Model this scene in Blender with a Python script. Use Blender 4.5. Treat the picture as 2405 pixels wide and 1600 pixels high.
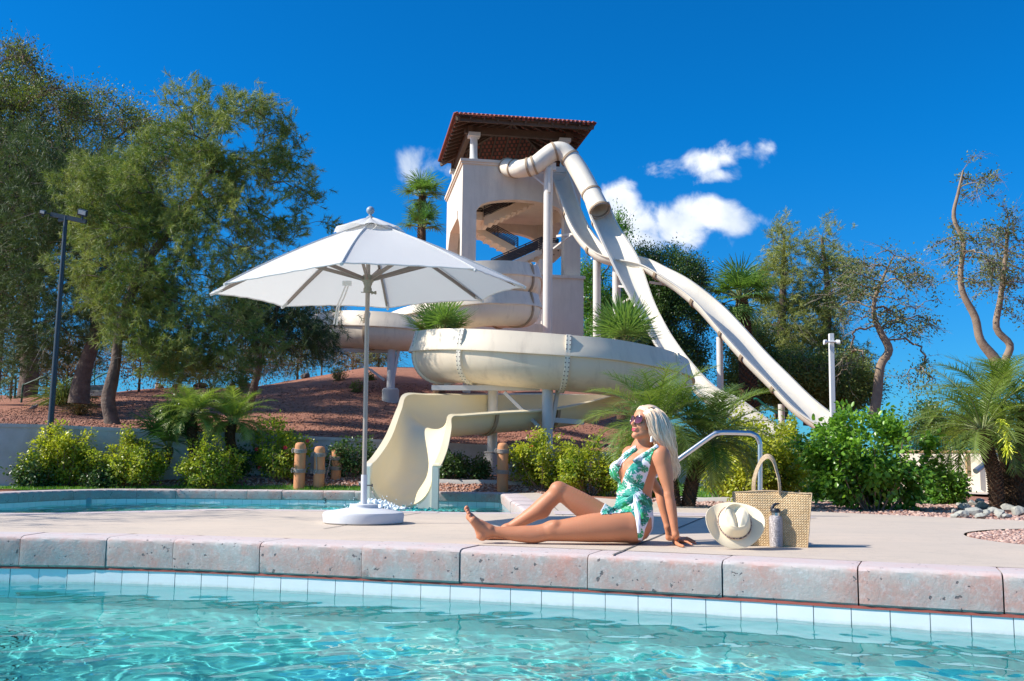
import bpy, math, random
import numpy as np
from mathutils import Matrix, Vector
for o in list(bpy.data.objects): bpy.data.objects.remove(o)
random.seed(7); RNG = np.random.default_rng(7)
SC = bpy.context.scene; COL = SC.collection
rad = math.radians
# ---------------------------------------------------------------- camera
F_PX = 2338.0; CX = 1202.5; CY = 800.0; CAM_H = 0.5
PITCH = rad(6.95); ROLL = rad(0.6)
Rm = Matrix.Rotation(rad(90)+PITCH, 3, 'X') @ Matrix.Rotation(ROLL, 3, 'Z')
cam = bpy.data.cameras.new('camera'); camo = bpy.data.objects.new('camera', cam); COL.objects.link(camo)
cam.sensor_width = 36; cam.lens = 36*F_PX/2405; cam.clip_end = 3000; cam.clip_start = .05
camo.matrix_world = Matrix.Translation((0, 0, CAM_H)) @ Rm.to_4x4()
SC.camera = camo
RN = np.array(Rm)
# ---------------------------------------------------------------- light
SUN_EL = rad(40); SUN_AZ = rad(8.5)      # from the left, a little towards the camera
sdir = Vector((-math.cos(SUN_EL)*math.cos(SUN_AZ), -math.cos(SUN_EL)*math.sin(SUN_AZ), math.sin(SUN_EL)))
sl = bpy.data.lights.new('sun', 'SUN'); sl.energy = 4.6; sl.angle = rad(.5); sl.color = (1, .945, .86)
so = bpy.data.objects.new('sun', sl); COL.objects.link(so)
so.rotation_euler = sdir.to_track_quat('Z', 'Y').to_euler()
w = bpy.data.worlds.new("World"); SC.world = w; w.use_nodes = True
nt = w.node_tree; nt.nodes.clear()
def N(t, ty, **k):
    n = t.nodes.new(ty)
    for a, b in k.items():
        if a.startswith('i_'):
            n.inputs[int(a[2:])].default_value = b
        else: setattr(n, a, b)
    return n
sky = N(nt, 'ShaderNodeTexSky', sky_type='NISHITA', sun_disc=False, sun_elevation=SUN_EL, air_density=1.0, dust_density=.15, ozone_density=3.0, altitude=600)
sky.sun_rotation = math.atan2(sdir.x, sdir.y)
tint = N(nt, 'ShaderNodeMix', data_type='RGBA', blend_type='MULTIPLY'); 
tint.inputs[7].default_value = (.01, .41, .75, 1)
hs = N(nt, 'ShaderNodeHueSaturation'); hs.inputs['Saturation'].default_value = 1.0
nt.links.new(sky.outputs[0], tint.inputs[6])
# deepest blue at right angles to the sun, paler towards it and opposite to it
tcs = N(nt, 'ShaderNodeTexCoord'); dts = N(nt, 'ShaderNodeVectorMath', operation='DOT_PRODUCT'); dts.inputs[1].default_value = tuple(sdir)
nt.links.new(tcs.outputs['Generated'], dts.inputs[0]); abs_ = N(nt, 'ShaderNodeMath', operation='ABSOLUTE'); nt.links.new(dts.outputs['Value'], abs_.inputs[0])
mrs = N(nt, 'ShaderNodeMapRange', interpolation_type='SMOOTHSTEP'); nt.links.new(abs_.outputs[0], mrs.inputs[0]); mrs.inputs[1].default_value = .52; mrs.inputs[2].default_value = .97; mrs.inputs[3].default_value = 1; mrs.inputs[4].default_value = 0
nt.links.new(mrs.outputs[0], tint.inputs[0])
sxyz = N(nt, 'ShaderNodeSeparateXYZ'); nt.links.new(tcs.outputs['Generated'], sxyz.inputs[0]); mz = N(nt, 'ShaderNodeMapRange', interpolation_type='SMOOTHSTEP'); nt.links.new(sxyz.outputs[2], mz.inputs[0])
mz.inputs[1].default_value = -.02; mz.inputs[2].default_value = .34; mz.inputs[3].default_value = .40; mz.inputs[4].default_value = 1
tz = N(nt, 'ShaderNodeMix', data_type='RGBA'); nt.links.new(mz.outputs[0], tz.inputs[0]); tz.inputs[6].default_value = (.15, .31, .43, 1); tz.inputs[7].default_value = (.01, .41, .75, 1); nt.links.new(tz.outputs[2], tint.inputs[7])
# clouds far out in the sky, by direction
tc = N(nt, 'ShaderNodeTexCoord')
def px_dir(x, y):
    d = RN @ np.array([(x-CX)/F_PX, -(y-CY)/F_PX, -1.0]); return d/np.linalg.norm(d)
CLOUDS = [  # x, y, half width, half height (pixels), strength
 (1570,392,60,30,.62),(1640,378,60,34,.68),(1700,362,70,30,.66),(1790,362,30,34,.5),(1690,412,46,18,.55),(1735,400,30,22,.4),
 (1560,530,130,52,.95),(1500,560,90,40,.95),(1700,520,105,32,.85),(1630,495,90,32,.85),(1450,470,48,50,.9),(1440,540,40,50,.85),
 (1775,460,22,34,.3),(975,385,52,60,.62),(1010,380,48,42,.6),(950,370,30,30,.4),(2030,665,95,36,.5),
 (1425,380,40,26,.1),(1865,512,26,18,.0)]
acc = None
nz = N(nt, 'ShaderNodeTexNoise'); nz.inputs['Scale'].default_value = 25; nz.inputs['Detail'].default_value = 9; nz.inputs['Roughness'].default_value = .57
nz.inputs['Distortion'].default_value = .35
nt.links.new(tc.outputs['Generated'], nz.inputs['Vector'])
for (x, y, rx, ry, st) in CLOUDS:
    d = px_dir(x, y); u = px_dir(x+50, y)-px_dir(x-50, y); u /= np.linalg.norm(u); v = np.cross(u, d)
    su = N(nt, 'ShaderNodeVectorMath', operation='SUBTRACT'); su.inputs[1].default_value = d
    nt.links.new(tc.outputs['Generated'], su.inputs[0])
    terms = []
    for ax, r in ((u, rx/F_PX), (v, ry/F_PX), (d, .12)):
        dt = N(nt, 'ShaderNodeVectorMath', operation='DOT_PRODUCT'); dt.inputs[1].default_value = ax/r
        nt.links.new(su.outputs[0], dt.inputs[0]); terms.append(dt)
    cb = N(nt, 'ShaderNodeCombineXYZ')
    for i, t in enumerate(terms): nt.links.new(t.outputs['Value'], cb.inputs[i])
    ln = N(nt, 'ShaderNodeVectorMath', operation='LENGTH'); nt.links.new(cb.outputs[0], ln.inputs[0])
    mr = N(nt, 'ShaderNodeMapRange', interpolation_type='SMOOTHSTEP'); nt.links.new(ln.outputs['Value'], mr.inputs[0])
    mr.inputs[1].default_value = 2.05; mr.inputs[2].default_value = 0; mr.inputs[3].default_value = 0; mr.inputs[4].default_value = st*1.1
    if acc is None: acc = mr.outputs[0]
    else:
        mx = N(nt, 'ShaderNodeMath', operation='MAXIMUM'); nt.links.new(acc, mx.inputs[0]); nt.links.new(mr.outputs[0], mx.inputs[1]); acc = mx.outputs[0]
nn = N(nt, 'ShaderNodeMapRange'); nt.links.new(nz.outputs['Fac'], nn.inputs[0])
nn.inputs[1].default_value = .3; nn.inputs[2].default_value = .7; nn.inputs[3].default_value = -.52; nn.inputs[4].default_value = .175
ad = N(nt, 'ShaderNodeMath', operation='ADD'); nt.links.new(acc, ad.inputs[0]); nt.links.new(nn.outputs[0], ad.inputs[1])
cm = N(nt, 'ShaderNodeMapRange', interpolation_type='SMOOTHSTEP'); nt.links.new(ad.outputs[0], cm.inputs[0])
cm.inputs[1].default_value = .18; cm.inputs[2].default_value = .74; cm.inputs[3].default_value = 0; cm.inputs[4].default_value = .9
cc = N(nt, 'ShaderNodeMix', data_type='RGBA'); cn_ = N(nt, 'ShaderNodeTexNoise'); cn_.inputs['Scale'].default_value = 14; cn_.inputs['Detail'].default_value = 6; nt.links.new(tc.outputs['Generated'], cn_.inputs['Vector']); cmr = N(nt, 'ShaderNodeMapRange'); nt.links.new(cn_.outputs['Fac'], cmr.inputs[0]); cmr.inputs[1].default_value = .38; cmr.inputs[2].default_value = .58; nt.links.new(cmr.outputs[0], cc.inputs[0])
cc.inputs[6].default_value = (3.1, 3.6, 4.4, 1); cc.inputs[7].default_value = (5.6, 5.7, 5.8, 1)
cmx = N(nt, 'ShaderNodeMix', data_type='RGBA'); nt.links.new(cm.outputs[0], cmx.inputs[0])
nt.links.new(tint.outputs[2], cmx.inputs[6]); nt.links.new(cc.outputs[2], cmx.inputs[7])
bg = N(nt, 'ShaderNodeBackground'); bg.inputs[1].default_value = .15
nt.links.new(cmx.outputs[2], bg.inputs[0])
wo = N(nt, 'ShaderNodeOutputWorld'); nt.links.new(bg.outputs[0], wo.inputs[0])
SC.view_settings.view_transform = 'Standard'; SC.view_settings.look = 'None'; SC.view_settings.exposure = 0.56; SC.view_settings.gamma = 1
# ---------------------------------------------------------------- placing
def P(x, y, D):
    """point seen at photo pixel x, y whose world Y is D"""
    d = RN @ np.array([(x-CX)/F_PX, -(y-CY)/F_PX, -1.0])
    t = D/d[1]; return np.array([d[0]*t, D, CAM_H+d[2]*t])
def G(x, y, z=0.0):
    d = RN @ np.array([(x-CX)/F_PX, -(y-CY)/F_PX, -1.0]); t = (z-CAM_H)/d[2]
    return np.array([d[0]*t, d[1]*t, z])
# ---------------------------------------------------------------- mesh helpers
def wm(o):
    m = Matrix.LocRotScale(o.location, o.rotation_euler, o.scale)
    return wm(o.parent) @ o.matrix_parent_inverse @ m if o.parent else m
def mk(name, V, Fq, mat=None, parent=None, smooth=False, attr=None, loc=None):
    V = np.asarray(V, dtype=np.float32).reshape(-1, 3)
    me = bpy.data.meshes.new(name)
    if isinstance(Fq, np.ndarray):
        Fq = np.ascontiguousarray(Fq, dtype=np.int32); n, k = Fq.shape
        me.vertices.add(len(V)); me.vertices.foreach_set('co', V.ravel())
        me.loops.add(n*k); me.loops.foreach_set('vertex_index', Fq.ravel())
        me.polygons.add(n); me.polygons.foreach_set('loop_start', np.arange(0, n*k, k, dtype=np.int32))
        me.polygons.foreach_set('loop_total', np.full(n, k, dtype=np.int32))
        me.update(calc_edges=True)
    else:
        me.from_pydata([tuple(map(float, v)) for v in V], [], [tuple(int(i) for i in f) for f in Fq]); me.update()
    if smooth: me.polygons.foreach_set('use_smooth', np.ones(len(me.polygons), dtype=bool))
    if attr:
        for an, av in attr.items():
            av = np.asarray(av, dtype=np.float32)
            if av.ndim == 1:
                a = me.attributes.new(an, 'FLOAT', 'POINT'); a.data.foreach_set('value', av)
            else:
                a = me.attributes.new(an, 'FLOAT_COLOR', 'POINT'); a.data.foreach_set('color', av.ravel())
    if mat: me.materials.append(mat)
    o = bpy.data.objects.new(name, me); COL.objects.link(o)
    if parent is not None: o.parent = parent; o.matrix_parent_inverse = wm(parent).inverted()
    return o
class MB:
    def __init__(s): s.V = []; s.F = []; s.n = 0
    def add(s, V, Fs):
        V = [tuple(map(float, v)) for v in V]; s.V += V; s.F += [tuple(int(i)+s.n for i in f) for f in Fs]; s.n += len(V); return s
    def box(s, c, size, ax=None, M=None):
        c = np.array(c, float); hx, hy, hz = np.array(size, float)/2
        A = np.eye(3) if ax is None else np.array(ax, float)
        vs = [c+A[0]*i*hx+A[1]*j*hy+A[2]*k*hz for i in (-1, 1) for j in (-1, 1) for k in (-1, 1)]
        return s.add(vs, [(0,1,3,2),(4,6,7,5),(0,4,5,1),(2,3,7,6),(0,2,6,4),(1,5,7,3)])
    def bar(s, a, b, wd, th, up=(0,0,1)):
        a = np.array(a, float); b = np.array(b, float); d = b-a; L = np.linalg.norm(d); d /= L
        up = np.array(up, float); sd = np.cross(d, up)
        if np.linalg.norm(sd) < 1e-4: sd = np.cross(d, (1, 0, 0))
        sd /= np.linalg.norm(sd); u = np.cross(sd, d)
        return s.box((a+b)/2, (L, wd, th), (d, sd, u))
    def tube(s, pts, r, n=10, caps=True, up=None, sq=None):
        pts = np.array(pts, float); m = len(pts); r = np.broadcast_to(np.array(r, float), (m,))
        T = np.gradient(pts, axis=0); T /= np.linalg.norm(T, axis=1)[:, None]+1e-12
        a = np.array([0, 0, 1.]) if abs(T[0][2]) < .9 else np.array([1., 0, 0])
        u = np.cross(T[0], a); u /= np.linalg.norm(u); V = []
        for i in range(m):
            u = u-T[i]*u.dot(T[i]); u /= np.linalg.norm(u)+1e-12; v = np.cross(T[i], u)
            for k in range(n):
                t = 2*math.pi*k/n; V.append(pts[i]+r[i]*(math.cos(t)*u+math.sin(t)*v))
        Fs = [(i*n+k, i*n+(k+1) % n, (i+1)*n+(k+1) % n, (i+1)*n+k) for i in range(m-1) for k in range(n)]
        if caps: Fs += [tuple(range(n-1, -1, -1)), tuple((m-1)*n+k for k in range(n))]
        return s.add(V, Fs)
    def lathe(s, prof, c=(0,0,0), n=32, ax=None, caps=True):
        c = np.array(c, float); A = np.eye(3) if ax is None else np.array(ax, float); m = len(prof)
        V = [c+A[0]*r*math.cos(2*math.pi*k/n)+A[1]*r*math.sin(2*math.pi*k/n)+A[2]*z for r, z in prof for k in range(n)]
        Fs = [(i*n+k, i*n+(k+1) % n, (i+1)*n+(k+1) % n, (i+1)*n+k) for i in range(m-1) for k in range(n)]
        if caps: Fs += [tuple(range(n-1, -1, -1)), tuple((m-1)*n+k for k in range(n))]
        return s.add(V, Fs)
    def build(s, name, mat, parent=None, smooth=False, bevel=0):
        o = mk(name, s.V, s.F, mat, parent, smooth)
        if bevel:
            b = o.modifiers.new('bevel', 'BEVEL'); b.width = bevel; b.segments = 2; b.limit_method = 'ANGLE'
        return o
class TB:
    """many thin tubes in one mesh, built in bulk"""
    def __init__(s): s.g = {}; s.k = {}
    def tube(s, pts, r, n=5, caps=False):
        pts = np.asarray(pts, float); r = np.broadcast_to(np.asarray(r, float), (len(pts),)); s.g.setdefault((len(pts), n), []).append((pts, r)); return s
    def build(s, name, mat, parent=None, smooth=True):
        Vs, Fs, o = [], [], 0
        for (m, n), L in s.g.items():
            Pp = np.stack([a for a, _ in L]); R = np.stack([b for _, b in L]); T = np.gradient(Pp, axis=1); T /= np.linalg.norm(T, axis=2, keepdims=True)+1e-12
            ref = np.where(np.abs(T[:, :1, 2:3]) < .9, np.array([0, 0, 1.]), np.array([1., 0, 0])); ref = np.broadcast_to(ref, T.shape); u = np.cross(T, ref); u /= np.linalg.norm(u, axis=2, keepdims=True)+1e-12; v = np.cross(T, u)
            an = 2*math.pi*np.arange(n)/n; V = Pp[:, :, None, :]+R[:, :, None, None]*(np.cos(an)[None, None, :, None]*u[:, :, None, :]+np.sin(an)[None, None, :, None]*v[:, :, None, :])
            i = np.arange(m-1)[:, None]*n; k = np.arange(n)[None]; q = np.stack([i+k, i+(k+1) % n, i+n+(k+1) % n, i+n+k], -1).reshape(-1, 4); N_ = len(L)
            Fs.append((np.arange(N_)[:, None, None]*m*n+q[None]).reshape(-1, 4)+o); Vs.append(V.reshape(-1, 3)); o += N_*m*n
        return mk(name, np.concatenate(Vs), np.concatenate(Fs), mat, parent, smooth=smooth)
def autosmooth(o, ang=40):
    me = o.data
    me.polygons.foreach_set('use_smooth', np.ones(len(me.polygons), dtype=bool))
    me.set_sharp_from_angle(angle=rad(ang)); return o
def tag(o, label=None, cat=None, group=None, kind=None):
    if label: o['label'] = label
    if cat: o['category'] = cat
    if group: o['group'] = group
    if kind: o['kind'] = kind
    return o
def empty(name, loc, label=None, cat=None, group=None):
    o = bpy.data.objects.new(name, None); COL.objects.link(o); o.location = tuple(map(float, loc)); o.empty_display_size = .1
    return tag(o, label, cat, group)
def copy_tree(o, parent=None):
    c = o.copy(); COL.objects.link(c); c.parent = parent
    for ch in list(o.children):
        copy_tree(ch, c)
    return c
def crom(pts, n):
    """catmull-rom through pts (any dimension), n samples a span"""
    p = np.array(pts, float); p = np.vstack([2*p[0]-p[1], p, 2*p[-1]-p[-2]]); out = []
    for i in range(1, len(p)-2):
        for t in np.linspace(0, 1, n, endpoint=False):
            a, b, c, d = p[i-1], p[i], p[i+1], p[i+2]
            out.append(.5*((2*b)+(c-a)*t+(2*a-5*b+4*c-d)*t*t+(3*b-a-3*c+d)*t**3))
    out.append(p[-2]); return np.array(out)
# ---------------------------------------------------------------- materials
def mat(name, col, rough=.6, metal=0, noise=None, bump=None, spec=.5, col2=None, coord='Object', **k):
    """principled; noise=(scale, amount, detail) mixes col with col2, bump=(scale, strength, distance)"""
    m = bpy.data.materials.new(name); m.use_nodes = True; t = m.node_tree; b = t.nodes['Principled BSDF']
    c4 = (*col, 1); b.inputs['Base Color'].default_value = c4; b.inputs['Roughness'].default_value = rough; b.inputs['Metallic'].default_value = metal
    b.inputs['Specular IOR Level'].default_value = spec
    tc = N(t, 'ShaderNodeTexCoord')
    if noise:
        nz = N(t, 'ShaderNodeTexNoise'); nz.inputs['Scale'].default_value = noise[0]; nz.inputs['Detail'].default_value = noise[2] if len(noise) > 2 else 6
        nz.inputs['Roughness'].default_value = .6
        t.links.new(tc.outputs[coord], nz.inputs['Vector'])
        mr = N(t, 'ShaderNodeMapRange'); t.links.new(nz.outputs['Fac'], mr.inputs[0]); mr.inputs[1].default_value = .32; mr.inputs[2].default_value = .68
        mr.inputs[4].default_value = noise[1]
        mx = N(t, 'ShaderNodeMix', data_type='RGBA'); t.links.new(mr.outputs[0], mx.inputs[0]); mx.inputs[6].default_value = c4
        mx.inputs[7].default_value = (*(col2 or tuple(x*.6 for x in col)), 1); t.links.new(mx.outputs[2], b.inputs['Base Color'])
    if bump:
        bz = N(t, 'ShaderNodeTexNoise'); bz.inputs['Scale'].default_value = bump[0]; bz.inputs['Detail'].default_value = 5
        t.links.new(tc.outputs[coord], bz.inputs['Vector'])
        bp = N(t, 'ShaderNodeBump'); bp.inputs['Strength'].default_value = bump[1]; bp.inputs['Distance'].default_value = bump[2]
        t.links.new(bz.outputs['Fac'], bp.inputs['Height']); t.links.new(bp.outputs[0], b.inputs['Normal'])
    for a, v in k.items(): b.inputs[a.replace('_', ' ')].default_value = v
    return m
def mixcol(t, fac, a, b):
    mx = N(t, 'ShaderNodeMix', data_type='RGBA')
    for s, i in ((fac, 0), (a, 6), (b, 7)):
        if isinstance(s, bpy.types.NodeSocket): t.links.new(s, mx.inputs[i])
        elif isinstance(s, (int, float)): mx.inputs[i].default_value = s
        else: mx.inputs[i].default_value = (*s, 1)
    return mx.outputs[2]
def noise(t, vec, scale, detail=6, rough=.6, lo=.35, hi=.65, dist=0, typ='noise'):
    if typ == 'voronoi':
        n = N(t, 'ShaderNodeTexVoronoi'); n.inputs['Scale'].default_value = scale; out = n.outputs['Distance']
    else:
        n = N(t, 'ShaderNodeTexNoise'); n.inputs['Scale'].default_value = scale; n.inputs['Detail'].default_value = detail; n.inputs['Roughness'].default_value = rough
        n.inputs['Distortion'].default_value = dist; out = n.outputs['Fac']
    t.links.new(vec, n.inputs['Vector'])
    mr = N(t, 'ShaderNodeMapRange'); t.links.new(out, mr.inputs[0]); mr.inputs[1].default_value = lo; mr.inputs[2].default_value = hi
    return mr.outputs[0]
def bumpn(t, b, h, strength, dist):
    bp = N(t, 'ShaderNodeBump'); bp.inputs['Strength'].default_value = strength; bp.inputs['Distance'].default_value = dist
    t.links.new(h, bp.inputs['Height']); t.links.new(bp.outputs[0], b.inputs['Normal']); return bp
def math_(t, op, a, b=None):
    n = N(t, 'ShaderNodeMath', operation=op)
    for i, s in enumerate((a, b)):
        if s is None: continue
        if isinstance(s, bpy.types.NodeSocket): t.links.new(s, n.inputs[i])
        else: n.inputs[i].default_value = s
    return n.outputs[0]
def newmat(name):
    m = bpy.data.materials.new(name); m.use_nodes = True; t = m.node_tree
    return m, t, t.nodes['Principled BSDF'], N(t, 'ShaderNodeTexCoord')
# ================================================================ pools, deck, ground
def arc_resample(p, step):
    p = np.array(p, float); d = np.r_[0, np.cumsum(np.linalg.norm(np.diff(p, axis=0), axis=1))]
    n = max(2, int(d[-1]/step)); s = np.linspace(0, d[-1], n+1)
    return np.stack([np.interp(s, d, p[:, i]) for i in range(p.shape[1])], 1)
def normals2(p):
    T = np.gradient(p, axis=0); T /= np.linalg.norm(T, axis=1)[:, None]; return np.stack([-T[:, 1], T[:, 0]], 1)   # left of travel
def inside(poly, X, Y):
    p = np.asarray(poly, float); xi, yi = p[:, 0], p[:, 1]; xj, yj = np.roll(xi, 1), np.roll(yi, 1); dy = yj-yi; dy = np.where(dy == 0, 1e-12, dy); sl = (xj-xi)/dy
    Xf = np.asarray(X, float); r = np.zeros(Xf.shape, bool); bb = (Xf > xi.min()) & (Xf < xi.max()) & (Y > yi.min()) & (Y < yi.max()); x, y = Xf[bb], np.asarray(Y, float)[bb]; out = np.zeros(len(x), bool)
    for s0 in range(0, len(x), 4096):
        a, b = x[s0:s0+4096, None], y[s0:s0+4096, None]; out[s0:s0+4096] = (((yi > b) != (yj > b)) & (a < sl*(b-yi)+xi)).sum(1) % 2 == 1
    r[bb] = out; return r
NEAR_EDGE = arc_resample(crom([(-9,5.3),(-7,5.9),(-5,6.28),(-3.17,6.42),(-2.18,6.33),(-.90,5.98),(.3,5.60),(1.12,5.30),(1.75,5.03),(2.37,4.79),(3.4,4.38),(5,3.7),(8,2.2),(10,1)], 12), .05)
FAR_POLY = [(-12,9.0),(-8,8.9),(-4.6,9.1),(-3.6,9.6),(-2.7,10.2),(-.9,10.05),(-.12,10.05),(.12,10.3),(.12,10.9),(.0,13.0),(-.16,15.8),(-.3,16.25),(-1,16.35),(-2.4,16.35),(-4.0,16.35),(-5.8,16.25),(-6.6,15.7),(-7.1,14.0),(-7.3,13.3),(-9,12.6),(-12,12.3)]
FAR_EDGE = arc_resample(crom(FAR_POLY, 8), .05)
Z_CB, Z_TB = -.19, -.375
# materials
def m_coping():
    m, t, b, tc = newmat('coping stone'); v = tc.outputs['Object']
    a = noise(t, v, 2.2, 8, .65, .38, .62); c1 = mixcol(t, a, (.44,.335,.295), (.40,.395,.375))
    p = noise(t, v, 5, 8, .72, .46, .70); c2 = mixcol(t, p, c1, (.52,.26,.21)); dk = noise(t, v, 3.1, 8, .75, .55, .75); c2 = mixcol(t, math_(t, 'MULTIPLY', dk, .55), c2, (.27,.23,.22))
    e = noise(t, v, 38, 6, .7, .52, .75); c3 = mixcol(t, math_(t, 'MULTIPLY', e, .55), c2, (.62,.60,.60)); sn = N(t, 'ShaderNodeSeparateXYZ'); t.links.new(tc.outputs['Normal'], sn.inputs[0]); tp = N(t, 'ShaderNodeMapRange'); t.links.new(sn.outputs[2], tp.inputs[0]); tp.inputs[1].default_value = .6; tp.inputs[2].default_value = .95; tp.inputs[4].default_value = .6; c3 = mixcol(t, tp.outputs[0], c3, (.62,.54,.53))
    pit = noise(t, v, 27, 3, .5, .30, .335, 0); c4 = mixcol(t, pit, (.14,.12,.12), c3)
    t.links.new(c4, b.inputs['Base Color']); b.inputs['Roughness'].default_value = .85
    h = math_(t, 'ADD', noise(t, v, 60, 8, .7, .2, .8), math_(t, 'MULTIPLY', pit, 1.6))
    bumpn(t, b, h, .45, .004); return m
M_COP = m_coping()
def m_deck():
    m, t, b, tc = newmat('salt finish concrete'); v = tc.outputs['Object']
    a = noise(t, v, .7, 6, .6, .35, .68); c = mixcol(t, a, (.63,.515,.405), (.53,.45,.365))
    mp = N(t, 'ShaderNodeMapping'); mp.inputs['Scale'].default_value = (.8, 9, 1); t.links.new(v, mp.inputs[0])
    s = noise(t, mp.outputs[0], 1.2, 5, .6, .5, .75); c = mixcol(t, math_(t, 'MULTIPLY', s, .25), c, (.38,.34,.31))
    g = noise(t, v, 110, 4, .7, .3, .7); c = mixcol(t, math_(t, 'MULTIPLY', g, .35), c, (.40,.34,.29))
    cr_ = noise(t, v, 1.1, 10, .75, .49, .50); cr2 = noise(t, v, 1.1, 10, .75, .50, .51); ck = math_(t, 'SUBTRACT', cr_, cr2); c = mixcol(t, math_(t, 'MULTIPLY', ck, .22), c, (.2,.17,.15))
    st = noise(t, v, 5, 7, .7, .60, .74); c = mixcol(t, math_(t, 'MULTIPLY', st, .5), c, (.36,.31,.28))
    t.links.new(c, b.inputs['Base Color']); b.inputs['Roughness'].default_value = .9
    bumpn(t, b, noise(t, v, 90, 6, .7, .2, .8), .35, .004); return m
M_DECK = m_deck()
def m_gravel(c1, c2, c3):
    m, t, b, tc = newmat('crushed granite'); v = tc.outputs['Object']
    vo = N(t, 'ShaderNodeTexVoronoi'); vo.inputs['Scale'].default_value = 26; t.links.new(v, vo.inputs['Vector'])
    sp = N(t, 'ShaderNodeSeparateColor'); t.links.new(vo.outputs['Color'], sp.inputs[0])
    c = mixcol(t, sp.outputs[0], c1, c2); n1 = noise(t, v, .5, 6, .65, .4, .62); c = mixcol(t, n1, c, c3)
    n2 = noise(t, v, 9, 6, .7, .5, .8); c = mixcol(t, math_(t, 'MULTIPLY', n2, .5), c, tuple(x*1.25 for x in c1))
    t.links.new(c, b.inputs['Base Color']); b.inputs['Roughness'].default_value = .95
    h = math_(t, 'ADD', math_(t, 'MULTIPLY', vo.outputs['Distance'], -1.0), noise(t, v, 5, 8, .7, .2, .8))
    bumpn(t, b, h, .6, .02); return m
M_GRAVEL = m_gravel((.41,.185,.11), (.24,.10,.06), (.29,.115,.07))
M_TILE, t_, b_, tc_ = newmat('pale blue tile')
c_ = mixcol(t_, noise(t_, tc_.outputs['Object'], 3, 5, .6, .35, .65), (.82,.83,.80), (.72,.77,.77)); sx_ = N(t_, 'ShaderNodeSeparateXYZ'); t_.links.new(tc_.outputs['Object'], sx_.inputs[0]); ml_ = N(t_, 'ShaderNodeMapRange'); t_.links.new(sx_.outputs[2], ml_.inputs[0]); ml_.inputs[1].default_value = -.262; ml_.inputs[2].default_value = -.280; c_ = mixcol(t_, math_(t_, 'MULTIPLY', ml_.outputs[0], math_(t_, 'MULTIPLY', noise(t_, tc_.outputs['Object'], 14, 6, .7, .3, .6), .6)), c_, (.50,.56,.50)); t_.links.new(c_, b_.inputs['Base Color']); b_.inputs['Roughness'].default_value = .12
M_GROUT = mat('grey grout', (.30,.33,.33), .9)
M_RED = mat('red sealant', (.36,.085,.06), .8, noise=(8,.6,6), bump=(30,.5,.004))
def m_plaster():
    m, t, b, tc = newmat('pool plaster'); v = tc.outputs['Object']
    c = mixcol(t, noise(t, v, 1.2, 6, .6, .3, .7), (.15,.66,.62), (.10,.56,.54)); t.links.new(c, b.inputs['Base Color']); b.inputs['Roughness'].default_value = .9
    return m
M_PLASTER = m_plaster()
def ribbon(name, edge, prof, mats, closed=False, kind='structure', out=None, stepfn=None):
    """sweep a profile (offset outwards from the water, z) along an edge polyline"""
    nrm = normals2(edge); V = []; m = len(prof)
    for p, n in zip(edge, nrm):
        for o_, z in prof: V.append((p[0]+n[0]*o_, p[1]+n[1]*o_, z))
    Fs = [(i*m+k, i*m+k+1, (i+1)*m+k+1, (i+1)*m+k) for i in range(len(edge)-1) for k in range(m-1)]
    return V, Fs
def coping(name, edge, W, zb, blk, seed, label, joints=None):
    """coping stones with rounded noses, one by one along the edge, all in the setting's coping"""
    r = random.Random(seed); d = np.r_[0, np.cumsum(np.linalg.norm(np.diff(edge, axis=0), axis=1))]; nrm = normals2(edge)
    mb = MB(); s = 0; L = d[-1]
    prof0 = [(W,-.02),(W,.002),(.05,.003),(.018,-.003),(.003,-.016),(-.001,-.035),(-.001,(zb-.035)/2),(.0,zb+.012),(.012,zb),(.10,zb)]
    while s < L:
        l = blk*r.uniform(.8, 1.2); e = min(L, s+l); g = .0022*r.uniform(.6, 1.8)
        if joints is not None:
            nx_ = [j for j in joints if j > s+.02]; e = min(L, nx_[0]) if nx_ and nx_[0]-s < 1.1 else e
            if nx_ and e == min(L, s+l) and 0 < nx_[0]-e < .3: e = nx_[0]
        n = max(3, int((e-s)/.035))
        dz = r.uniform(-.004, .002); dn = r.uniform(-.004, .004); base = mb.n; k = len(prof0)
        ss = np.linspace(s+g, e-g, n)
        for q in ss:
            x = np.interp(q, d, edge[:, 0]); y = np.interp(q, d, edge[:, 1]); nx = np.interp(q, d, nrm[:, 0]); ny = np.interp(q, d, nrm[:, 1])
            ed = min(q-s, e-q); sh = .0045*math.exp(-ed/.007)
            for j, (o_, z) in enumerate(prof0):
                jit = (math.sin(q*37+j*2)+math.sin(q*91+j*5))*.0014 if 2 <= j <= 8 else 0
                oo = o_+dn+jit+(sh if 3 <= j <= 7 else 0)
                mb.V.append((x+nx*oo, y+ny*oo, z+(dz-sh*.6 if 1 <= j <= 4 else 0))); mb.n += 1
        mb.F += [(base+i*k+j, base+i*k+j+1, base+(i+1)*k+j+1, base+(i+1)*k+j) for i in range(n-1) for j in range(k-1)]
        mb.F += [tuple(base+j for j in range(k)), tuple(base+(n-1)*k+j for j in range(k-1, -1, -1))]
        s = e
    # dark joint filler behind
    rb = edge+nrm*.02; V, Fs = ribbon('x', edge, [(W-.01,-.012),(.05,-.012),(.02,-.05),(.02,zb+.02)], None)
    o = mb.build(name, M_COP); autosmooth(o, 35); tag(o, kind='structure')
    j = mk('coping_joint', V, Fs, mat('dark joint', (.07,.065,.06), .95)); tag(j, kind='structure')
    return o
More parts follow.
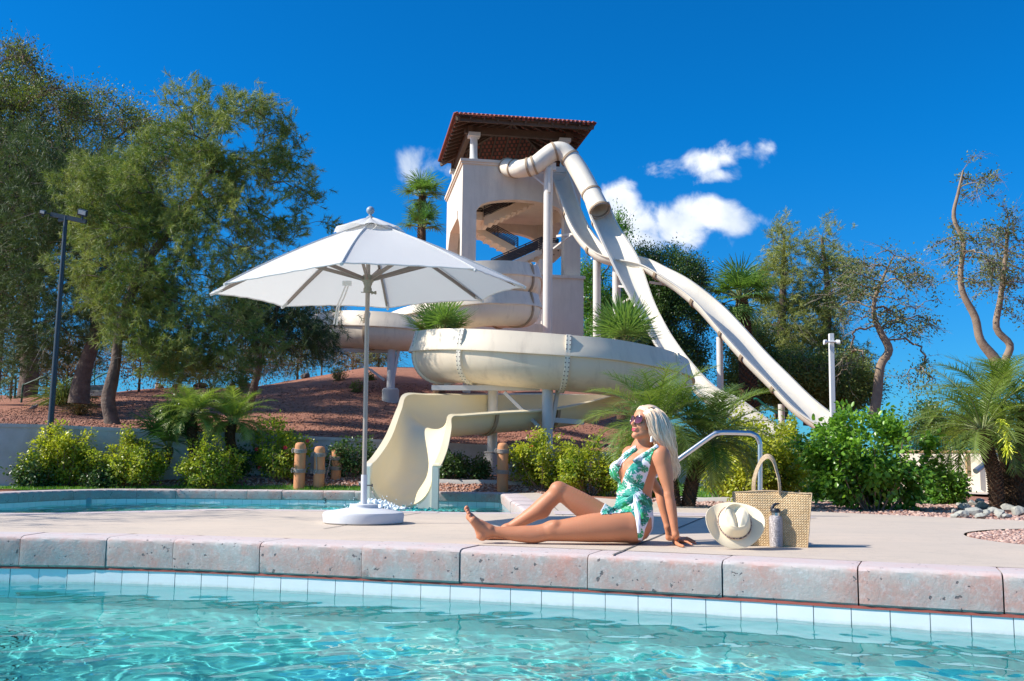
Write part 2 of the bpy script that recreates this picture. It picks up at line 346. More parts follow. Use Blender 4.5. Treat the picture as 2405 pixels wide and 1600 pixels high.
def tiles(name, edge, zt, zb, tw):
    nrm = normals2(edge); d = np.r_[0, np.cumsum(np.linalg.norm(np.diff(edge, axis=0), axis=1))]; s = 0; mb = MB(); r = random.Random(3)
    while s < d[-1]:
        e = min(d[-1], s+tw); g = .0022; pts = []
        for q in (s+g, e-g):
            x = np.interp(q, d, edge[:, 0]); y = np.interp(q, d, edge[:, 1]); nx = np.interp(q, d, nrm[:, 0]); ny = np.interp(q, d, nrm[:, 1])
            f = .012+r.uniform(-.0008, .0008); pts.append((x+nx*f, y+ny*f, x+nx*.03, y+ny*.03))
        (ax, ay, bx, by), (cx, cy, dx, dy) = pts
        mb.add([(ax,ay,zb),(cx,cy,zb),(cx,cy,zt),(ax,ay,zt),(bx,by,zb),(dx,dy,zb),(dx,dy,zt),(bx,by,zt)],
               [(0,1,2,3),(0,3,7,4),(1,5,6,2),(3,2,6,7),(0,4,5,1)]); s = e
    tag(mb.build(name, M_TILE), kind='structure')
    V, Fs = ribbon('g', edge, [(.0165, zt+.002), (.0165, zb-.003)], None); tag(mk('tile_grout', V, Fs, M_GROUT), kind='structure')
# travel direction: outward (land) must be on the left of travel.  near edge goes +x with land on +y: left. 
_d = np.r_[0, np.cumsum(np.linalg.norm(np.diff(NEAR_EDGE, axis=0), axis=1))]
_c = (np.c_[NEAR_EDGE, np.full(len(NEAR_EDGE), -.09)]-np.array([0, 0, CAM_H]))@RN; _x = CX+F_PX*_c[:, 0]/-_c[:, 2]; _ok = _c[:, 2] < -.5
JN = [float(np.interp(x*1.0203, _x[_ok], _d[_ok])) for x in (45,243,397,597,832,1057,1352,1662,1975,2310)]
coping('near_pool_coping', NEAR_EDGE, .34, Z_CB, .60, 5, '', JN)
tiles('near_pool_tile', NEAR_EDGE, -.203, Z_TB, .181)
V, Fs = ribbon('r', NEAR_EDGE, [(.035,-.186),(.008,-.190),(.006,-.2025),(.035,-.205)], None); tag(mk('coping_sealant', V, Fs, M_RED), kind='structure')
# far pool: reverse so that land lies on the left
FE = FAR_EDGE[::-1]
FE_C = FE
coping('far_pool_coping', FE_C, .30, -.15, .62, 9, '')
tiles('far_pool_tile', FE_C, -.152, -.30, .152)
# basins
V, Fs = ribbon('b', NEAR_EDGE, [(.02,Z_TB+.004),(.03,-.8),(.05,-1.25),(-.05,-1.36),(-.2,-1.4),(-14,-1.4)], None)
tag(mk('near_pool_basin', V, Fs, M_PLASTER), kind='structure'); nb = bpy.data.objects['near_pool_basin']
V, Fs = ribbon('b', FE, [(.02,-.298),(.03,-1.3)], None); tag(mk('far_pool_wall', V, Fs, M_PLASTER), kind='structure')
tag(mk('far_pool_floor', [(-13,8,-1.2),(1,8,-1.2),(1,17,-1.2),(-13,17,-1.2)], [(0,1,2,3)], M_PLASTER), kind='structure')
# water
def m_water(name):
    m = bpy.data.materials.new(name); m.use_nodes = True; t = m.node_tree; t.nodes.clear()
    g = N(t, 'ShaderNodeBsdfGlass'); g.inputs['IOR'].default_value = 1.333; g.inputs['Roughness'].default_value = 0; g.inputs['Color'].default_value = (.90,.985,1,1)
    o = N(t, 'ShaderNodeOutputMaterial'); t.links.new(g.outputs[0], o.inputs[0]); return m
M_WATER = m_water('pool water')
def waves(X, Y, seed, lmin, lmax, amp, n=46, p=1.25):
    r = np.random.default_rng(seed); Z = np.zeros_like(X)
    for i in range(n):
        L = lmin*(lmax/lmin)**r.random(); a = r.uniform(0, 2*math.pi); k = 2*math.pi/L; ph = r.uniform(0, 6.28)
        wx = .12*L*np.sin(X*2.1/L+ph)+.1*L*np.sin(Y*1.7/L+ph*2)
        Z += (L/lmax)**p*np.sin(k*(np.cos(a)*X+np.sin(a)*Y)+ph+wx*k*.35)
    return Z*amp/math.sqrt(n/2)
def sheet(name, xs, ys, zf, m, **k):
    X, Y = np.meshgrid(xs, ys); Z = zf(X, Y); V = np.stack([X, Y, Z], -1).reshape(-1, 3); a = len(xs)
    i = np.arange(len(ys)-1)[:, None]*a+np.arange(a-1)[None, :]; Fq = np.stack([i, i+1, i+a+1, i+a], -1).reshape(-1, 4)
    return mk(name, V, Fq, m, smooth=True, **k)
def wnear(X, Y):
    return -.283+waves(X, Y, 11, .07, .55, .0062, n=70, p=1.2)*np.clip((6.6-Y)/2.4, .35, 1)
xs = np.r_[np.linspace(-9, -3.6, 60), np.arange(-3.57, 3.6, .022), np.linspace(3.63, 9, 60)]
ys = np.r_[np.linspace(-8, 2.4, 120), np.arange(2.42, 6.6, .022)]
o = sheet('pool_water', xs, ys, wnear, M_WATER); tag(o, kind='structure'); WATER_N = o
def wfar(X, Y):
    fo = np.exp(-((X+1.75)**2/1.0+(Y-13.9)**2/1.2))
    return -.215+waves(X, Y, 5, .12, .7, .008)+waves(X, Y, 6, .06, .2, .05)*fo*1.0+fo*.03
o = sheet('pool_water', np.arange(-12, .2, .05), np.arange(8.9, 16.5, .045), wfar, M_WATER); tag(o, kind='structure'); WATER_F = o
sl.cycles.is_caustics_light = True
for q in (WATER_N, WATER_F): q.cycles.is_caustics_caster = True
for q in bpy.data.objects:
    if q.name.startswith(('near_pool', 'far_pool', 'tile_')): q.cycles.is_caustics_receiver = True
# deck: a slab sheet whose outline runs behind the coping stones
def offs(edge, d): return edge+normals2(edge)*d
ISL = [(4.72+1.45*math.cos(a), 7.02+1.35*math.sin(a)) for a in np.linspace(0, 2*math.pi, 49)[:-1]]
DECK_FAR = [(.44,16.6),(.5,16.0),(1.2,14.6),(1.9,13.0),(2.2,11.7),(2.6,11.3),(3.26,10.95),(4.1,10.2),(4.87,9.47),(7,8.2),(12,7)]
import bmesh
def poly_sheet(name, outer, holes, z, m, sub=None):
    from mathutils.geometry import tessellate_polygon
    loops = [[Vector((x, y, 0)) for x, y in outer]]+[[Vector((x, y, 0)) for x, y in h] for h in holes]
    tris = tessellate_polygon(loops); vs = [(v.x, v.y, z) for l in loops for v in l]
    return mk(name, vs, [tuple(t) for t in tris], m)
ne = offs(NEAR_EDGE, .335)[::2]; fe = offs(FE, .295)
# pool boundary on deck's side, from the far right corner round the near edge to the left
k0 = int(np.argmin(np.hypot(fe[:, 0]-.45, fe[:, 1]-16.0))); 
fe_deck = [tuple(p) for p in fe if True]
near_side = [tuple(p) for p in fe[::2] if (p[1] < 10.9 or (p[0] > -.1))]
near_side = sorted(near_side, key=lambda p: 0)
# FE runs from far-left round the far side to the right, then the near side back to the left
outer = [tuple(p) for p in ne] + [(12, 3)] + [p for p in DECK_FAR[::-1]] + [tuple(p) for p in fe[::2] if (p[0] > .1 and p[1] > 10.2) or p[1] < 10.95 and not (p[0] < -11.9 and p[1] > 10)]+[(-12.0,8.6),(-12,4.5)]
deck = poly_sheet('deck', outer, [ISL], 0.0, M_DECK); tag(deck, kind='structure')
# pinkish band of stamped concrete by the pool steps
band = poly_sheet('stamped_band', [(.43,9.72),(2.9,9.55),(2.95,10.25),(.44,10.4)], [], .004, M_COP); tag(band, kind='structure')
# saw joints in the deck, as thin dark strips just above it
mbj = MB()
def joint(a, b, w=.012):
    a = np.array([*a, .0035]); b = np.array([*b, .0035]); d = b-a; d /= np.linalg.norm(d); n = np.array([-d[1], d[0], 0])*w/2
    mbj.add([a-n, b-n, b+n, a+n], [(0,1,2,3)])
g1 = G(1450, 1300); g2 = G(1650, 1217); d_ = (g2-g1)[:2]
joint(g1[:2]-d_*.03, g2[:2]+d_*.1, .016)
joint(G(760,1243)[:2], G(1020,1199.5)[:2], .012)
joint((.5,9.6),(.48,14), .01)
tag(mbj.build('deck_joint', mat('joint dirt', (.13,.12,.11), .95)), kind='structure')
# ground: one sheet to the horizon, rising into the hill, sunk below the pools
def sstep(a, b, x):
    t = np.clip((x-a)/(b-a), 0, 1); return t*t*(3-2*t)
def vnoise(X, Y, s, seed):
    r = np.random.default_rng(seed); Z = np.zeros_like(X)
    for i in range(10):
        a = r.uniform(0, 6.28); f = s*r.uniform(.5, 2); Z += np.sin(f*(math.cos(a)*X+math.sin(a)*Y)+r.uniform(0, 6.28))
    return Z/5
def wall_y(X): return np.interp(X, [-14,-8.5,-5,-2.6,-.5,3,6], [15.9,17.0,17.7,18.5,19.3,19.6,19.6])
INN1 = [tuple(p) for p in offs(FE, .2)]; INN2 = [tuple(p) for p in offs(NEAR_EDGE, .2)]+[(12,1),(12,-9),(-12,-9),(-12,5)]
def terrain(X, Y):
    wy = wall_y(X)
    low = -.035+.28*sstep(16.6, 18.0, Y)*sstep(4.5, 1.5, X)*sstep(0, 1.0, (wy-Y)*0+1)
    top = np.interp(X, [-20,-8,-2.6,1.0,6,9], [1.1,1.0,.84,.72,.3,.1])
    h_in = top+np.interp(Y-wy, [0,4,8.5,13,17.5,22,60], [0,.35,1.0,2.15,3.2,3.5,3.6])*np.interp(X, [-30,-16,-9,-5,0,4,9,14], [.42,.45,.62,.9,1.03,.85,.3,.0])+.10*vnoise(X, Y, .8, 2)*sstep(0, 4, Y-wy)
    on = sstep(-.02, .02, Y-wy)*sstep(6.5, 5.0, X)
    z = np.where(Y > wy, h_in*sstep(9, 3.5, X)+low*(1-sstep(9, 3.5, X)), low)
    z = z+.012*vnoise(X, Y, 6, 4)*(Y > 10.5)
    z = np.where(inside(outer, X, Y) & ~inside(ISL, X, Y), -.06, z)
    z = np.where(inside(ISL, X, Y), -.012, z)
    inner = inside(INN1, X, Y) | inside(INN2, X, Y)
    return np.where(inner, -1.9, z)
def spaced(a, b, s, far, g=1.13):
    l = list(np.arange(a, b, s)); st = s; x = l[-1]
    while x < far: st *= g; x += st; l.append(x)
    st = s; x = l[0]; q = []
    while x > -far: st *= g; x -= st; q.append(x)
    return np.array(q[::-1]+l)
gx = spaced(-13, 11, .12, 900); gy = spaced(3, 30, .12, 1500); gy = gy[gy > -60]
ground = sheet('ground', gx, gy, terrain, M_GRAVEL); tag(ground, kind='structure')
def TZ(x, y): return float(terrain(np.array([[float(x)]]), np.array([[float(y)]]))[0, 0])
# ================================================================ retaining wall, tower, slides
M_STUCCO = mat('stucco', (.71,.65,.55), .9, noise=(1.2,.6,8), col2=(.60,.55,.46), bump=(14,.5,.02))
M_STUCCO_C = mat('cream stucco', (.74,.64,.52), .9, noise=(1.5,.5,8), col2=(.68,.57,.45), bump=(20,.3,.01))
M_WALL = mat('painted retaining wall', (.50,.50,.49), .9, noise=(3,.6,9), col2=(.36,.33,.29), bump=(25,.5,.01))
M_FLUME = mat('cream gelcoat', (.82,.70,.53), .42, noise=(.9,.6,8), col2=(.70,.58,.45), bump=(3,.12,.01))
def streak(m, amt, col, sc=(5, 5, .5)):
    t = m.node_tree; b = t.nodes['Principled BSDF']; tc = N(t, 'ShaderNodeTexCoord'); mp = N(t, 'ShaderNodeMapping'); mp.inputs['Scale'].default_value = sc; t.links.new(tc.outputs['Object'], mp.inputs[0])
    s = noise(t, mp.outputs[0], 1.0, 7, .65, .5, .78); src = b.inputs['Base Color'].links[0].from_socket; t.links.new(mixcol(t, math_(t, 'MULTIPLY', s, amt), src, col), b.inputs['Base Color'])
M_FLUME2 = mat('bright cream gelcoat', (.84,.77,.63), .4, noise=(.6,.5,8), col2=(.74,.68,.58), bump=(2,.1,.01))
streak(M_FLUME, .5, (.42,.34,.26)); streak(M_FLUME2, .3, (.55,.48,.38)); streak(M_STUCCO, .5, (.42,.38,.33), (2.5, 2.5, .25)); streak(M_WALL, .5, (.28,.26,.23), (3, 3, .6))
M_FLANGE = mat('tan flange', (.42,.31,.20), .7, noise=(6,.7,6), col2=(.30,.22,.15))
M_STEEL = mat('painted steel', (.55,.54,.53), .5, noise=(2,.5,7), col2=(.45,.43,.41), bump=(8,.1,.003))
M_STEELW = mat('cream painted steel', (.72,.67,.60), .45, noise=(.8,.5,7), col2=(.62,.57,.50))
M_BOLT = mat('bolt steel', (.12,.10,.09), .6)
M_RAIL = mat('dark painted railing', (.045,.04,.045), .5)
M_WOOD = mat('dark stained timber', (.115,.075,.052), .75, noise=(3,.7,8), col2=(.07,.045,.03))
M_TERRA = mat('terracotta', (.34,.085,.045), .8, noise=(3,.7,7), col2=(.20,.06,.04))
M_CONC = mat('concrete', (.47,.45,.42), .9, noise=(3,.6,8), col2=(.37,.35,.33), bump=(30,.4,.006))
# retaining wall
wx = np.linspace(-14, 6.2, 140); mb = MB(); V = []
for x in wx:
    y = float(wall_y(x)); zt = float(np.interp(x, [-20,-8,-2.6,1.0,6,9], [1.1,1.0,.84,.72,.3,.1]))+.05
    V += [(x,y-.16,-.4),(x,y-.16,zt-.06),(x,y-.18,zt-.06),(x,y-.18,zt),(x,y+.16,zt),(x,y+.16,-.4)]
Fs = [(i*6+k, (i+1)*6+k, (i+1)*6+k+1, i*6+k+1) for i in range(len(wx)-1) for k in range(5)]
rw = mk('retaining_wall', V, Fs, M_WALL); tag(rw, 'long low grey painted retaining wall at the foot of the red gravel slope', 'wall')
# ---------------- tower
TO = np.array([-2.42, 46.0, 0]); E1 = np.array([.986, .169, 0]); E2 = np.array([-.169, .986, 0]); E3 = np.array([0, 0, 1.])
E1 /= np.linalg.norm(E1); E2 /= np.linalg.norm(E2)
def T(u, v, z): return TO+u*E1+v*E2+z*E3
AX = (E1, E2, E3)
tower = empty('slide_tower', T(2.8, 3.5, 0), 'tall pale stucco slide tower with arched openings, inner stairs and a tiled roof', 'tower')
W_, D_ = 5.75, 7.1
def tbox(mb, u0, u1, v0, v1, z0, z1): mb.box(T((u0+u1)/2, (v0+v1)/2, (z0+z1)/2), (u1-u0, v1-v0, z1-z0), AX)
mb = MB()
cw = .68
for (u, v) in ((0,0),(W_-.8,0),(0,D_-cw),(W_-.8,D_-cw)):
    tbox(mb, u, u+(cw if u == 0 else .8), v, v+cw, -.5, 12.72)
def arch_band(mb, along, a0, a1, b0, b1, zs, rise, zt):
    """wall band over an arch, along u (b=v range) or along v (b=u range)"""
    n = 20; V = []
    for i in range(n+1):
        s = i/n; a = a0+(a1-a0)*s; z = zs+rise*math.sqrt(max(0, 1-(2*s-1)**2))
        for b, zz in ((b0,z),(b0,zt),(b1,zt),(b1,z)):
            V.append(T(a, b, zz) if along == 'u' else T(b, a, zz))
    Fs = []
    for i in range(n):
        for k in range(4): Fs.append((i*4+k, (i+1)*4+k, (i+1)*4+(k+1) % 4, i*4+(k+1) % 4))
    Fs += [(0,1,2,3), (n*4+3,n*4+2,n*4+1,n*4)]
    mb.add(V, Fs)
for v0 in (0, D_-.5): arch_band(mb, 'u', cw, W_-.8, v0+.003, v0+.5, 12.35, .6, 14.7)
for u0 in (0, W_-.55): arch_band(mb, 'v', cw, D_-cw, u0+.003, u0+.5, 10.9, 1.8, 14.7)
for (u, v) in ((0,0),(W_-.8,0),(0,D_-cw),(W_-.8,D_-cw)): tbox(mb, u, u+(cw if u == 0 else .8), v, v+cw, 12.72, 14.7)
tbox(mb, .5, W_-.55, .5, D_-.5, 13.35, 13.5)            # top platform
tbox(mb, 4.0, W_+.12, -.14, D_+.1, -.5, 9.2); tbox(mb, 3.92, W_+.2, -.22, -.1, 9.2, 9.34)
tbox(mb, 3.75, 4.25, -.05, .3, 9.34, 10.1)
tbox(mb, .68, 3.99, .1, .4, -.5, 7.0)
tw = mb.build('wall', M_STUCCO, tower)
mb = MB()
for k, (o1, z0, z1) in enumerate(((.07,14.56,14.66),(.13,14.66,14.80))):
    tbox(mb, -o1, 2.12, -o1, .5, z0+.003, z1); tbox(mb, -o1, .45, .5, D_+o1, z0+.003, z1)
    tbox(mb, 2.125, W_+o1, -o1*.3, .45, z0-.25, z1-.27); tbox(mb, W_-.45, W_+o1, .45, D_+o1, z0, z1)
mb.build('cornice', M_STUCCO_C, tower)
for (u, v) in ((.55,.35),(W_-.75,.35),(.35,D_-.6),(W_-.6,D_-.6)):
    mb = MB(); mb.lathe([(.21,14.7),(.21,14.95),(.185,15.0),(.175,15.9),(.2,15.95),(.26,16.02)], T(u, v, 0), 20, AX); mb.box(T(u, v, 16.1), (.56,.56,.18), AX)
    autosmooth(mb.build('column', mat('white column paint', (.66,.65,.62), .7) if (u, v) == (.55,.35) else bpy.data.materials['white column paint'], tower), 40)
# roof
R0u, R1u, R0v, R1v = -.48, 6.05, -1.3, 6.15; ZE, ZA = 16.42, 17.75; AU, AV = 2.8, 2.45
apex = T(AU, AV, ZA); cor = [T(R0u,R0v,ZE), T(R1u,R0v,ZE), T(R1u,R1v,ZE), T(R0u,R1v,ZE)]
def m_rooftile():
    m, t, b, tc = newmat('roof tile rows'); v = tc.outputs['Object']
    br = N(t, 'ShaderNodeTexBrick'); br.inputs['Scale'].default_value = 1; br.inputs['Brick Width'].default_value = .22; br.inputs['Row Height'].default_value = .30; br.inputs['Mortar Size'].default_value = .05
    br.inputs['Color1'].default_value = (.30,.075,.045,1); br.inputs['Color2'].default_value = (.20,.055,.035,1); br.inputs['Mortar'].default_value = (.05,.03,.022,1)
    t.links.new(v, br.inputs['Vector']); t.links.new(br.outputs['Color'], b.inputs['Base Color']); b.inputs['Roughness'].default_value = .85; return m
M_RT = m_rooftile()
mb = MB(); th = np.array([0, 0, .10])
mb.add(cor+[apex]+[c+th for c in cor]+[apex+th], [(1,0,4),(2,1,4),(3,2,4),(0,3,4),(5,6,9),(6,7,9),(7,8,9),(8,5,9),(0,1,6,5),(1,2,7,6),(2,3,8,7),(3,0,5,8)])
roof = mb.build('roof', M_RT, tower)
mb = MB()     # barrel tiles: rows of tile ends along the eaves and tiles running up each slope
for i in range(4):
    a, b = cor[i], cor[(i+1) % 4]; L = np.linalg.norm(b-a); n = int(L/.2); e = (b-a)/L; mid = (a+b)/2
    inn = apex-mid; inn -= e*inn.dot(e); sl_ = np.linalg.norm(inn); inn = inn/sl_; nr = np.cross(e, inn); nr = nr if nr[2] > 0 else -nr
    for k in range(n+1):
        p = a+e*(k*L/n); s = (k*L/n)/L; ap = float(np.dot(apex-a, e))/L; up_ = sl_*(s/ap if s < ap else (1-s)/(1-ap))
        q = [p-inn*.10+nr*.12, p+inn*max(.1, up_)+nr*.12]
        V = []
        for c in q:
            for t_ in np.linspace(0, math.pi, 6): V.append(c+e*math.cos(t_)*.085+nr*(math.sin(t_)*.075))
        mb.add(V, [(j, j+1, 7+j, 6+j) for j in range(5)]+[(0,1,2,3,4,5)])
mb.build('ridge_tiles', M_TERRA, roof)
mb = MB()
for c in cor: mb.bar(c+(0,0,-.10), apex+(0,0,-.12), .12, .2)
for i in range(4):
    a, b = cor[i], cor[(i+1) % 4]; L = np.linalg.norm(b-a); e = (b-a)/L; n = int(L/.62); ap = float(np.dot(apex-a, e))/L
    inn = apex-(a+b)/2; inn -= e*inn.dot(e); sl_ = np.linalg.norm(inn); inn /= sl_
    for k in range(1, n):
        s = k/n; up_ = sl_*(s/ap if s < ap else (1-s)/(1-ap)); p = a+e*L*s+np.array([0, 0, -.07])
        if up_ > .3: mb.bar(p+inn*.03, p+inn*up_, .07, .12)
for r_, z in ((.42, 16.22), ):
    for a, b in (((.1,.35),(W_-.3,.35)),((.1,D_-.85),(W_-.3,D_-.85)),((.35,.1),(.35,D_-.6)),((W_-.6,.1),(W_-.6,D_-.6))):
        mb.bar(T(*a, 16.33), T(*b, 16.33), .22, .34)
mb.bar(T(R0u+.15,-1.1,16.35), T(R1u-.15,-1.1,16.35), .08, .2); mb.bar(T(1.2,-1.27,16.47), T(4.9,-1.27,16.47), .04, .12)
mb.build('rafters', M_WOOD, roof)
# stairs inside the tower
def flight(a, b, wv, th, name='stair_flight'):
    a = np.array(a); b = np.array(b); mb = MB(); d = E2*wv/2
    V = [a-d, b-d, b-d-(0,0,th), a-d-(0,0,th), a+d, b+d, b+d-(0,0,th), a+d-(0,0,th)]
    mb.add(V, [(0,1,2,3),(4,7,6,5),(0,4,5,1),(3,2,6,7),(0,3,7,4),(1,5,6,2)])
    n = int(abs(b[2]-a[2])/.17)+1
    for k in range(n):       # treads: steps cut above and the folded soffit below
        p = a+(b-a)*(k+.5)/n
        mb.box(p-(0,0,th+.01), (np.linalg.norm((b-a)[:2])/n*.5, wv*.9, .12), AX)
    return mb.build(name, M_STUCCO_C, tower)
def rail(a, b, h, nr=6, posts=3):
    mb = MB(); a = np.array(a); b = np.array(b)
    for k in range(nr): z = np.array([0, 0, h*(.18+.82*k/(nr-1))]); mb.tube([a+z, b+z], .03, 5)
    for k in range(posts): p = a+(b-a)*k/(posts-1); mb.tube([p, p+np.array([0, 0, h])], .028, 5)
    return mb.build('stair_railing', M_RAIL, tower)
f1a, f1b = P(1133,516,48.4), P(1252,462,49.2); flight(f1a, f1b, 1.1, .42)
f2a, f2b = P(1118,536,50.6), P(1212,588,51.2); flight(f2a, f2b, 1.1, .36)
f3a, f3b = P(1268,588,48.0), P(1150,640,47.5); flight(f3a, f3b, 1.1, .30)
mb = MB(); p = P(1118,516,49.5); mb.box(p-(0,0,.2)+E1*-.35, (1.6,3.2,.4), AX); mb.build('landing', M_STUCCO_C, tower)
mb = MB(); p = P(1288,588,49.0); mb.box(p-(0,0,.14), (1.25,3.4,.3), AX); mb.build('landing', M_STUCCO_C, tower)
mb = MB(); mb.box(P(1185,665,49)-(0,0,.2), (3.4,3.4,.3), AX); mb.build('landing', M_STUCCO_C, tower)
v5 = E2*.55
rail(f1a-v5, f1b-v5, .55); rail(f1a+v5, f1b+v5, .55); rail(f2a-v5, f2b-v5, .55); rail(f2a+v5, f2b+v5, .55); rail(f3a-v5, f3b-v5, .55, 6, 4); rail(f3a+v5, f3b+v5, .55, 6, 4)
rail(P(1268,588,47.4), P(1311,590,47.6), .6, 7, 4); rail(P(1311,590,47.6), P(1311,590,47.6)+E2*3, .6, 7, 4); rail(P(1100,516,48.3), P(1133,516,48.3), .55)
rail(P(1125,640,47.4), P(1150,640,47.4), .5)
# ---------------- flumes
def flume(name, S, m, parent, n=8, seams=(), seamw=.07, th=.03, fl=.055, bolts=False, shape=.8, m_seam=None, caprim=True, flange_name='flange'):
    """S rows: L xyz, R xyz, depth, extL, extR  ->  a shell with an outward lip at both rims"""
    Q = crom(np.array([np.r_[s[0], s[1], s[2], s[3], s[4]] for s in S]), n); C = (Q[:, :3]+Q[:, 3:6])/2
    Tn = np.gradient(C, axis=0); Tn /= np.linalg.norm(Tn, axis=1)[:, None]
    def sec(i, grow=0.0, full=True):
        L, R, dep, eL, eR = Q[i, :3], Q[i, 3:6], Q[i, 6], max(Q[i, 7], 0), max(Q[i, 8], 0)
        c = (L+R)/2; h = (R-L)/2; hn = h/np.linalg.norm(h); dn = np.cross(Tn[i], hn); dn = dn if dn[2] < 0 else -dn
        def curve(g):
            A = np.linspace(0, math.pi, 19); out = []
            up = -dn
            for e_, s_ in ((eL, -1),):
                out += [c+s_*(h+hn*g)+up*(e_+.001)-s_*hn*e_*.16, c+s_*(h+hn*g)+up*(e_*.5+.0005)-s_*hn*e_*.03]
            for t_ in A: out.append(c-(h+hn*g)*math.cos(t_)+dn*((dep+g)*math.sin(t_)**shape))
            out += [c+(h+hn*g)+up*(eR*.5+.0005)+(-hn)*eR*.03, c+(h+hn*g)+up*(eR+.001)-hn*eR*.16]
            return out
        return curve, hn, dn, c, h
    V = []; K = None
    for i in range(len(Q)):
        curve, hn, dn, c, h = sec(i)
        inn = curve(0); outc = curve(th)[::-1]
        # lips: insert at the rims on the outside
        L0 = c-(h+hn*th); R0 = c+(h+hn*th)
        o2 = outc[:2]+[R0+hn*fl-dn*.0, R0+hn*fl+dn*.03, R0+dn*.034]+outc[3:-3]+[L0+dn*.034, L0-hn*fl+dn*.03, L0-hn*fl]+outc[-2:]
        loop = inn+o2; K = len(loop); V += loop
    m_ = len(Q); Fs = [(i*K+k, (i+1)*K+k, (i+1)*K+(k+1) % K, i*K+(k+1) % K) for i in range(m_-1) for k in range(K)]
    Fs += [tuple(range(K)), tuple((m_-1)*K+k for k in range(K-1, -1, -1))]
    o = mk(name, V, Fs, m, parent); autosmooth(o, 32)
    for s in seams:
        i = min(int(round(s*n)), len(Q)-1); curve, hn, dn, c, h = sec(i); V2 = []
        for q, g in ((-1, th+.002), (-1, th+.045), (1, th+.045), (1, th+.002)): V2 += [p+Tn[i]*q*seamw/2 for p in curve(g)]
        k_ = len(V2)//4; F2 = [(a*k_+j, a*k_+j+1, ((a+1) % 4)*k_+j+1, ((a+1) % 4)*k_+j) for a in range(4) for j in range(k_-1)]
        fo = mk(flange_name, V2, F2, m_seam or M_FLANGE, parent); autosmooth(fo, 32)
        if bolts:      # rows of bolt heads: dark cells in a thin strip on each lip of the flange
            cc = np.array(curve(th+.047)); d_ = np.r_[0, np.cumsum(np.linalg.norm(np.diff(cc, axis=0), axis=1))]; nb = int(d_[-1]/.02); q_ = np.stack([np.interp(np.linspace(0, d_[-1], nb), d_, cc[:, k]) for k in range(3)], 1)
            for side in (-1, 1):
                w0, w1 = Tn[i]*side*seamw*.22, Tn[i]*side*seamw*.46; V3 = [p+w for p in q_ for w in (w0, w1)]
                bo_ = mk('bolt_row', V3, np.array([(2*j, 2*j+1, 2*j+3, 2*j+2) for j in range(nb-1)]), m_seam or M_FLANGE, fo); bo_.data.materials.append(M_BOLT); bo_.data.polygons.foreach_set('material_index', np.array([1 if j % 4 == 0 else 0 for j in range(nb-1)], dtype=np.int32))
    return o, Q
def cl(pts, half=.53, dep=.58):
    """centre line rows (X, Y, zrim, ext_left, ext_right[, half]) -> flume sections, left/right of travel"""
    p = np.array([q[:3] for q in pts], float); Tn = np.gradient(p, axis=0); S = []
    for i, q in enumerate(pts):
        t = Tn[i][:2]/np.linalg.norm(Tn[i][:2]); nl = np.array([-t[1], t[0], 0]); hw = q[5] if len(q) > 5 else half
        S.append((p[i]+nl*hw, p[i]-nl*hw, dep, q[3], q[4]))
    return S
sa = empty('spiral_slide', (0, 22, .7), 'big cream spiral body slide looping in front of the tower and ending in the pool', 'water slide')
# upper helix (travel clockwise from above: near side heads left) -> outer wall on the left of travel is... the far side from the centre
top = [(-.3,45.4,7.5,.2,.2),(.1,40,7.0,.2,.2),(.35,34,6.3,.37,.1)]
cx0, cy0, r0 = -1.12, 30.0, 1.42
hel = [(cx0+r0*math.cos(-t_), cy0+r0*math.sin(-t_), 6.05-.87*t_/(2*math.pi), .0, .38) for t_ in np.arange(0, 2*math.pi*1.27, math.pi/6)]
# helix above heads right end -> near side -> left: travel has the centre on its right hand, outer wall on the left
hel = [(a, b, c, .38, .02) for a, b, c, d, e in hel]
tail = [(-2.9,29.1,4.72,.2,.0),(-4.0,30.2,4.62,.0,.2),(-4.95,31.0,4.52,.0,.38),(-5.55,30.6,4.45,.0,.40),(-5.45,29.4,4.38,.0,.40),(-4.75,28.4,4.31,.0,.40),(-3.95,27.95,4.24,.0,.40),(-3.1,27.95,4.18,.0,.36),(-2.55,28.2,4.13,.0,.06),(-1.6,28.4,4.05,0,0),
        (0,28.3,3.93,0,0),(1.6,28.0,3.78,0,0),(2.9,27.2,3.64,.0,.0),(3.35,25.8,3.48,0,0),(2.6,24.4,3.32,0,0),(1.0,23.5,3.15,0,0),(-.3,22.6,2.97,0,0),(-1.15,21.4,2.82,0,.2),
        (-1.45,20.3,2.72,0,.36),(-1.35,19.3,2.63,0,.37),(-.95,18.75,2.58,0,.37),(-.35,18.42,2.52,0,.37),(.3,18.25,2.46,0,.37),(.95,18.2,2.41,0,.36),(1.6,18.35,2.37,0,.36),(2.2,18.7,2.31,0,.36),(2.72,19.2,2.25,0,.35),(3.05,19.9,2.19,0,.33),(3.12,20.7,2.10,0,.3),(2.75,21.35,2.02,0,.25)]
S = cl(top+hel+tail)
ns = len(top)+len(hel)
idx = list(range(len(top)+1, len(top)+len(hel), 3))+[ns+3, ns+6, ns+9, ns+19, ns+20.5, ns+23.0, ns+26, ns+28]
near = [ns+7.5]
o, Q = flume('flume', S, M_FLUME, sa, n=8, seams=[i for i in idx if i < ns+10], seamw=.08)
flume('flume_seams_tmp', S, M_FLUME, sa, n=8, seams=[i for i in idx if i >= ns+10], seamw=.09, bolts=True, m_seam=M_FLUME2); bpy.data.objects.remove(bpy.data.objects['flume_seams_tmp'])
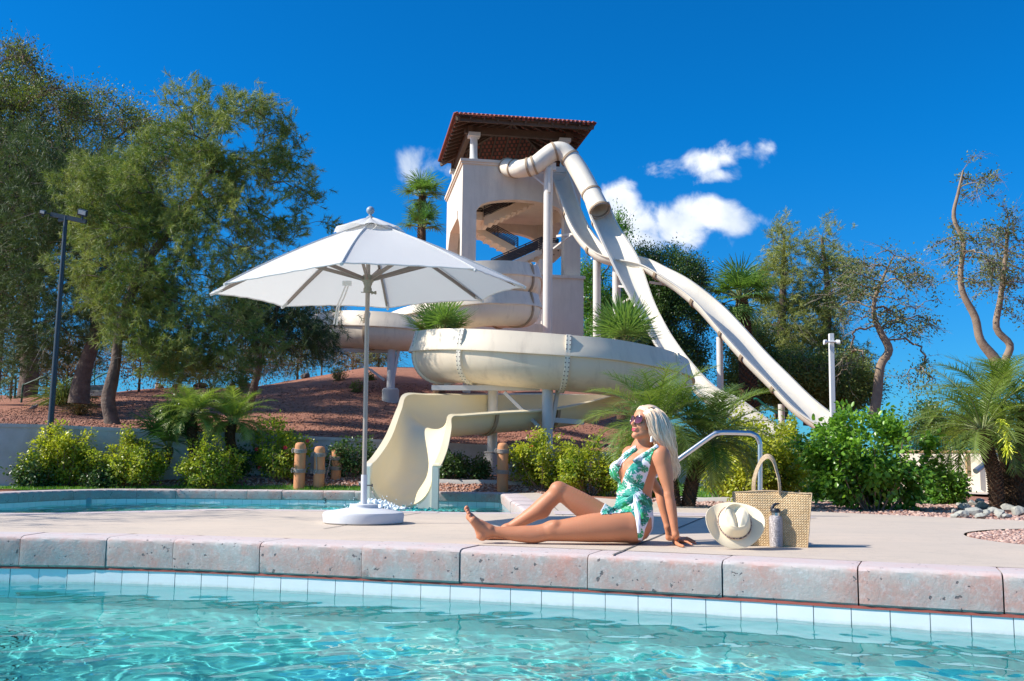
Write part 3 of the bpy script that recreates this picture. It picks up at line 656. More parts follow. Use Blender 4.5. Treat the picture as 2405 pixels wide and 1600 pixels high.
ex = [((1440,926,21.0),(1480,915,20.1),.5,0,0),((1400,927,20.6),(1442,928,19.6),.5,0,0),((1255,927,19.7),(1311,956,18.7),.52,0,0),((1105,928,18.8),(1167,966,17.7),.54,0,0),((1010,928,18.2),(1085,972,17.05),.56,0,0),
      ((958,929,17.6),(1053,975,16.75),.48,0,0),((943,963,16.8),(1048,1003,16.2),.47,0,0),((920,1026,16.0),(1036,1049,15.7),.56,0,0),((890,1073,15.4),(1024,1080,15.2),.56,0,0),((869,1094,14.65),(1016,1094,14.6),.60,0,0)]
S2 = [(P(*a), P(*b), c, d, e) for a, b, c, d, e in ex]
S2[-1] = (S2[-1][0], S2[-1][1], .60, 0, 0)
M_FLUMEY = mat('yellow cream gelcoat', (.84,.70,.43), .38, noise=(1.1,.8,9), col2=(.74,.66,.48), bump=(3,.1,.01))  # exit run has a yellower base colour than the loops above
flume('exit_flume', S2, M_FLUMEY, sa, n=8, seams=[3, 2.0], seamw=.07, fl=.085, shape=.72)
mb = MB()     # splash end: side cheeks that carry the mouth over the pool edge
for px0, px1 in ((857,870),(1015,1030)):
    a = P(px0,1094,14.62); b = P(px1,1094,14.62); V = []
    for y in (14.6, 14.85):
        for q in (a, b): V += [(q[0], y, -.32), (q[0], y, a[2]-.01+(y-14.6)*.2)]
    mb.add(V, [(0,2,3,1),(4,5,7,6),(0,1,5,4),(2,6,7,3),(1,3,7,5),(0,4,6,2)])
L_, R_ = S2[-1][0], S2[-1][1]; c_ = (L_+R_)/2; h_ = (R_-L_)/2; V = []      # web under the mouth
for t_ in np.linspace(0, math.pi, 25):
    p = c_-h_*1.05*math.cos(t_)+np.array([0, 0, -.645*math.sin(t_)**.72]); V += [p+(0,.02,0), np.array([p[0], p[1]+.02, -.34])]
mb.add(V, [(2*i, 2*i+1, 2*i+3, 2*i+2) for i in range(24)])
mb.build('mouth_frame', mat('pale mouth gelcoat', (.78,.74,.60), .4, noise=(2,.5,7), col2=(.70,.66,.54)), sa)
def post(parent, x, ytop, D, r, zb=None, m=M_STEELW, name='support_post', base=None, pw=0):
    p = P(x, ytop, D); zb = TZ(p[0], p[1]) if zb is None else zb; mb = MB(); mb.tube([(p[0], p[1], zb-.2), (p[0], p[1], p[2])], r, 20); o = autosmooth(mb.build(name, m, parent), 40)
    if base:
        mb = MB(); mb.lathe([(base[0]*1.02,-.4),(base[0],-.02),(base[0],base[1]-.03),(base[0]-.03,base[1])], (p[0], p[1], zb), 24); autosmooth(mb.build('footing', M_CONC, o), 40)
        mb = MB(); mb.lathe([(r*1.7,base[1]),(r*1.7,base[1]+.02),(r*1.01,base[1]+.022)], (p[0], p[1], zb), 20); mb.build('base_plate', m, o)
    return p
post(sa, 1286, 903, 18.25, .10, m=M_STEEL); post(sa, 1158, 897, 19.0, .095, base=(.16,.42)); p = post(sa, 920, 818, 27.9, .115, m=M_STEEL, base=(.24,.34))
for a_ in ((P(1014,911,18.5), P(1268,912,18.5), .1, .09), (P(1185,922,18.5), P(1268,1004,18.3), .06, .06), (P(1310,917,18.4), P(1288,1040,18.3), .05, .07), (P(1045,905,19.2), P(1120,880,18.7), .06, .05), (P(1110,905,19.0), P(1260,905,18.6), .05, .05), (P(1290,986,18.4), P(1370,992,18.6), .06, .09)): mb = MB(); mb.bar(*a_); mb.build('support_brace', M_STEEL, sa)
for a_ in ((P(780,822,28.2), P(925,825,28.2), .1, .1), (P(870,868,28.2), P(903,893,28.2), .07, .07), (P(845,853,28.2), P(872,870,28.2), .05, .05), (P(936,822,27.9), P(918,920,27.8), .05, .08)): mb = MB(); mb.bar(*a_); mb.build('support_brace', M_STEEL, sa)
post(sa, 1099, 712, 30.5, .12, zb=2.5)
# --- slide B: closed tube over the top, then an open flume
sb = empty('speed_slide', P(1560,1000,42)*[1,1,0], 'straight steep cream speed slide that starts as a closed tube at the tower top', 'water slide')
tb = [P(1188,392,46.6), P(1205,396,45.6), P(1228,396,45.0), P(1258,387,44.8), P(1282,369,44.8), P(1300,357,44.8), P(1320,356,44.8), P(1339,372,44.7), P(1361,403,44.4), P(1388,453,43.8), P(1410,496,43.2)]
tp = crom(tb, 10); mb = MB(); mb.tube(tp, np.linspace(.41,.45,len(tp)), 30, caps=False); mb.tube(tp[::-1], np.linspace(.425,.385,len(tp)), 30, caps=False); autosmooth(mb.build('tube', M_FLUME2, sb), 40)
mb = MB(); n_ = 30     # annulus at the mouth
for i in (2, 12, 24, 28, 50, 69, 90, 99):
    mr_ = MB(); mr_.tube([tp[i], tp[i]+(tp[min(i+1, len(tp)-1)]-tp[i-1])/np.linalg.norm(tp[min(i+1, len(tp)-1)]-tp[i-1])*.1], .455 if i < 60 else (.475 if i < 99 else .50), 30, caps=False)
    e_ = np.array(mr_.V); nn_ = 30; inner = []
    for a in (0, 1):
        ring = e_[a*nn_:(a+1)*nn_]; c0 = ring.mean(0); inner += list(c0+(ring-c0)*.82)
    mr_.add(inner, [(k, (k+1) % nn_, nn_+(k+1) % nn_, nn_+k) for k in range(nn_)])
    mr_.F += [(k, (k+1) % nn_, 2*nn_+(k+1) % nn_, 2*nn_+k) for k in range(nn_)]+[(nn_+k, nn_+(k+1) % nn_, 3*nn_+(k+1) % nn_, 3*nn_+k) for k in range(nn_)]
    autosmooth(mr_.build('flange', M_FLANGE, sb), 40)
bb = [((1380,478,43.6),(1426,474,43.8)),((1389,504,43.2),(1438,506,43.6)),((1401,530,42.8),(1453,535,43.3)),((1452,640,41.4),(1497,610,42.0)),((1503,737,40.0),(1532,705,40.6)),((1530,790,39.2),(1554,752,39.8)),((1562,835,38.5),(1581,798,39.1)),
      ((1605,885,37.7),(1620,850,38.3)),((1655,930,37.0),(1677,909,37.6)),((1705,965,36.5),(1738,940,37.2)),((1770,1003,36.0),(1812,992,36.8)),((1830,1035,35.5),(1880,1030,36.4))]
S3 = [(P(*a), P(*b), .42, 0, 0) for a, b in bb]
flume('flume', S3, M_FLUME2, sb, n=8, seams=[1.7, 3.0, 4.0, 5.2, 7.3, 8.4, 9.4], seamw=.12, fl=.07, shape=.8)
post(sb, 1288, 395, 44.9, .215, zb=.5)
for a_, b_2, c_2, d_2 in ((P(1272,392,44.9), P(1306,392,44.9), .2, .35),(P(1290,395,44.6), P(1290,452,44.6), .1, .1),(P(1240,404,45), P(1285,440,44.9), .07, .07)): mb = MB(); mb.bar(a_, b_2, c_2, d_2); mb.build('post_bracket', M_STEELW, sb)
# --- slide C: open all the way, passing behind B
sc_ = empty('wavy_speed_slide', P(1700,1000,42)*[1,1,0], 'open cream speed slide with a hump that crosses behind the steep straight one', 'water slide')
ccp = [((1290,392,47.2),(1318,384,47.6)),((1301,420,46.2),(1333,405,46.6)),((1313,450,45.4),(1349,455,45.9)),((1330,496,44.7),(1366,500,45.3)),((1349,536,44.1),(1386,540,44.8)),((1375,571,43.6),(1412,572,44.3)),
       ((1404,594,43.0),(1438,592,43.9)),((1440,606,42.5),(1470,598,43.5)),((1500,618,41.8),(1518,607,42.9)),((1545,641,41.1),(1565,629,42.2)),((1595,674,40.5),(1622,660,41.5)),((1640,712,39.9),(1690,713,40.9)),
       ((1695,776,39.2),(1742,766,40.2)),((1745,832,38.5),(1800,830,39.5)),((1810,898,37.8),(1852,882,38.8)),((1870,960,37.1),(1912,940,38.1)),((1945,1012,36.4),(1990,1000,37.4))]
S4 = [(P(*a), P(*b), .45, 0, 0) for a, b in ccp]
flume('flume', S4, M_FLUME2, sc_, n=8, seams=[3.0, 5.3, 8.9, 10.7, 12.0, 12.95, 14.1], seamw=.13, fl=.07)
for (x, y, D, r) in ((1402,602,43.8,.175),(1448,612,43.2,.185),(1690,792,39.9,.13),(1835,950,38.6,.125)): post(sc_, x, y, D, r, zb=.2)
for a_, b_2, c_2, d_2 in ((P(1308,555,45.5), P(1352,549,44.6), .09, .1),(P(1300,584,45.6), P(1340,553,44.8), .06, .07),(P(1462,712,43), P(1486,697,42.2), .08, .09),(P(1448,672,43.2), P(1480,675,42.4), .08, .09),(P(1400,596,43.9), P(1406,604,43.7), .3, .12),(P(1530,664,42.4), P(1560,668,41.9), .3, .1)): mb = MB(); mb.bar(a_, b_2, c_2, d_2); mb.build('post_bracket', M_STEELW, sc_)
# ================================================================ parasol
M_CANVAS = mat('white canvas', (.75,.75,.74), .9, bump=(220,.15,.001), noise=(2.5,.3,6), col2=(.67,.665,.65))
m_ = M_CANVAS; t_ = m_.node_tree; b_ = t_.nodes['Principled BSDF']; tr_ = N(t_, 'ShaderNodeBsdfTranslucent'); tr_.inputs[0].default_value = (.80,.79,.76,1)
ms_ = N(t_, 'ShaderNodeMixShader'); ms_.inputs[0].default_value = .32; t_.links.new(b_.outputs[0], ms_.inputs[1]); t_.links.new(tr_.outputs[0], ms_.inputs[2]); t_.links.new(ms_.outputs[0], t_.nodes['Material Output'].inputs[0])
M_RIBM = mat('taupe aluminium', (.27,.21,.175), .5, noise=(3,.4,6), col2=(.22,.17,.14))
M_POLE = mat('champagne aluminium', (.38,.32,.27), .4, metal=.35, noise=(3,.4,6), col2=(.36,.31,.27))
M_PLAST = mat('olive grey plastic', (.30,.29,.23), .6)
M_BASE = mat('white painted concrete base', (.62,.63,.65), .65, noise=(5,.5,9), col2=(.52,.53,.55), bump=(60,.25,.002))
UC = np.array([-1.176, 8.1, 0]); UT = np.array([-1.20, 8.1, 2.5])
um = empty('parasol', UC, 'large white canvas parasol with taupe ribs on a round white base', 'parasol')
mb = MB(); mb.lathe([(.30,.0),(.318,.012),(.324,.07),(.316,.088),(.30,.094),(.15,.118),(.118,.122),(.113,.128),(.112,.148),(.105,.152),(.03,.152)], UC, 64); autosmooth(mb.build('base', M_BASE, um), 35)
def upole(z): return UC*(1-z/2.5)+UT*np.array([1, 1, 1])*(z/2.5) if False else np.array([UC[0]+(UT[0]-UC[0])*z/2.5, 8.1, z])
mb = MB(); mb.tube([upole(.15), upole(.385)], .0245, 24); autosmooth(mb.build('sleeve', M_BASE, um)); sl2 = um.children[-1]
mb = MB(); mb.tube([upole(.30)+(-.032,-.0,0), upole(.30)+(.07,0,0)], .005, 8); mb.tube([upole(.30)+(.065,0,-.012), upole(.30)+(.065,0,.012)], .006, 8); mb.build('lock_pin', M_BOLT, um)
mb = MB(); mb.tube([upole(.38), upole(2.47)], .0185, 24); autosmooth(mb.build('pole', M_POLE, um))
RZ = {270: 1.862, 315: 1.90, 0: 1.935, 45: 1.965, 90: 1.945, 135: 1.89, 180: 1.852, 225: 1.775}
UR = 1.29; HUBR, HUBZ = .05, 2.455
rp = lambda a, r=UR, z=None: np.array([UT[0]+.01+r*math.cos(rad(a)), 8.1+r*math.sin(rad(a)), RZ[a] if z is None else z])
ang = [270, 315, 0, 45, 90, 135, 180, 225]
V = []; Fs = []; NR, NT = 14, 12
for a in ang:
    p0, p1 = rp(a), rp((a+45) % 360); base = len(V)
    for i in range(NR+1):
        s = i/NR; q = HUBR/UR+(1-HUBR/UR)*s
        for j in range(NT+1):
            t = j/NT; e = p0*(1-t)+p1*t; c = np.array([UT[0]+.01, 8.1, HUBZ+.01]); p = c+(e-c)*q
            bow = 4*t*(1-t); p[2] -= .018*bow*math.sin(math.pi*min(1, s*1.0))*.8-(.0 if s < 1 else 0); p[2] += .012*bow*s*s
            p[:2] += (c-p)[:2]*.035*bow*s**3; p[2] += .03*math.sin(math.pi*s)*1.0; p[2] += .0025*math.sin(t*31+s*9)*s
            V.append(p)
    Fs += [(base+i*(NT+1)+j, base+(i+1)*(NT+1)+j, base+(i+1)*(NT+1)+j+1, base+i*(NT+1)+j+1) for i in range(NR) for j in range(NT)]
cn = mk('canopy', V, Fs, M_CANVAS, um); autosmooth(cn, 12)
# hem, seams over the ribs and pocket ends
mb = MB()
for a in ang:
    for pts in ([V[i*(NT+1)+NT*0+ang.index(a)*(NR+1)*(NT+1)]+(0,0,.004) for i in range(NR+1)],): mb.tube(pts, .006, 6)
    k = ang.index(a)*(NR+1)*(NT+1)+NR*(NT+1); mb.tube([V[k+j] for j in range(NT+1)], .0055, 6)
    e = rp(a); c = np.array([UT[0]+.01, 8.1, HUBZ]); d = (e-c)/np.linalg.norm(e-c); mb.tube([e-d*.10+(0,0,-.012), e+d*.012+(0,0,-.006)], .013, 8)
autosmooth(mb.build('hem', M_CANVAS, cn), 40)
V2 = []; F2 = []; 
for ia, a in enumerate(ang):      # vent
    for i in range(6):
        s = i/5
        for j in range(9):
            t = j/8; e = rp(a, .30, 0)*(1-t)+rp((a+45) % 360, .30, 0)*t; c = np.array([UT[0]+.01, 8.1, 0]); p = c+(e-c)*(.12+.88*s)
            p[2] = 2.495-.115*s**1.15+.014*4*t*(1-t)*s**2*(1+.5*math.sin(ia*2.3))+.006*math.sin(ia*5+j); V2.append(p)
    b0 = ia*54; F2 += [(b0+i*9+j, b0+(i+1)*9+j, b0+(i+1)*9+j+1, b0+i*9+j+1) for i in range(5) for j in range(8)]
vt = mk('vent', V2, F2, M_CANVAS, cn); autosmooth(vt, 25)
mb = MB(); mb.lathe([(.03,2.47),(.042,2.485),(.03,2.51),(.013,2.52),(.012,2.535)], (UT[0]+.01,8.1,0), 20); 
prof = [(.012+.0,2.532)]+[(.034*math.sin(t_), 2.566-.034*math.cos(t_)) for t_ in np.linspace(.4, math.pi-.02, 12)]
mb.lathe(prof, (UT[0]+.01,8.1,0), 24); autosmooth(mb.build('finial', mat('grey ball finial', (.30,.35,.40), .45), um), 40)
mb = MB(); mb.lathe([(.045,2.40),(.05,2.41),(.05,2.45),(.03,2.46)], (UT[0]+.01,8.1,0), 20); autosmooth(mb.build('crown_hub', M_PLAST, um))
for a in ang:
    e = rp(a); c = np.array([UT[0]+.01, 8.1, 2.43]); d0 = (e-c)/np.linalg.norm(e-c); n_ = np.cross(d0, (0,0,1)); pts = []
    for s in (0, .25, .5, .75, 1.0): pts.append(c+(e-c)*(.04+.90*s)+np.array([0,0,.03*math.sin(math.pi*(.04+.9*s))-.016]))
    mb = MB()
    for p, q in zip(pts[:-1], pts[1:]): mb.bar(p, q+(q-p)*.01, .016, .026)
    rb = mb.build('rib', M_RIBM, um)
    m_pt = c+(e-c)*.50+np.array([0, 0, .03-.03]); st = np.array([upole(1.985)[0]+.045*math.cos(rad(a)), 8.1+.045*math.sin(rad(a)), 1.985])
    mb = MB(); mb.bar(st, m_pt, .018, .028); mb.build('strut', M_RIBM, rb)
p = upole(0); mb = MB(); mb.lathe([(.026,1.872),(.034,1.878),(.035,1.905),(.029,1.915),(.030,1.93),(.037,1.945),(.037,1.955),(.046,1.962),(.050,1.975),(.050,2.0),(.042,2.018),(.022,2.022)], (upole(1.95)[0],8.1,0), 24)
autosmooth(mb.build('runner', M_PLAST, um), 35)
mb = MB(); q = upole(1.872); mb.tube([q+(-.052,-.02,0), q+(.04,0,0)], .004, 8); mb.lathe([(.012,.03),(.016,.034),(.009,.048),(.010,.052),(.016,.066),(.012,.072)], q, 10, (np.array([0,1.,0]), np.array([0,0,1.]), np.array([1.,0,0]))); mb.build('stop_knob', M_PLAST, um)
# wire loops + tie ribbons + care tag sewn under the canopy
M_RIB = mat('white ribbon', (.80,.79,.76), .85)
def ribbonstrip(mb, pts, w, wd=(1,0,0)):
    pts = [np.array(p, float) for p in pts]; wd = np.array(wd, float)*w/2; b0 = mb.n; 
    mb.V += [tuple(p+s*wd) for p in pts for s in (-1, 1)]; mb.n += 2*len(pts); mb.F += [(b0+2*i, b0+2*i+1, b0+2*i+3, b0+2*i+2) for i in range(len(pts)-1)]
mb = MB(); mb.box(P(815,665.5,8.83), (.082,.004,.045)); mb.build('care_tag', M_RIB, cn)
for (a, b, c, e, f) in (((812,671),(800,700),(791,722),(787,745),(784,762)),((818,672),(808,700),(796,722),(793,742),(791,764))):
    mb = MB(); ribbonstrip(mb, [P(a[0],a[1],8.82), P(b[0],b[1],8.92), P(c[0],c[1],9.0), P(e[0],e[1],9.0), P(f[0],f[1],8.99)], .016, (.95,.2,.25)); mb.build('tie_ribbon', M_RIB, cn)
# ================================================================ handrail
hr = [P(1785,1209,9.85), P(1785,1060,9.85), P(1784,1040,9.85), P(1778,1026,9.85), P(1764,1018.5,9.85), P(1748,1017,9.85), P(1705,1016,9.86), P(1688,1017,9.86), P(1674,1022,9.87), P(1620,1060,9.9), P(1560,1103,9.94), P(1500,1146,9.98), P(1478,1164,10), P(1472,1178,10), P(1472,1207,10)]
mb = MB(); mb.tube(crom(hr, 6), .0245, 20); o = autosmooth(mb.build('handrail', mat('brushed stainless steel', (.62,.62,.63), .28, metal=1, noise=(20,.4,5), col2=(.5,.5,.51)), None), 40)
tag(o, 'bent stainless steel pool handrail standing behind the straw bag', 'handrail')
for q in (hr[0], hr[-1]):
    mb = MB(); mb.lathe([(.05,.004),(.052,.008),(.045,.018),(.027,.022)], (q[0], q[1], 0), 24); autosmooth(mb.build('flange', M_STEEL, o))
# ================================================================ bag
def m_weave():
    m, t, b, tc = newmat('woven palm leaf'); v = tc.outputs['UV']
    sp = N(t, 'ShaderNodeSeparateXYZ'); t.links.new(v, sp.inputs[0]); u, w_ = sp.outputs[0], sp.outputs[1]
    s = 66.0
    a = math_(t, 'MULTIPLY', math_(t, 'ADD', u, w_), s); c = math_(t, 'MULTIPLY', math_(t, 'SUBTRACT', u, w_), s)
    fa, fc = math_(t, 'FLOOR', a), math_(t, 'FLOOR', c)
    par = math_(t, 'ABSOLUTE', math_(t, 'MODULO', math_(t, 'ADD', fa, fc), 2.0))
    ra, rc = math_(t, 'FRACT', a), math_(t, 'FRACT', c)
    pa = math_(t, 'SINE', math_(t, 'MULTIPLY', ra, math.pi)); pc = math_(t, 'SINE', math_(t, 'MULTIPLY', rc, math.pi))
    mx = N(t, 'ShaderNodeMix'); t.links.new(par, mx.inputs[0]); t.links.new(pa, mx.inputs[2]); t.links.new(pc, mx.inputs[3]); h = mx.outputs[0]
    wn = N(t, 'ShaderNodeTexWhiteNoise', noise_dimensions='3D'); cb = N(t, 'ShaderNodeCombineXYZ')
    sel = N(t, 'ShaderNodeMix'); t.links.new(par, sel.inputs[0]); t.links.new(fa, sel.inputs[2]); t.links.new(fc, sel.inputs[3])
    t.links.new(fa, cb.inputs[0]); t.links.new(fc, cb.inputs[1]); t.links.new(cb.outputs[0], wn.inputs[0])
    c1 = mixcol(t, wn.outputs['Value'], (.66,.44,.21), (.86,.66,.38)); c2 = mixcol(t, h, (.44,.27,.12), c1)
    c3 = mixcol(t, noise(t, tc.outputs['Object'], 14, 6, .6, .4, .7), c2, (.66,.45,.24)); mm = N(t, 'ShaderNodeMix', data_type='RGBA'); mm.inputs[0].default_value = .3
    t.links.new(c2, mm.inputs[6]); t.links.new(c3, mm.inputs[7]); t.links.new(mm.outputs[2], b.inputs['Base Color']); b.inputs['Roughness'].default_value = .6
    bumpn(t, b, h, .9, .004); return m
M_WEAVE = m_weave(); M_STRAPW = mat('braided palm strap', (.66,.50,.31), .75, noise=(120,.9,3), col2=(.38,.25,.14), bump=(150,.8,.003))
BP = G(1815, 1284); bag = empty('straw_bag', BP, 'woven straw tote bag with two tall handles standing behind the hat and bottle', 'bag')
th_ = rad(-16); bu = np.array([math.cos(th_), math.sin(th_), 0]); bv = np.array([-math.sin(th_), math.cos(th_), 0])
def bagpt(u, v, z): return BP+bu*u+bv*v+np.array([0, 0, z])
n1 = 28; Lp = []
def bagloop(z):
    s = z/.33; hw = .205+.033*s; d = .125-.015*s; sh = .0; wav = .010*math.sin(s*5)
    f = []
    for t in np.linspace(0, 1, n1): x = -hw+2*hw*t; f.append((x+.012*(1-s)*0, 0+.012*math.sin(x*18+1)*s-.018*math.sin(math.pi*t)*math.sin(math.pi*s)*.8+.10*s*.35, x))
    for t in np.linspace(0, 1, 9)[1:-1]: f.append((hw-.022*math.sin(math.pi*t)*(.3+s)+wav, d*t+.10*s*.35, hw+d*t))
    for t in np.linspace(0, 1, n1): x = hw-2*hw*t; f.append((x, d+.012*math.sin(x*15)*s+.10*s*.2, 2*hw+d-x))
    for t in np.linspace(0, 1, 9)[1:-1]: f.append((-hw+.022*math.sin(math.pi*t)*(.3+s)+wav, d*(1-t)+.10*s*.3*(1), 4*hw+d+d*t))
    return f
V = []; UV = []; zs = np.linspace(0, .33, 15)
for z in zs:
    for (x, y, u) in bagloop(z):
        zz = z+(.006*math.sin(x*14+2)-.012*(x/.24)*0)*(z/.33); V.append(bagpt(x, y, zz)); UV.append((u*1.0, zz*1.0))
K = len(bagloop(0)); Fs = [(i*K+k, i*K+(k+1) % K, (i+1)*K+(k+1) % K, (i+1)*K+k) for i in range(len(zs)-1) for k in range(K)]+[tuple(range(K-1, -1, -1))]
bb_ = mk('bag_body', V, Fs, M_WEAVE, bag); autosmooth(bb_, 40); uv = bb_.data.uv_layers.new(name='UVMap')
for l in bb_.data.loops: uv.data[l.index].uv = UV[l.vertex_index]
sm = bb_.modifiers.new('solid', 'SOLIDIFY'); sm.thickness = .004; sm.offset = -1
mb = MB(); mb.tube([V[(len(zs)-1)*K+k] for k in list(range(K))+[0]], .0042, 6, caps=False)
for k in (n1-1, 0): mb.tube([V[i*K+k] for i in range(len(zs))], .0036, 6)
mb.build('edge_binding', M_STRAPW, bb_)
for off, sgn, ap in ((0, 1, .0), (.10, -1, .012)):
    pts = [bagpt(-.112,.035+off*.95,.315), bagpt(-.107,.02+off*.95,.40), bagpt(-.085,.03+off*.8,.475), bagpt(-.055,.045+off*.6,.525+ap), bagpt(-.02,.05+off*.5,.545+ap), bagpt(.012,.045+off*.6,.52+ap), bagpt(.03,.035+off*.8,.465), bagpt(.045,.02+off*.95,.40), bagpt(.048,.035+off*.95,.315)]
    pp = crom(pts, 6); mb = MB(); wv = bv*.9+bu*.35; Tn = np.gradient(pp, axis=0); Vh = []
    for p, t_ in zip(pp, Tn):
        t_ = t_/np.linalg.norm(t_); w1 = np.array([0., -1, 0]); nn_ = np.cross(t_, w1); nn_ /= np.linalg.norm(nn_); w2 = np.cross(nn_, t_)
        wd_ = (nn_*.8+w2*.6); wd_ /= np.linalg.norm(wd_); th2 = np.cross(wd_, t_); 
        for a_, c_ in ((-1,-1),(1,-1),(1,1),(-1,1)): Vh.append(p+wd_*a_*.011+th2*c_*.0022)
    m2 = len(pp); mb.add(Vh, [(i*4+k, (i+1)*4+k, (i+1)*4+(k+1) % 4, i*4+(k+1) % 4) for i in range(m2-1) for k in range(4)]+[(0,1,2,3),((m2-1)*4+3,(m2-1)*4+2,(m2-1)*4+1,(m2-1)*4)])
    autosmooth(mb.build('handle', M_STRAPW, bag), 40)
# ================================================================ bottle
bt = G(1823, 1284.5); btl = empty('water_bottle', bt, 'sparkly grey water bottle with a black hooked cap in front of the straw bag', 'bottle')
m, t, b, tc = newmat('glitter wrap'); vo = N(t, 'ShaderNodeTexVoronoi'); vo.inputs['Scale'].default_value = 240; t.links.new(tc.outputs['Object'], vo.inputs['Vector'])
sp = N(t, 'ShaderNodeSeparateColor'); t.links.new(vo.outputs['Color'], sp.inputs[0]); t.links.new(mixcol(t, sp.outputs[0], (.27,.24,.24), (.62,.58,.58)), b.inputs['Base Color']); b.inputs['Roughness'].default_value = .35; b.inputs['Metallic'].default_value = .3
bumpn(t, b, vo.outputs['Distance'], .9, .003)
mb = MB(); mb.lathe([(.036,0),(.039,.003),(.0405,.02),(.0415,.10),(.0415,.165),(.039,.178),(.033,.187),(.028,.190)], bt, 36); autosmooth(mb.build('bottle_body', m, btl), 35)
mb = MB(); mb.lathe([(.0275,.188),(.0275,.207),(.0255,.208)], bt, 32); autosmooth(mb.build('neck', mat('polished steel', (.6,.6,.6), .2, metal=1), btl), 35)
M_CAP = mat('black cap plastic', (.02,.022,.03), .45)
mb = MB(); mb.lathe([(.0265,.206),(.0275,.21),(.027,.224),(.022,.232),(.004,.234)], bt, 28)
hk = crom([bt+(-.0175,0,.215), bt+(-.019,0,.232), bt+(-.013,0,.248), bt+(0,0,.257), bt+(.014,0,.261), bt+(.0275,0,.261)], 6)
mb.tube(hk, np.r_[np.linspace(.0135,.011,10), np.linspace(.011,.004,len(hk)-10)], 14); autosmooth(mb.build('cap', M_CAP, btl), 40)
# ================================================================ hat
HC = P(1724, 1228, 6.03)
A_ = np.array([-.04,-.87,.50]); A_ /= np.linalg.norm(A_); Rt = np.cross((0,0,1.), A_)*-1; Rt /= np.linalg.norm(Rt); Rt = -Rt if Rt[0] < 0 else Rt; Up = np.cross(A_, Rt); Up = -Up if Up[2] < 0 else Up
V = []; NA = 96; rs = np.r_[np.linspace(.0, .062, 16), np.linspace(.066, .0885, 12), np.linspace(.092, 1, 18)]
for ir, r in enumerate(rs):
    for k in range(NA):
        a = 2*math.pi*k/NA; ca, sa_ = math.cos(a), math.sin(a)
        if ir < 28:
            f = 1+.10*sa_*sa_-(.16*max(0, -sa_)**3 if r < .07 else .05*max(0, -sa_)**3)      # crown: longer up-down, narrow pinched front (towards the bottom)
            x, y = r*f*ca*1.08, r*f*sa_*1.12
            if ir < 16:
                h = .108-.010*(r/.062)**3
                y_ = y/.07
                wdt = .006+.030*max(0, (1+y_)*.5)**1.2; dent = (.020+.020*(1+y_)*.5)*math.exp(-(x/wdt)**2)*(.5+.5*np.tanh((1.05-abs(y_))*5))
                for sx in (-1, 1): dent += .003*math.exp(-(((x-sx*.045)/.014)**2+((y+.03)/.03)**2))
                h -= dent
            else:
                q = (r-.066)/(.0885-.066); h = (.108-.010)*(1-q)**.9+.004*q
                h = .096*(1-q**1.35)+.003; x *= 1+.02*math.sin(q*3); 
                dn_ = .010*math.exp(-((q-.15)/.35)**2)*math.exp(-((abs(x)-.062)/.02)**2)*math.exp(-((y+.035)/.03)**2); h -= dn_
        else:
            q = (r-.092)/(1-.092); R1x, R1y = .172, .154
            bx, by = .0885*1.08*ca, .0885*(1+.10*sa_*sa_-.05*max(0,-sa_)**3)*1.12*sa_
            x, y = bx+(R1x*ca-bx)*q, by+(R1y*sa_-by)*q
            h = .003-.004*q+.052*(abs(ca)**2.5)*q**2.2-.016*(sa_**2)*q**1.5
        V.append(HC+Rt*x+Up*(y-.006)+A_*h)
V = np.array(V); nr_ = len(rs); Fs = [(i*NA+k, (i+1)*NA+k, (i+1)*NA+(k+1) % NA, i*NA+(k+1) % NA) for i in range(nr_-1) for k in range(NA)]
V[:, 2] -= V[:, 2].min()-.004
hat = empty('straw_hat', (HC[0], HC[1], 0), 'cream straw cowboy hat propped on its brim against the bag', 'hat')
M_STRAW = mat('fine cream straw', (.86,.74,.52), .75, noise=(6,.5,6), col2=(.78,.64,.43), bump=(420,.5,.0012))
ho = mk('hat_shell', V, Fs, M_STRAW, hat); autosmooth(ho, 60); sm = ho.modifiers.new('solid', 'SOLIDIFY'); sm.thickness = .003; sm.offset = -1
mb = MB(); ring = V[26*NA:27*NA]; c0 = ring.mean(0); 
for s_ in range(2):
    pts = [c0+(ring[k % NA]-c0)*1.035+A_*(.004*math.sin(k*2*math.pi/3+s_*math.pi)+.003)+(ring[k % NA]-c0)/np.linalg.norm(ring[k % NA]-c0)*.0016*math.cos(k*2*math.pi/3+s_*math.pi) for k in range(NA+1)]
    mb.tube(pts, .0032, 6, caps=False)
m, t, b, tc = newmat('braided hat band'); c = mixcol(t, noise(t, tc.outputs['Object'], 130, 2, .5, .45, .55), (.10,.035,.03), (.55,.42,.36)); t.links.new(c, b.inputs['Base Color']); b.inputs['Roughness'].default_value = .6
autosmooth(mb.build('hat_band', m, hat), 60)
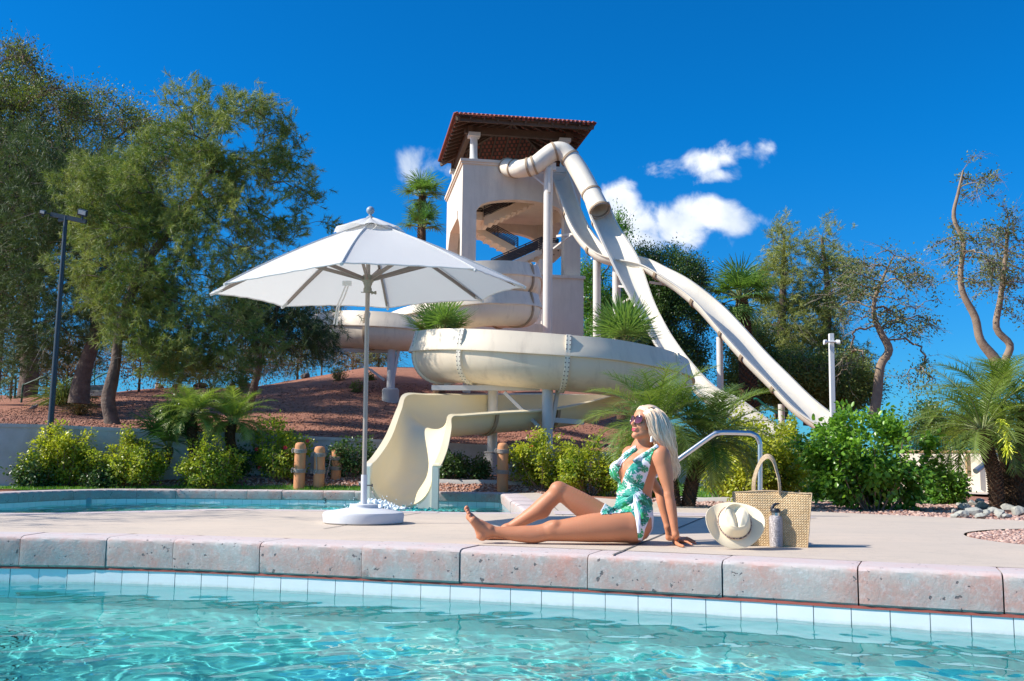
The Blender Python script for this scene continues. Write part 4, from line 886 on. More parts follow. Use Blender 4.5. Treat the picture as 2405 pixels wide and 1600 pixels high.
# ================================================================ implicit surfaces for the person
class Field:
    def __init__(s, lo, hi, h):
        s.lo = np.array(lo, float); s.h = h; s.n = np.ceil((np.array(hi)-s.lo)/h).astype(int)+1; s.F = np.full(s.n, 1.0, np.float32)
    def grid(s, a, b):
        i0 = np.clip(np.floor((np.array(a)-s.lo)/s.h).astype(int), 0, s.n-1); i1 = np.clip(np.ceil((np.array(b)-s.lo)/s.h).astype(int)+1, 1, s.n)
        ax = [(s.lo[k]+np.arange(i0[k], i1[k])*s.h).astype(np.float32) for k in range(3)]
        return (slice(i0[0], i1[0]), slice(i0[1], i1[1]), slice(i0[2], i1[2])), np.stack(np.meshgrid(*ax, indexing='ij'), -1)
    def put(s, sl, d, k, op='+'):
        f = s.F[sl]
        if op == '+': hh = np.maximum(k-np.abs(f-d), 0); s.F[sl] = np.minimum(f, d)-hh*hh/(4*k)
        else: d = -d; hh = np.maximum(k-np.abs(f-d), 0); s.F[sl] = np.maximum(f, d)+hh*hh/(4*k)
    def cone(s, a, b, ra, rb, k=.012, op='+'):
        a = np.array(a, float); b = np.array(b, float); m = max(ra, rb)+k+.01
        sl, X = s.grid(np.minimum(a, b)-m, np.maximum(a, b)+m); ab = b-a; t = np.clip(((X-a.astype(np.float32))@ab.astype(np.float32))/ab.dot(ab), 0, 1)
        d = np.linalg.norm(X-(a+0*ab)-t[..., None]*ab, axis=-1)-(ra+(rb-ra)*t); s.put(sl, d.astype(np.float32), k, op)
    def chain(s, pts, k=.012, ns=7):
        q = crom(np.array([np.r_[np.array(a, float), r] for a, r in pts]), ns); m = q[:, 3].max()+k+.01
        sl, X = s.grid(q[:, :3].min(0)-m, q[:, :3].max(0)+m); d = np.full(X.shape[:3], 1.0, np.float32)
        for u, v in zip(q[:-1], q[1:]):
            a = u[:3].astype(np.float32); ab = (v[:3]-u[:3]).astype(np.float32); t = np.clip(((X-a)@ab)/ab.dot(ab), 0, 1)
            d = np.minimum(d, np.linalg.norm(X-a-t[..., None]*ab, axis=-1)-(u[3]+(v[3]-u[3])*t))
        s.put(sl, d.astype(np.float32), k)
    def ell(s, c, r, A=None, k=.012, op='+'):
        c = np.array(c, float); A = np.eye(3) if A is None else np.array(A); r = np.array(r, float); m = r.max()+k+.01
        sl, X = s.grid(c-m, c+m); q = (X-c)@A.T; k0 = np.linalg.norm(q/r, axis=-1); k1 = np.linalg.norm(q/r**2, axis=-1)+1e-9
        s.put(sl, (k0*(k0-1)/k1).astype(np.float32), k, op)
    def mesh(s):
        F = s.F; neg = F < 0; cx = np.zeros(tuple(s.n-1), bool)
        anyn = np.zeros_like(cx); alln = np.ones_like(cx)
        cs = [(i, j, k) for i in (0, 1) for j in (0, 1) for k in (0, 1)]
        for c in cs:
            q = neg[c[0]:s.n[0]-1+c[0], c[1]:s.n[1]-1+c[1], c[2]:s.n[2]-1+c[2]]; anyn |= q; alln &= q
        idx = np.argwhere(anyn & ~alln); vid = np.full(tuple(s.n-1), -1, np.int32); vid[tuple(idx.T)] = np.arange(len(idx))
        val = {c: F[idx[:, 0]+c[0], idx[:, 1]+c[1], idx[:, 2]+c[2]] for c in cs}; acc = np.zeros((len(idx), 3)); cnt = np.zeros(len(idx))
        for a in cs:
            for ax in range(3):
                if a[ax]: continue
                b = list(a); b[ax] = 1; b = tuple(b); va, vb = val[a], val[b]; m = (va < 0) != (vb < 0); t = np.where(m, va/(va-vb+1e-12), 0)
                p = np.tile(np.array(a, float), (len(idx), 1)); p[:, ax] += t; acc[m] += p[m]; cnt[m] += 1
        V = s.lo+(idx+acc/cnt[:, None])*s.h; Fc = []
        for ax in range(3):
            o1, o2 = (ax+1) % 3, (ax+2) % 3; sl0 = [slice(1, -1)]*3; sl0[ax] = slice(0, s.n[ax]-1); sl1 = list(sl0); sl1[ax] = slice(1, s.n[ax])
            a, b = neg[tuple(sl0)], neg[tuple(sl1)]; e = np.argwhere(a != b); off = np.ones(3, int); off[ax] = 0; e = e+off
            flip = neg[tuple(e.T)]; d1 = np.zeros(3, int); d1[o1] = 1; d2 = np.zeros(3, int); d2[o2] = 1
            q = np.stack([vid[tuple((e-d1-d2).T)], vid[tuple((e-d2).T)], vid[tuple(e.T)], vid[tuple((e-d1).T)]], 1)
            q[~flip] = q[~flip][:, ::-1]; Fc.append(q)
        return V, np.concatenate(Fc)
def vnormals(V, Fq):
    n = np.cross(V[Fq[:, 2]]-V[Fq[:, 0]], V[Fq[:, 3]]-V[Fq[:, 1]]); N_ = np.zeros_like(V)
    for k in range(4): np.add.at(N_, Fq[:, k], n)
    return N_/(np.linalg.norm(N_, axis=1)[:, None]+1e-12)
def project(V):
    c = (V-np.array([0, 0, CAM_H]))@RN; return CX+F_PX*c[:, 0]/-c[:, 2], CY-F_PX*c[:, 1]/-c[:, 2]
def smoothmesh(V, Fq, it=2, lam=.5):
    E = np.concatenate([Fq[:, [0, 1]], Fq[:, [1, 2]], Fq[:, [2, 3]], Fq[:, [3, 0]]])
    for _ in range(it):
        S = np.zeros_like(V); c = np.zeros(len(V))
        np.add.at(S, E[:, 0], V[E[:, 1]]); np.add.at(c, E[:, 0], 1); np.add.at(S, E[:, 1], V[E[:, 0]]); np.add.at(c, E[:, 1], 1); V = V*(1-lam)+lam*S/c[:, None]
    return V
def unit(v): v = np.array(v, float); return v/np.linalg.norm(v)
B = Field((-.36, 5.95, -.02), (1.20, 6.78, .87), .0034)
# --- torso frame: WV towards her left shoulder (near), UV_ up the spine, FV out of the chest
WV = unit((.555, -.832, 0)); UVv = unit((.13, 0, .99)); UVv = unit(UVv-WV*WV.dot(UVv)); FV = np.cross(WV, UVv)
PC = P(1485, 1231, 6.36)
def tp_(a, h, b): return PC+WV*a+UVv*h+FV*b
TA = (WV, UVv, FV)
HW = unit((.30, -.95, 0)); HF = np.cross(HW, (0, 0, 1.))       # hip axis is turned less
B.ell(tp_(0, .01, -.005), (.155, .115, .115), (HW, np.array([0,0,1.]), HF), .03)
B.ell(P(1487, 1240, 6.27), (.10, .095, .095), k=.03); B.ell(P(1478, 1240, 6.46), (.095, .095, .09), k=.03)
B.ell(tp_(0, .10, .0), (.132, .10, .098), TA, .05)
B.ell(tp_(0, .19, .0), (.116, .09, .090), TA, .05)
B.ell(tp_(0, .29, -.005), (.130, .11, .100), TA, .05)
B.ell(tp_(0, .37, -.012), (.142, .09, .098), TA, .04)
B.ell(tp_(0, .335, .045), (.115, .08, .05), TA, .03)
for s in (-1, 1): B.ell(tp_(s*.070, .325, .085), (.060, .062, .056), TA, .022)
shN, shF = P(1551, 1067, 6.22), P(1480, 1066, 6.51)
nb_ = tp_(0, .445, -.015)
B.cone(shN, tp_(.05, .43, -.02), .043, .045, .04); B.cone(shF, tp_(-.05, .43, -.02), .043, .045, .04)
B.cone(tp_(.09, .435, -.02), tp_(0, .49, -.022), .028, .045, .04); B.cone(tp_(-.09, .435, -.02), tp_(0, .49, -.022), .028, .045, .04)
for s in (-1, 1): B.cone(tp_(s*.012, .432, .035), tp_(s*.13, .452, .005), .008, .009, .012)   # collar bones
B.ell(tp_(.10, .39, -.05), (.05, .07, .04), TA, .03); B.ell(tp_(-.10, .39, -.05), (.05, .07, .04), TA, .03)
# --- head
Hc = P(1519, 990, 6.365); yaw = rad(31); pit = rad(11)
FWD = np.array([-math.cos(yaw)*math.cos(pit), -math.sin(yaw)*math.cos(pit), math.sin(pit)]); LFT = unit(np.cross(FWD, (0, 0, 1.)))*-1
LFT = unit(np.cross((0, 0, 1.), FWD)); UPH = np.cross(FWD, LFT); HA = (FWD, LFT, UPH)
def hp(f, l, u): return Hc+FWD*f+LFT*l+UPH*u
B.cone(tp_(0, .42, -.012), hp(-.022, 0, -.085), .056, .050, .03); B.cone(tp_(0, .47, -.008), hp(-.02, 0, -.08), .047, .047, .02)
for s in (-1, 1): B.cone(tp_(s*.012, .438, .022), hp(-.012, s*.045, -.075), .008, .012, .014)
B.ell(hp(-.012, 0, .012), (.096, .074, .084), HA, .02); B.ell(hp(.030, 0, -.035), (.058, .056, .074), HA, .025); B.ell(hp(.035, 0, .025), (.052, .058, .05), HA, .02)
for s in (-1, 1):
    B.ell(hp(.050, s*.034, -.036), (.026, .024, .024), HA, .02); B.cone(hp(-.008, s*.050, -.066), hp(.066, s*.012, -.104), .016, .016, .022)
    B.ell(hp(.073, s*.030, .006), (.013, .027, .008), HA, .012); B.ell(hp(.086, s*.031, -.014), (.010, .017, .011), HA, .012, '-')
    B.ell(hp(-.008, s*.071, -.03), (.017, .008, .030), HA, .008); B.ell(hp(.098, s*.0095, -.045), (.010, .0065, .007), HA, .006)
    B.ell(hp(.0975, s*.0055, -.0535), (.006, .0025, .003), HA, .003, '-')
B.ell(hp(.078, 0, -.108), (.018, .020, .016), HA, .018)
B.cone(hp(.080, 0, .002), hp(.107, 0, -.037), .0068, .0088, .010); B.ell(hp(.108, 0, -.040), (.010, .010, .0085), HA, .008)
B.ell(hp(.084, 0, -.066), (.013, .024, .018), HA, .012)
B.ell(hp(.093, 0, -.0685), (.0085, .021, .0052), HA, .004); B.ell(hp(.091, 0, -.0795), (.0095, .0185, .0062), HA, .004); B.ell(hp(.104, 0, -.0738), (.010, .017, .0012), HA, .003, '-')
# --- near leg (outstretched)
L1 = [(P(1478, 1236, 6.26), .092), (P(1440, 1238, 6.25), .093), (P(1392, 1240, 6.245), .088), (P(1345, 1244, 6.24), .073), (P(1312, 1246.5, 6.24), .064), (P(1296, 1246, 6.24), .060)]
B.chain(L1, .02); B.ell(P(1303, 1232, 6.22), (.030, .035, .024), k=.02)      # kneecap
L2 = [(P(1296, 1247, 6.24), .056), (P(1262, 1254, 6.24), .054), (P(1232, 1254.5, 6.24), .051), (P(1205, 1253.5, 6.24), .044), (P(1175, 1250, 6.24), .034), (P(1150, 1248, 6.24), .0315)]
B.chain(L2, .015); B.ell(P(1250, 1260, 6.24), (.07, .042, .036), k=.02)
B.ell(P(1151, 1243, 6.215), (.014, .010, .014), k=.012); B.ell(P(1153, 1246, 6.275), (.014, .010, .014), k=.012)
B.ell(P(1133, 1257, 6.24), (.034, .030, .034), k=.02)                         # heel
def foot(heel, ank, ball_n, ball_f, toes, k=.01):
    B.cone(ank, (ball_n+ball_f)/2*.45+ank*.55, .034, .028, .02); B.cone(heel, ball_n, .026, .019, .022); B.cone(heel, ball_f, .026, .020, .022); B.cone(ank, ball_f, .030, .019, .02); B.cone(ank, ball_n, .028, .016, .02); B.cone(ball_n, ball_f, .017, .020, .015)
    for (a, b, r) in toes: B.cone(a, (a+b)/2, r*.95, r*.85, .004); B.cone((a+b)/2, b, r*.85, r, .004)
bn, bf = P(1111, 1222, 6.195), P(1104, 1214, 6.28)
toes = []; TN = []
for i, (x, y, r) in enumerate(((1103,1210.5,.0096),(1100,1204.5,.0100),(1097,1199.5,.0104),(1094,1195,.0112),(1096,1193,.0145))):
    q = i/4; a = bn*(1-q)+bf*q; b = P(x, y, 6.19+.085*q-(.0 if i < 4 else -.004)); toes.append((a, b, r)); TN.append((b, a))
foot(P(1133, 1255, 6.24), P(1148, 1246, 6.24), bn, bf, toes)
# --- far leg (bent)
L3 = [(P(1446, 1240, 6.46), .090), (P(1405, 1212, 6.46), .088), (P(1368, 1187, 6.455), .078), (P(1330, 1162, 6.45), .062), (P(1313, 1153, 6.45), .056)]
B.chain(L3, .02); B.ell(P(1311, 1149, 6.44), (.052, .05, .047), k=.02)
L4 = [(P(1310, 1157, 6.45), .052), (P(1283, 1182, 6.46), .056), (P(1262, 1200, 6.47), .053), (P(1232, 1219, 6.485), .041), (P(1206, 1234, 6.5), .032), (P(1190, 1243, 6.505), .030)]
B.chain(L4, .015); B.ell(P(1273, 1200, 6.47), (.055, .045, .05), k=.02)
bn2, bf2 = G(1128, 1262)+(0, .34, .02), G(1124, 1262)+(0, .44, .024); bn2 = np.array([P(1146, 1258, 6.5)[0], 6.50, .020]); bf2 = np.array([bn2[0]-.01, 6.57, .024])
hx = P(1197, 1250, 6.52); B.cone(P(1190, 1244, 6.505), (hx[0], 6.52, .035), .030, .033, .015); ank2 = P(1190, 1243, 6.505)
B.cone(ank2, (bn2+bf2)/2+(.03, 0, .012), .030, .024, .02); B.cone((hx[0], 6.52, .03), bn2, .028, .017, .02); B.cone((hx[0], 6.52, .03), bf2, .028, .019, .02); B.cone(bn2, bf2, .017, .019, .015)
for i in range(5):
    q = i/4; a = bn2*(1-q)+bf2*q; ln_ = .035+.022*q; r = .0075+.0045*q**2; B.cone(a, a+(-ln_, 0, r-a[2]+.002), r, r, .004)
# --- near arm and hand
A1 = [(shN, .053), (P(1557, 1092, 6.205), .050), (P(1564, 1122, 6.195), .043), (P(1570, 1148, 6.185), .033), (P(1571.5, 1163, 6.18), .0285)]
B.chain(A1, .015); B.ell(P(1554, 1075, 6.205), (.050, .046, .060), k=.02); B.ell(P(1566, 1112, 6.21), (.032, .035, .055), k=.02)
A2 = [(P(1571, 1163, 6.18), .029), (P(1576, 1188, 6.17), .032), (P(1580, 1212, 6.16), .028), (P(1584, 1240, 6.15), .0225), (P(1586.5, 1255, 6.145), .0205)]
B.chain(A2, .012)
def hand(wr, heel, kn, tips, thumb, rf):
    """kn: knuckle points index..little; tips: finger tips; fingers keep two bends"""
    mid = (kn[0]+kn[3])/2; B.cone(wr, heel, .0205, .020, .012)
    for q in kn: B.cone(heel, q, .0165, .0105, .010)
    for a, b, r in zip(kn, tips, rf):
        j1 = a*.58+b*.42+(0, 0, .0065); j2 = a*.26+b*.74+(0, 0, .003); B.cone(a, j1, r*1.08, r, .004); B.cone(j1, j2, r, r*.92, .003); B.cone(j2, b, r*.92, r*.8, .003)
    a, b, c = thumb; B.cone(heel, a, .018, .0125, .01); B.cone(a, b, .0115, .0095, .004); B.cone(b, c, .0095, .0085, .003)
gx_ = lambda x, y, z: G(x, y, z)
wr = P(1587, 1256, 6.145); heel_ = G(1587, 1270, .022)
kn = [G(1606, 1273.0, .019), G(1607.5, 1269.5, .022), G(1607, 1266.5, .021), G(1605, 1264.0, .018)]
tips = [G(1625.5, 1279.5, .0075), G(1634, 1276.5, .0075), G(1632, 1271.5, .0075), G(1624, 1267, .007)]
hand(wr, heel_, kn, tips, (G(1590, 1277, .014), G(1597, 1281, .011), G(1605, 1283.2, .009)), (.0078, .0082, .0078, .0070)); NAILS = [(t, k_) for t, k_ in zip(tips, kn)]
# --- far arm and hand
A3 = [(shF, .050), (P(1508, 1100, 6.58), .045), (P(1530, 1130, 6.63), .036), (P(1546, 1152, 6.66), .029), (P(1554, 1180, 6.64), .031), (P(1562, 1212, 6.62), .026), (P(1568, 1238, 6.60), .021)]
B.chain(A3, .015)
w2 = P(1568, 1238, 6.60); h2 = G(1571, 1262, .022); k2 = [h2+(.05, -.035+.022*i, -.003) for i in range(4)]; t2 = [k+(.062-.006*abs(i-1.5), (i-1.5)*.008, -.012) for i, k in enumerate(k2)]
hand(w2, h2, k2, t2, (h2+(.015, .045, -.008), h2+(.04, .06, -.011), h2+(.062, .066, -.013)), (.0078, .0082, .0078, .0070))
# deck contact
sl_, X_ = B.grid((-.36, 5.9, -.02), (1.3, 6.9, .03)); B.put(sl_, (X_[..., 2]-.0015).astype(np.float32)*1.0, .004, '-')
BV, BF = B.mesh(); BV = smoothmesh(BV, BF, 2, .5); BN = vnormals(BV, BF); px_, py_ = project(BV)
# colours that belong to the skin: lips, nails, flushed joints
rs_ = np.random.default_rng(3); base = np.array([.58, .235, .120]); Cc = np.tile(base, (len(BV), 1))
mott = (np.sin(BV[:, 0]*31+np.sin(BV[:, 2]*23)*2)*np.sin(BV[:, 2]*37+BV[:, 1]*29))*.5+.5; Cc *= (1-.07*mott)[:, None]
loc = (BV-Hc)@np.array(HA).T
def blob(c, r, col, amt=1.0, V=None):
    global Cc
    d = np.linalg.norm((loc-np.array(c))/np.array(r), axis=1); w_ = np.clip((1.15-d)/.3, 0, 1)*amt; Cc = Cc*(1-w_[:, None])+np.array(col)*w_[:, None]
for s in (-1, 1): blob((.055, s*.040, -.035), (.035, .022, .022), (.56, .20, .13), .4)
face = (loc[:, 0] > .0) & (np.abs(loc[:, 1]) < .08) & (loc[:, 2] > -.13) & (loc[:, 2] < .1); Cc[face] = Cc[face]*.6+np.array([.68, .31, .18])*.4
blob((.097, 0, -.0685), (.014, .0225, .0055), (.50, .05, .09)); blob((.095, 0, -.0795), (.014, .020, .0062), (.55, .07, .12))
for s in (-1, 1): blob((.080, s*.030, .010), (.012, .022, .004), (.26, .14, .08), .7)
for (tip, a) in TN:
    d = np.linalg.norm(BV-(tip+np.array([.006, -.001, .0055])), axis=1); w_ = np.clip((.0075-d)/.002, 0, 1); Cc = Cc*(1-w_[:, None])+np.array([.55, .10, .13])*w_[:, None]
for (tip, a) in NAILS:
    d = np.linalg.norm(BV-(tip+np.array([-.001, 0, .006])), axis=1); w_ = np.clip((.0065-d)/.002, 0, 1); Cc = Cc*(1-w_[:, None])+np.array([.66, .38, .33])*w_[:, None]
M_SKIN, t, b, tc = newmat('tanned skin'); at = N(t, 'ShaderNodeAttribute', attribute_name='tint'); t.links.new(at.outputs['Color'], b.inputs['Base Color'])
b.inputs['Roughness'].default_value = .5; b.inputs['Specular IOR Level'].default_value = .38; b.inputs['Subsurface Weight'].default_value = .12; b.inputs['Subsurface Radius'].default_value = (1, .35, .2); b.inputs['Subsurface Scale'].default_value = .012
bumpn(t, b, noise(t, tc.outputs['Object'], 190, 6, .7, .2, .8), .3, .0012)
per = mk('person', BV, BF, M_SKIN, None, smooth=True, attr={'tint': np.c_[Cc, np.ones(len(Cc))]})
tag(per, 'woman in a white and green leaf print swimsuit and sunglasses leaning back on the deck', 'person')
# --- swimsuit: lies on the body; panels as the photo shows them, front only above the waist
def pin(poly, X, Y): return inside(poly, X, Y)
lt = (BV-PC)@np.array(TA).T
near_top = [(1456,1156),(1463,1130),(1471,1106),(1489,1085),(1506,1072),(1519,1062),(1531,1051),(1545,1044),(1547,1054),(1536,1062),(1531,1072),(1528,1091),(1519,1122),(1510,1150),(1507,1170),(1456,1170)]
far_top = [(1425,1085),(1440,1086),(1458,1070),(1478,1056),(1489,1048),(1496,1046),(1496,1057),(1478,1073),(1462,1088),(1453,1110),(1459,1132),(1464,1150),(1466,1172),(1435,1172),(1420,1120)]
lower = [(1430,1148),(1504,1152),(1522,1166),(1537,1180),(1536,1200),(1523,1222),(1515,1242),(1507,1270),(1498,1268),(1495.5,1240),(1492,1218),(1481,1203.5),(1447,1206.5),(1412,1210),(1410,1200),(1425,1175)]
front = lt[:, 2] > -.035
armv = np.zeros(len(BV), bool)
for pts in (A1, A2, A3):
    for (a, ra), (b_2, rb) in zip(pts[:-1], pts[1:]):
        ab = b_2-a; tt = np.clip(((BV-a)@ab)/ab.dot(ab), 0, 1); armv |= np.linalg.norm(BV-a-tt[:, None]*ab, axis=1) < (ra+(rb-ra)*tt)+.006
armN = armv & (px_ > 1536)
thF = np.zeros(len(BV), bool)
for pts in (L3,):
    for (a, ra), (b_2, rb) in zip(pts[:-1], pts[1:]):
        ab = b_2-a; tt = np.clip(((BV-a)@ab)/ab.dot(ab), 0, 1); thF |= (np.linalg.norm(BV-a-tt[:, None]*ab, axis=1) < (ra+(rb-ra)*tt)+.004)
m1 = pin(near_top, px_, py_) & (lt[:, 2] > -.045) & (lt[:, 0] > -.02) & ~armN & (lt[:, 1] > .1)
m2 = pin(far_top, px_, py_) & front & (lt[:, 1] > .1) & (lt[:, 0] < .03)
m3 = pin(lower, px_, py_) & (lt[:, 1] < .25) & ~armv
farhip = (lt[:, 1] > -.02) & (lt[:, 1] < .13) & (lt[:, 0] < 0) & ~thF & (px_ > 1410) & (px_ < 1545) & ~armv
back = (px_ < 1545) & (lt[:, 1] > -.08) & (lt[:, 1] < .10) & (lt[:, 2] < -.02) & (np.abs(lt[:, 0]) < .14) & ~armv & (px_ > 1495)
sm_ = m1 | m2 | m3 | farhip | back
fm = sm_[BF].all(1); used = np.unique(BF[fm]); remap = np.full(len(BV), -1); remap[used] = np.arange(len(used))
SV = BV[used]+BN[used]*.0042; SF = remap[BF[fm]]
# folds radiating from the straps and the knot
kx, ky = 1490., 1161.; dx_, dy_ = px_[used]-kx, py_[used]-ky; ang_ = np.arctan2(dy_, dx_); rr_ = np.hypot(dx_, dy_)
SV += BN[used]*(.0022*np.sin(ang_*26+.04*rr_)*np.exp(-rr_/70)*np.clip(rr_/12, 0, 1))[:, None]
def leafcols(x, y):
    n = len(x); C = np.tile(np.array([.80, .80, .86]), (n, 1)); r = np.random.default_rng(5)
    ln = np.abs(np.sin(x*.55+3*np.sin(y*.11)))*np.abs(np.sin(y*.42+2.6*np.sin(x*.13))) < .02; C[ln] = (.45, .50, .62)
    L = [(1486,1099,19,-.5,1),(1494,1139,17,.3,0),(1441,1114,20,1.3,2),(1463,1136,12,1.2,0),(1536,1064,16,.2,2),(1519,1070,13,.7,1),(1487,1064,12,-.4,1),(1474,1072,13,.6,1),(1448,1098,11,.8,0),
         (1473,1160,14,0,1),(1457,1176,17,-.6,1),(1509,1172,16,.5,0),(1524,1184,14,.4,0),(1508,1212,15,.9,2),(1478,1208,17,.2,3),(1500,1248,12,1.4,2),(1440,1195,15,-.3,1),(1468,1191,14,.5,2),(1504,1228,10,0,0),(1480,1176,11,-.8,3),(1420,1203,10,.1,1),(1499,1120,8,.1,1),(1476,1120,12,.9,1),(1510,1101,10,.2,2),(1451,1150,12,-.4,2),(1518,1148,10,.8,1),(1530,1082,12,.3,0),(1497,1190,14,1.1,1),(1517,1196,12,-.2,3),(1434,1188,13,.4,3),(1487,1151,10,0,3),(1466,1206,12,.7,1),(1488,1222,9,.3,1),(1447,1130,9,.3,2),(1461,1106,9,.4,1)]
    cols = [(.004,.17,.08), (.01,.33,.23), (.01,.28,.08), (.0,.24,.21)]
    for (cx_, cy_, R, a, ci) in L:
        u = ((x-cx_)*math.cos(a)+(y-cy_)*math.sin(a)); v = (-(x-cx_)*math.sin(a)+(y-cy_)*math.cos(a))*1.28; th = np.arctan2(v, u); ro = np.hypot(u, v)
        lim = R*1.28*(.80+.2*np.cos(th))*(1-.10*(np.abs(np.sin(th)) < .25)*(u < 0)); cut = (np.cos(th*8+1.0) > .80) & (ro > .50*lim) & (np.abs(th) > .35)
        ins = (ro < lim) & ~cut; C[ins] = cols[ci]; vein = ins & ((np.abs(v) < .8) | (np.cos(th*8+1.0+math.pi) > .955) & (ro > 4)); C[vein] = (.12, .50, .40)
    return C
SC_ = leafcols(px_[used], py_[used])
M_SUIT, t, b, tc = newmat('printed swimsuit fabric'); at = N(t, 'ShaderNodeAttribute', attribute_name='tint'); t.links.new(at.outputs['Color'], b.inputs['Base Color']); b.inputs['Roughness'].default_value = .55; b.inputs['Sheen Weight'].default_value = .1
bumpn(t, b, noise(t, tc.outputs['Object'], 42, 4, .6, .2, .8), .35, .004)
suit = mk('swimsuit', SV, SF, M_SUIT, per, smooth=True, attr={'tint': np.c_[SC_, np.ones(len(SC_))]}); sm = suit.modifiers.new('solid', 'SOLIDIFY'); sm.thickness = .0035; sm.offset = -1
def surf(x, y):
    d = np.hypot(px_-x, py_-y); c = np.argsort(d)[:60]; c = c[d[c] < 4.5] if (d[c] < 4.5).any() else c[:5]; return float(BV[c, 1].min())
def cloth_strip(name, pts, w, col, th=.006, lift=.012):
    q = crom(np.array(pts, float), 6); C3 = np.array([P(x, y, surf(x, y)-lift) for x, y in q]); m_2 = len(C3); Tn = np.gradient(C3, axis=0); V = []; A = []
    W2 = np.interp(np.linspace(0, 1, m_2), np.linspace(0, 1, len(w)), w)
    for i in range(m_2):
        t_2 = unit(Tn[i]); sd = unit(np.cross(t_2, (0, -1., 0))); nn = np.cross(sd, t_2); nn = nn if nn[1] < 0 else -nn
        for k in range(9):
            s = k/4-1; V.append(C3[i]+sd*W2[i]*s/2+nn*(th*(1-s*s)+.0016*math.sin(s*9+i*.3)))
        for k in range(9):
            s = 1-k/4; V.append(C3[i]+sd*W2[i]*s/2-nn*.003)
    K = 18; Fs = np.array([(i*K+k, (i+1)*K+k, (i+1)*K+(k+1) % K, i*K+(k+1) % K) for i in range(m_2-1) for k in range(K)]); V = np.array(V); x, y = project(V)
    C = leafcols(x, y) if col is None else np.tile(np.array(col), (len(V), 1))
    return mk(name, V, Fs, M_SUIT, suit, smooth=True, attr={'tint': np.c_[C, np.ones(len(C))]})
cloth_strip('waist_sash', [(1450,1158),(1470,1158),(1490,1161),(1508,1172),(1529,1188)], [.035,.045,.030,.050,.045], None)
cloth_strip('waist_sash', [(1490,1163),(1476,1176),(1458,1188),(1440,1199),(1428,1205)], [.022,.040,.045,.04,.03], None)
cloth_strip('sash_tail', [(1491,1162),(1494,1182),(1497,1205),(1500,1230),(1501,1252)], [.018,.032,.034,.028,.020], (.80,.80,.86), lift=.016)
cloth_strip('sash_tail', [(1491,1163),(1500,1182),(1505,1200),(1508,1220)], [.016,.028,.034,.03], None, lift=.02)
cloth_strip('shoulder_strap', [(1490,1087),(1507,1074),(1524,1063),(1537,1054),(1545,1047)], [.040,.036,.032,.030,.028], None, lift=.006)
cloth_strip('shoulder_strap', [(1448,1094),(1460,1080),(1474,1069),(1487,1059),(1494,1052)], [.036,.034,.030,.026,.024], None, lift=.006)
# --- hair
HB = Field(P(1480, 1150, 6.6)-(.05, .3, .1), P(1605, 940, 6.5)+(.05, .35, .05), .004)
HB.ell(hp(-.020, 0, .020), (.102, .086, .092), HA, .02)
for (f, l, u, rf_, rl, ru) in ((.075, 0, -.055, .10, .10, .105), (.11, 0, .0, .075, .09, .062)): HB.ell(hp(f, l, u), (rf_, rl, ru), HA, .012, '-')
HB.chain([(hp(-.02, .055, .03), .030), (P(1541, 1000, 6.285), .040), (P(1550, 1025, 6.285), .044), (P(1560, 1045, 6.31), .040), (P(1567, 1066, 6.36), .034), (P(1572, 1090, 6.40), .030), (P(1575, 1108, 6.41), .022), (P(1576, 1122, 6.41), .010)], .03)
HB.chain([(hp(-.06, 0, .02), .06), (P(1556, 1015, 6.38), .052), (P(1563, 1045, 6.40), .045), (P(1570, 1070, 6.44), .04)], .03)
HB.chain([(hp(-.03, -.05, .02), .035), (P(1540, 1015, 6.46), .045), (P(1552, 1045, 6.46), .040), (P(1562, 1075, 6.47), .032), (P(1568, 1100, 6.46), .02)], .03)
HB.cone(hp(.055, .012, .072), hp(.02, .05, .06), .014, .03, .02); HB.cone(hp(.055, -.012, .072), hp(.02, -.05, .06), .014, .03, .02)
HV, HFc = HB.mesh(); HV = smoothmesh(HV, HFc, 2)
M_HAIR, t, b, tc = newmat('platinum blonde hair'); at = N(t, 'ShaderNodeAttribute', attribute_name='tint')
c = mixcol(t, at.outputs['Fac'], (1.0,.80,.60), (.80,.55,.34)); t.links.new(c, b.inputs['Base Color']); b.inputs['Roughness'].default_value = .38; b.inputs['Specular IOR Level'].default_value = .6
hair = mk('hair', HV, HFc, M_HAIR, per, smooth=True, attr={'tint': np.full(len(HV), .75)})
GD = [[(1499,965,6.36),(1514,972,6.285),(1523,988,6.262),(1527,1003,6.262),(1531,1018,6.262),(1541,1036,6.262),(1555,1052,6.30),(1566,1074,6.37),(1575,1098,6.39),(1579,1124,6.40)],
      [(1503,959,6.37),(1524,964,6.29),(1534,982,6.262),(1538,1004,6.252),(1545,1025,6.252),(1555,1044,6.275),(1567,1060,6.33),(1577,1082,6.37),(1582,1106,6.385),(1583,1130,6.40)],
      [(1508,956,6.385),(1534,962,6.305),(1548,984,6.27),(1553,1008,6.255),(1559,1030,6.265),(1567,1050,6.295),(1577,1070,6.345),(1586,1092,6.375),(1588,1114,6.385),(1586,1133,6.40)],
      [(1513,954,6.40),(1544,962,6.33),(1560,984,6.30),(1567,1010,6.285),(1571,1034,6.30),(1576,1056,6.325),(1584,1076,6.365),(1591,1096,6.39),(1592,1114,6.40),(1588,1133,6.41)],
      [(1517,954,6.43),(1552,967,6.385),(1569,992,6.35),(1576,1018,6.345),(1580,1042,6.36),(1583,1062,6.385),(1589,1082,6.42),(1593,1102,6.43),(1591,1120,6.43),(1585,1137,6.43)],
      [(1514,956,6.45),(1540,964,6.465),(1558,992,6.47),(1568,1022,6.46),(1573,1048,6.46),(1578,1070,6.47),(1583,1090,6.475),(1585,1108,6.47),(1583,1124,6.465),(1578,1138,6.46)]]
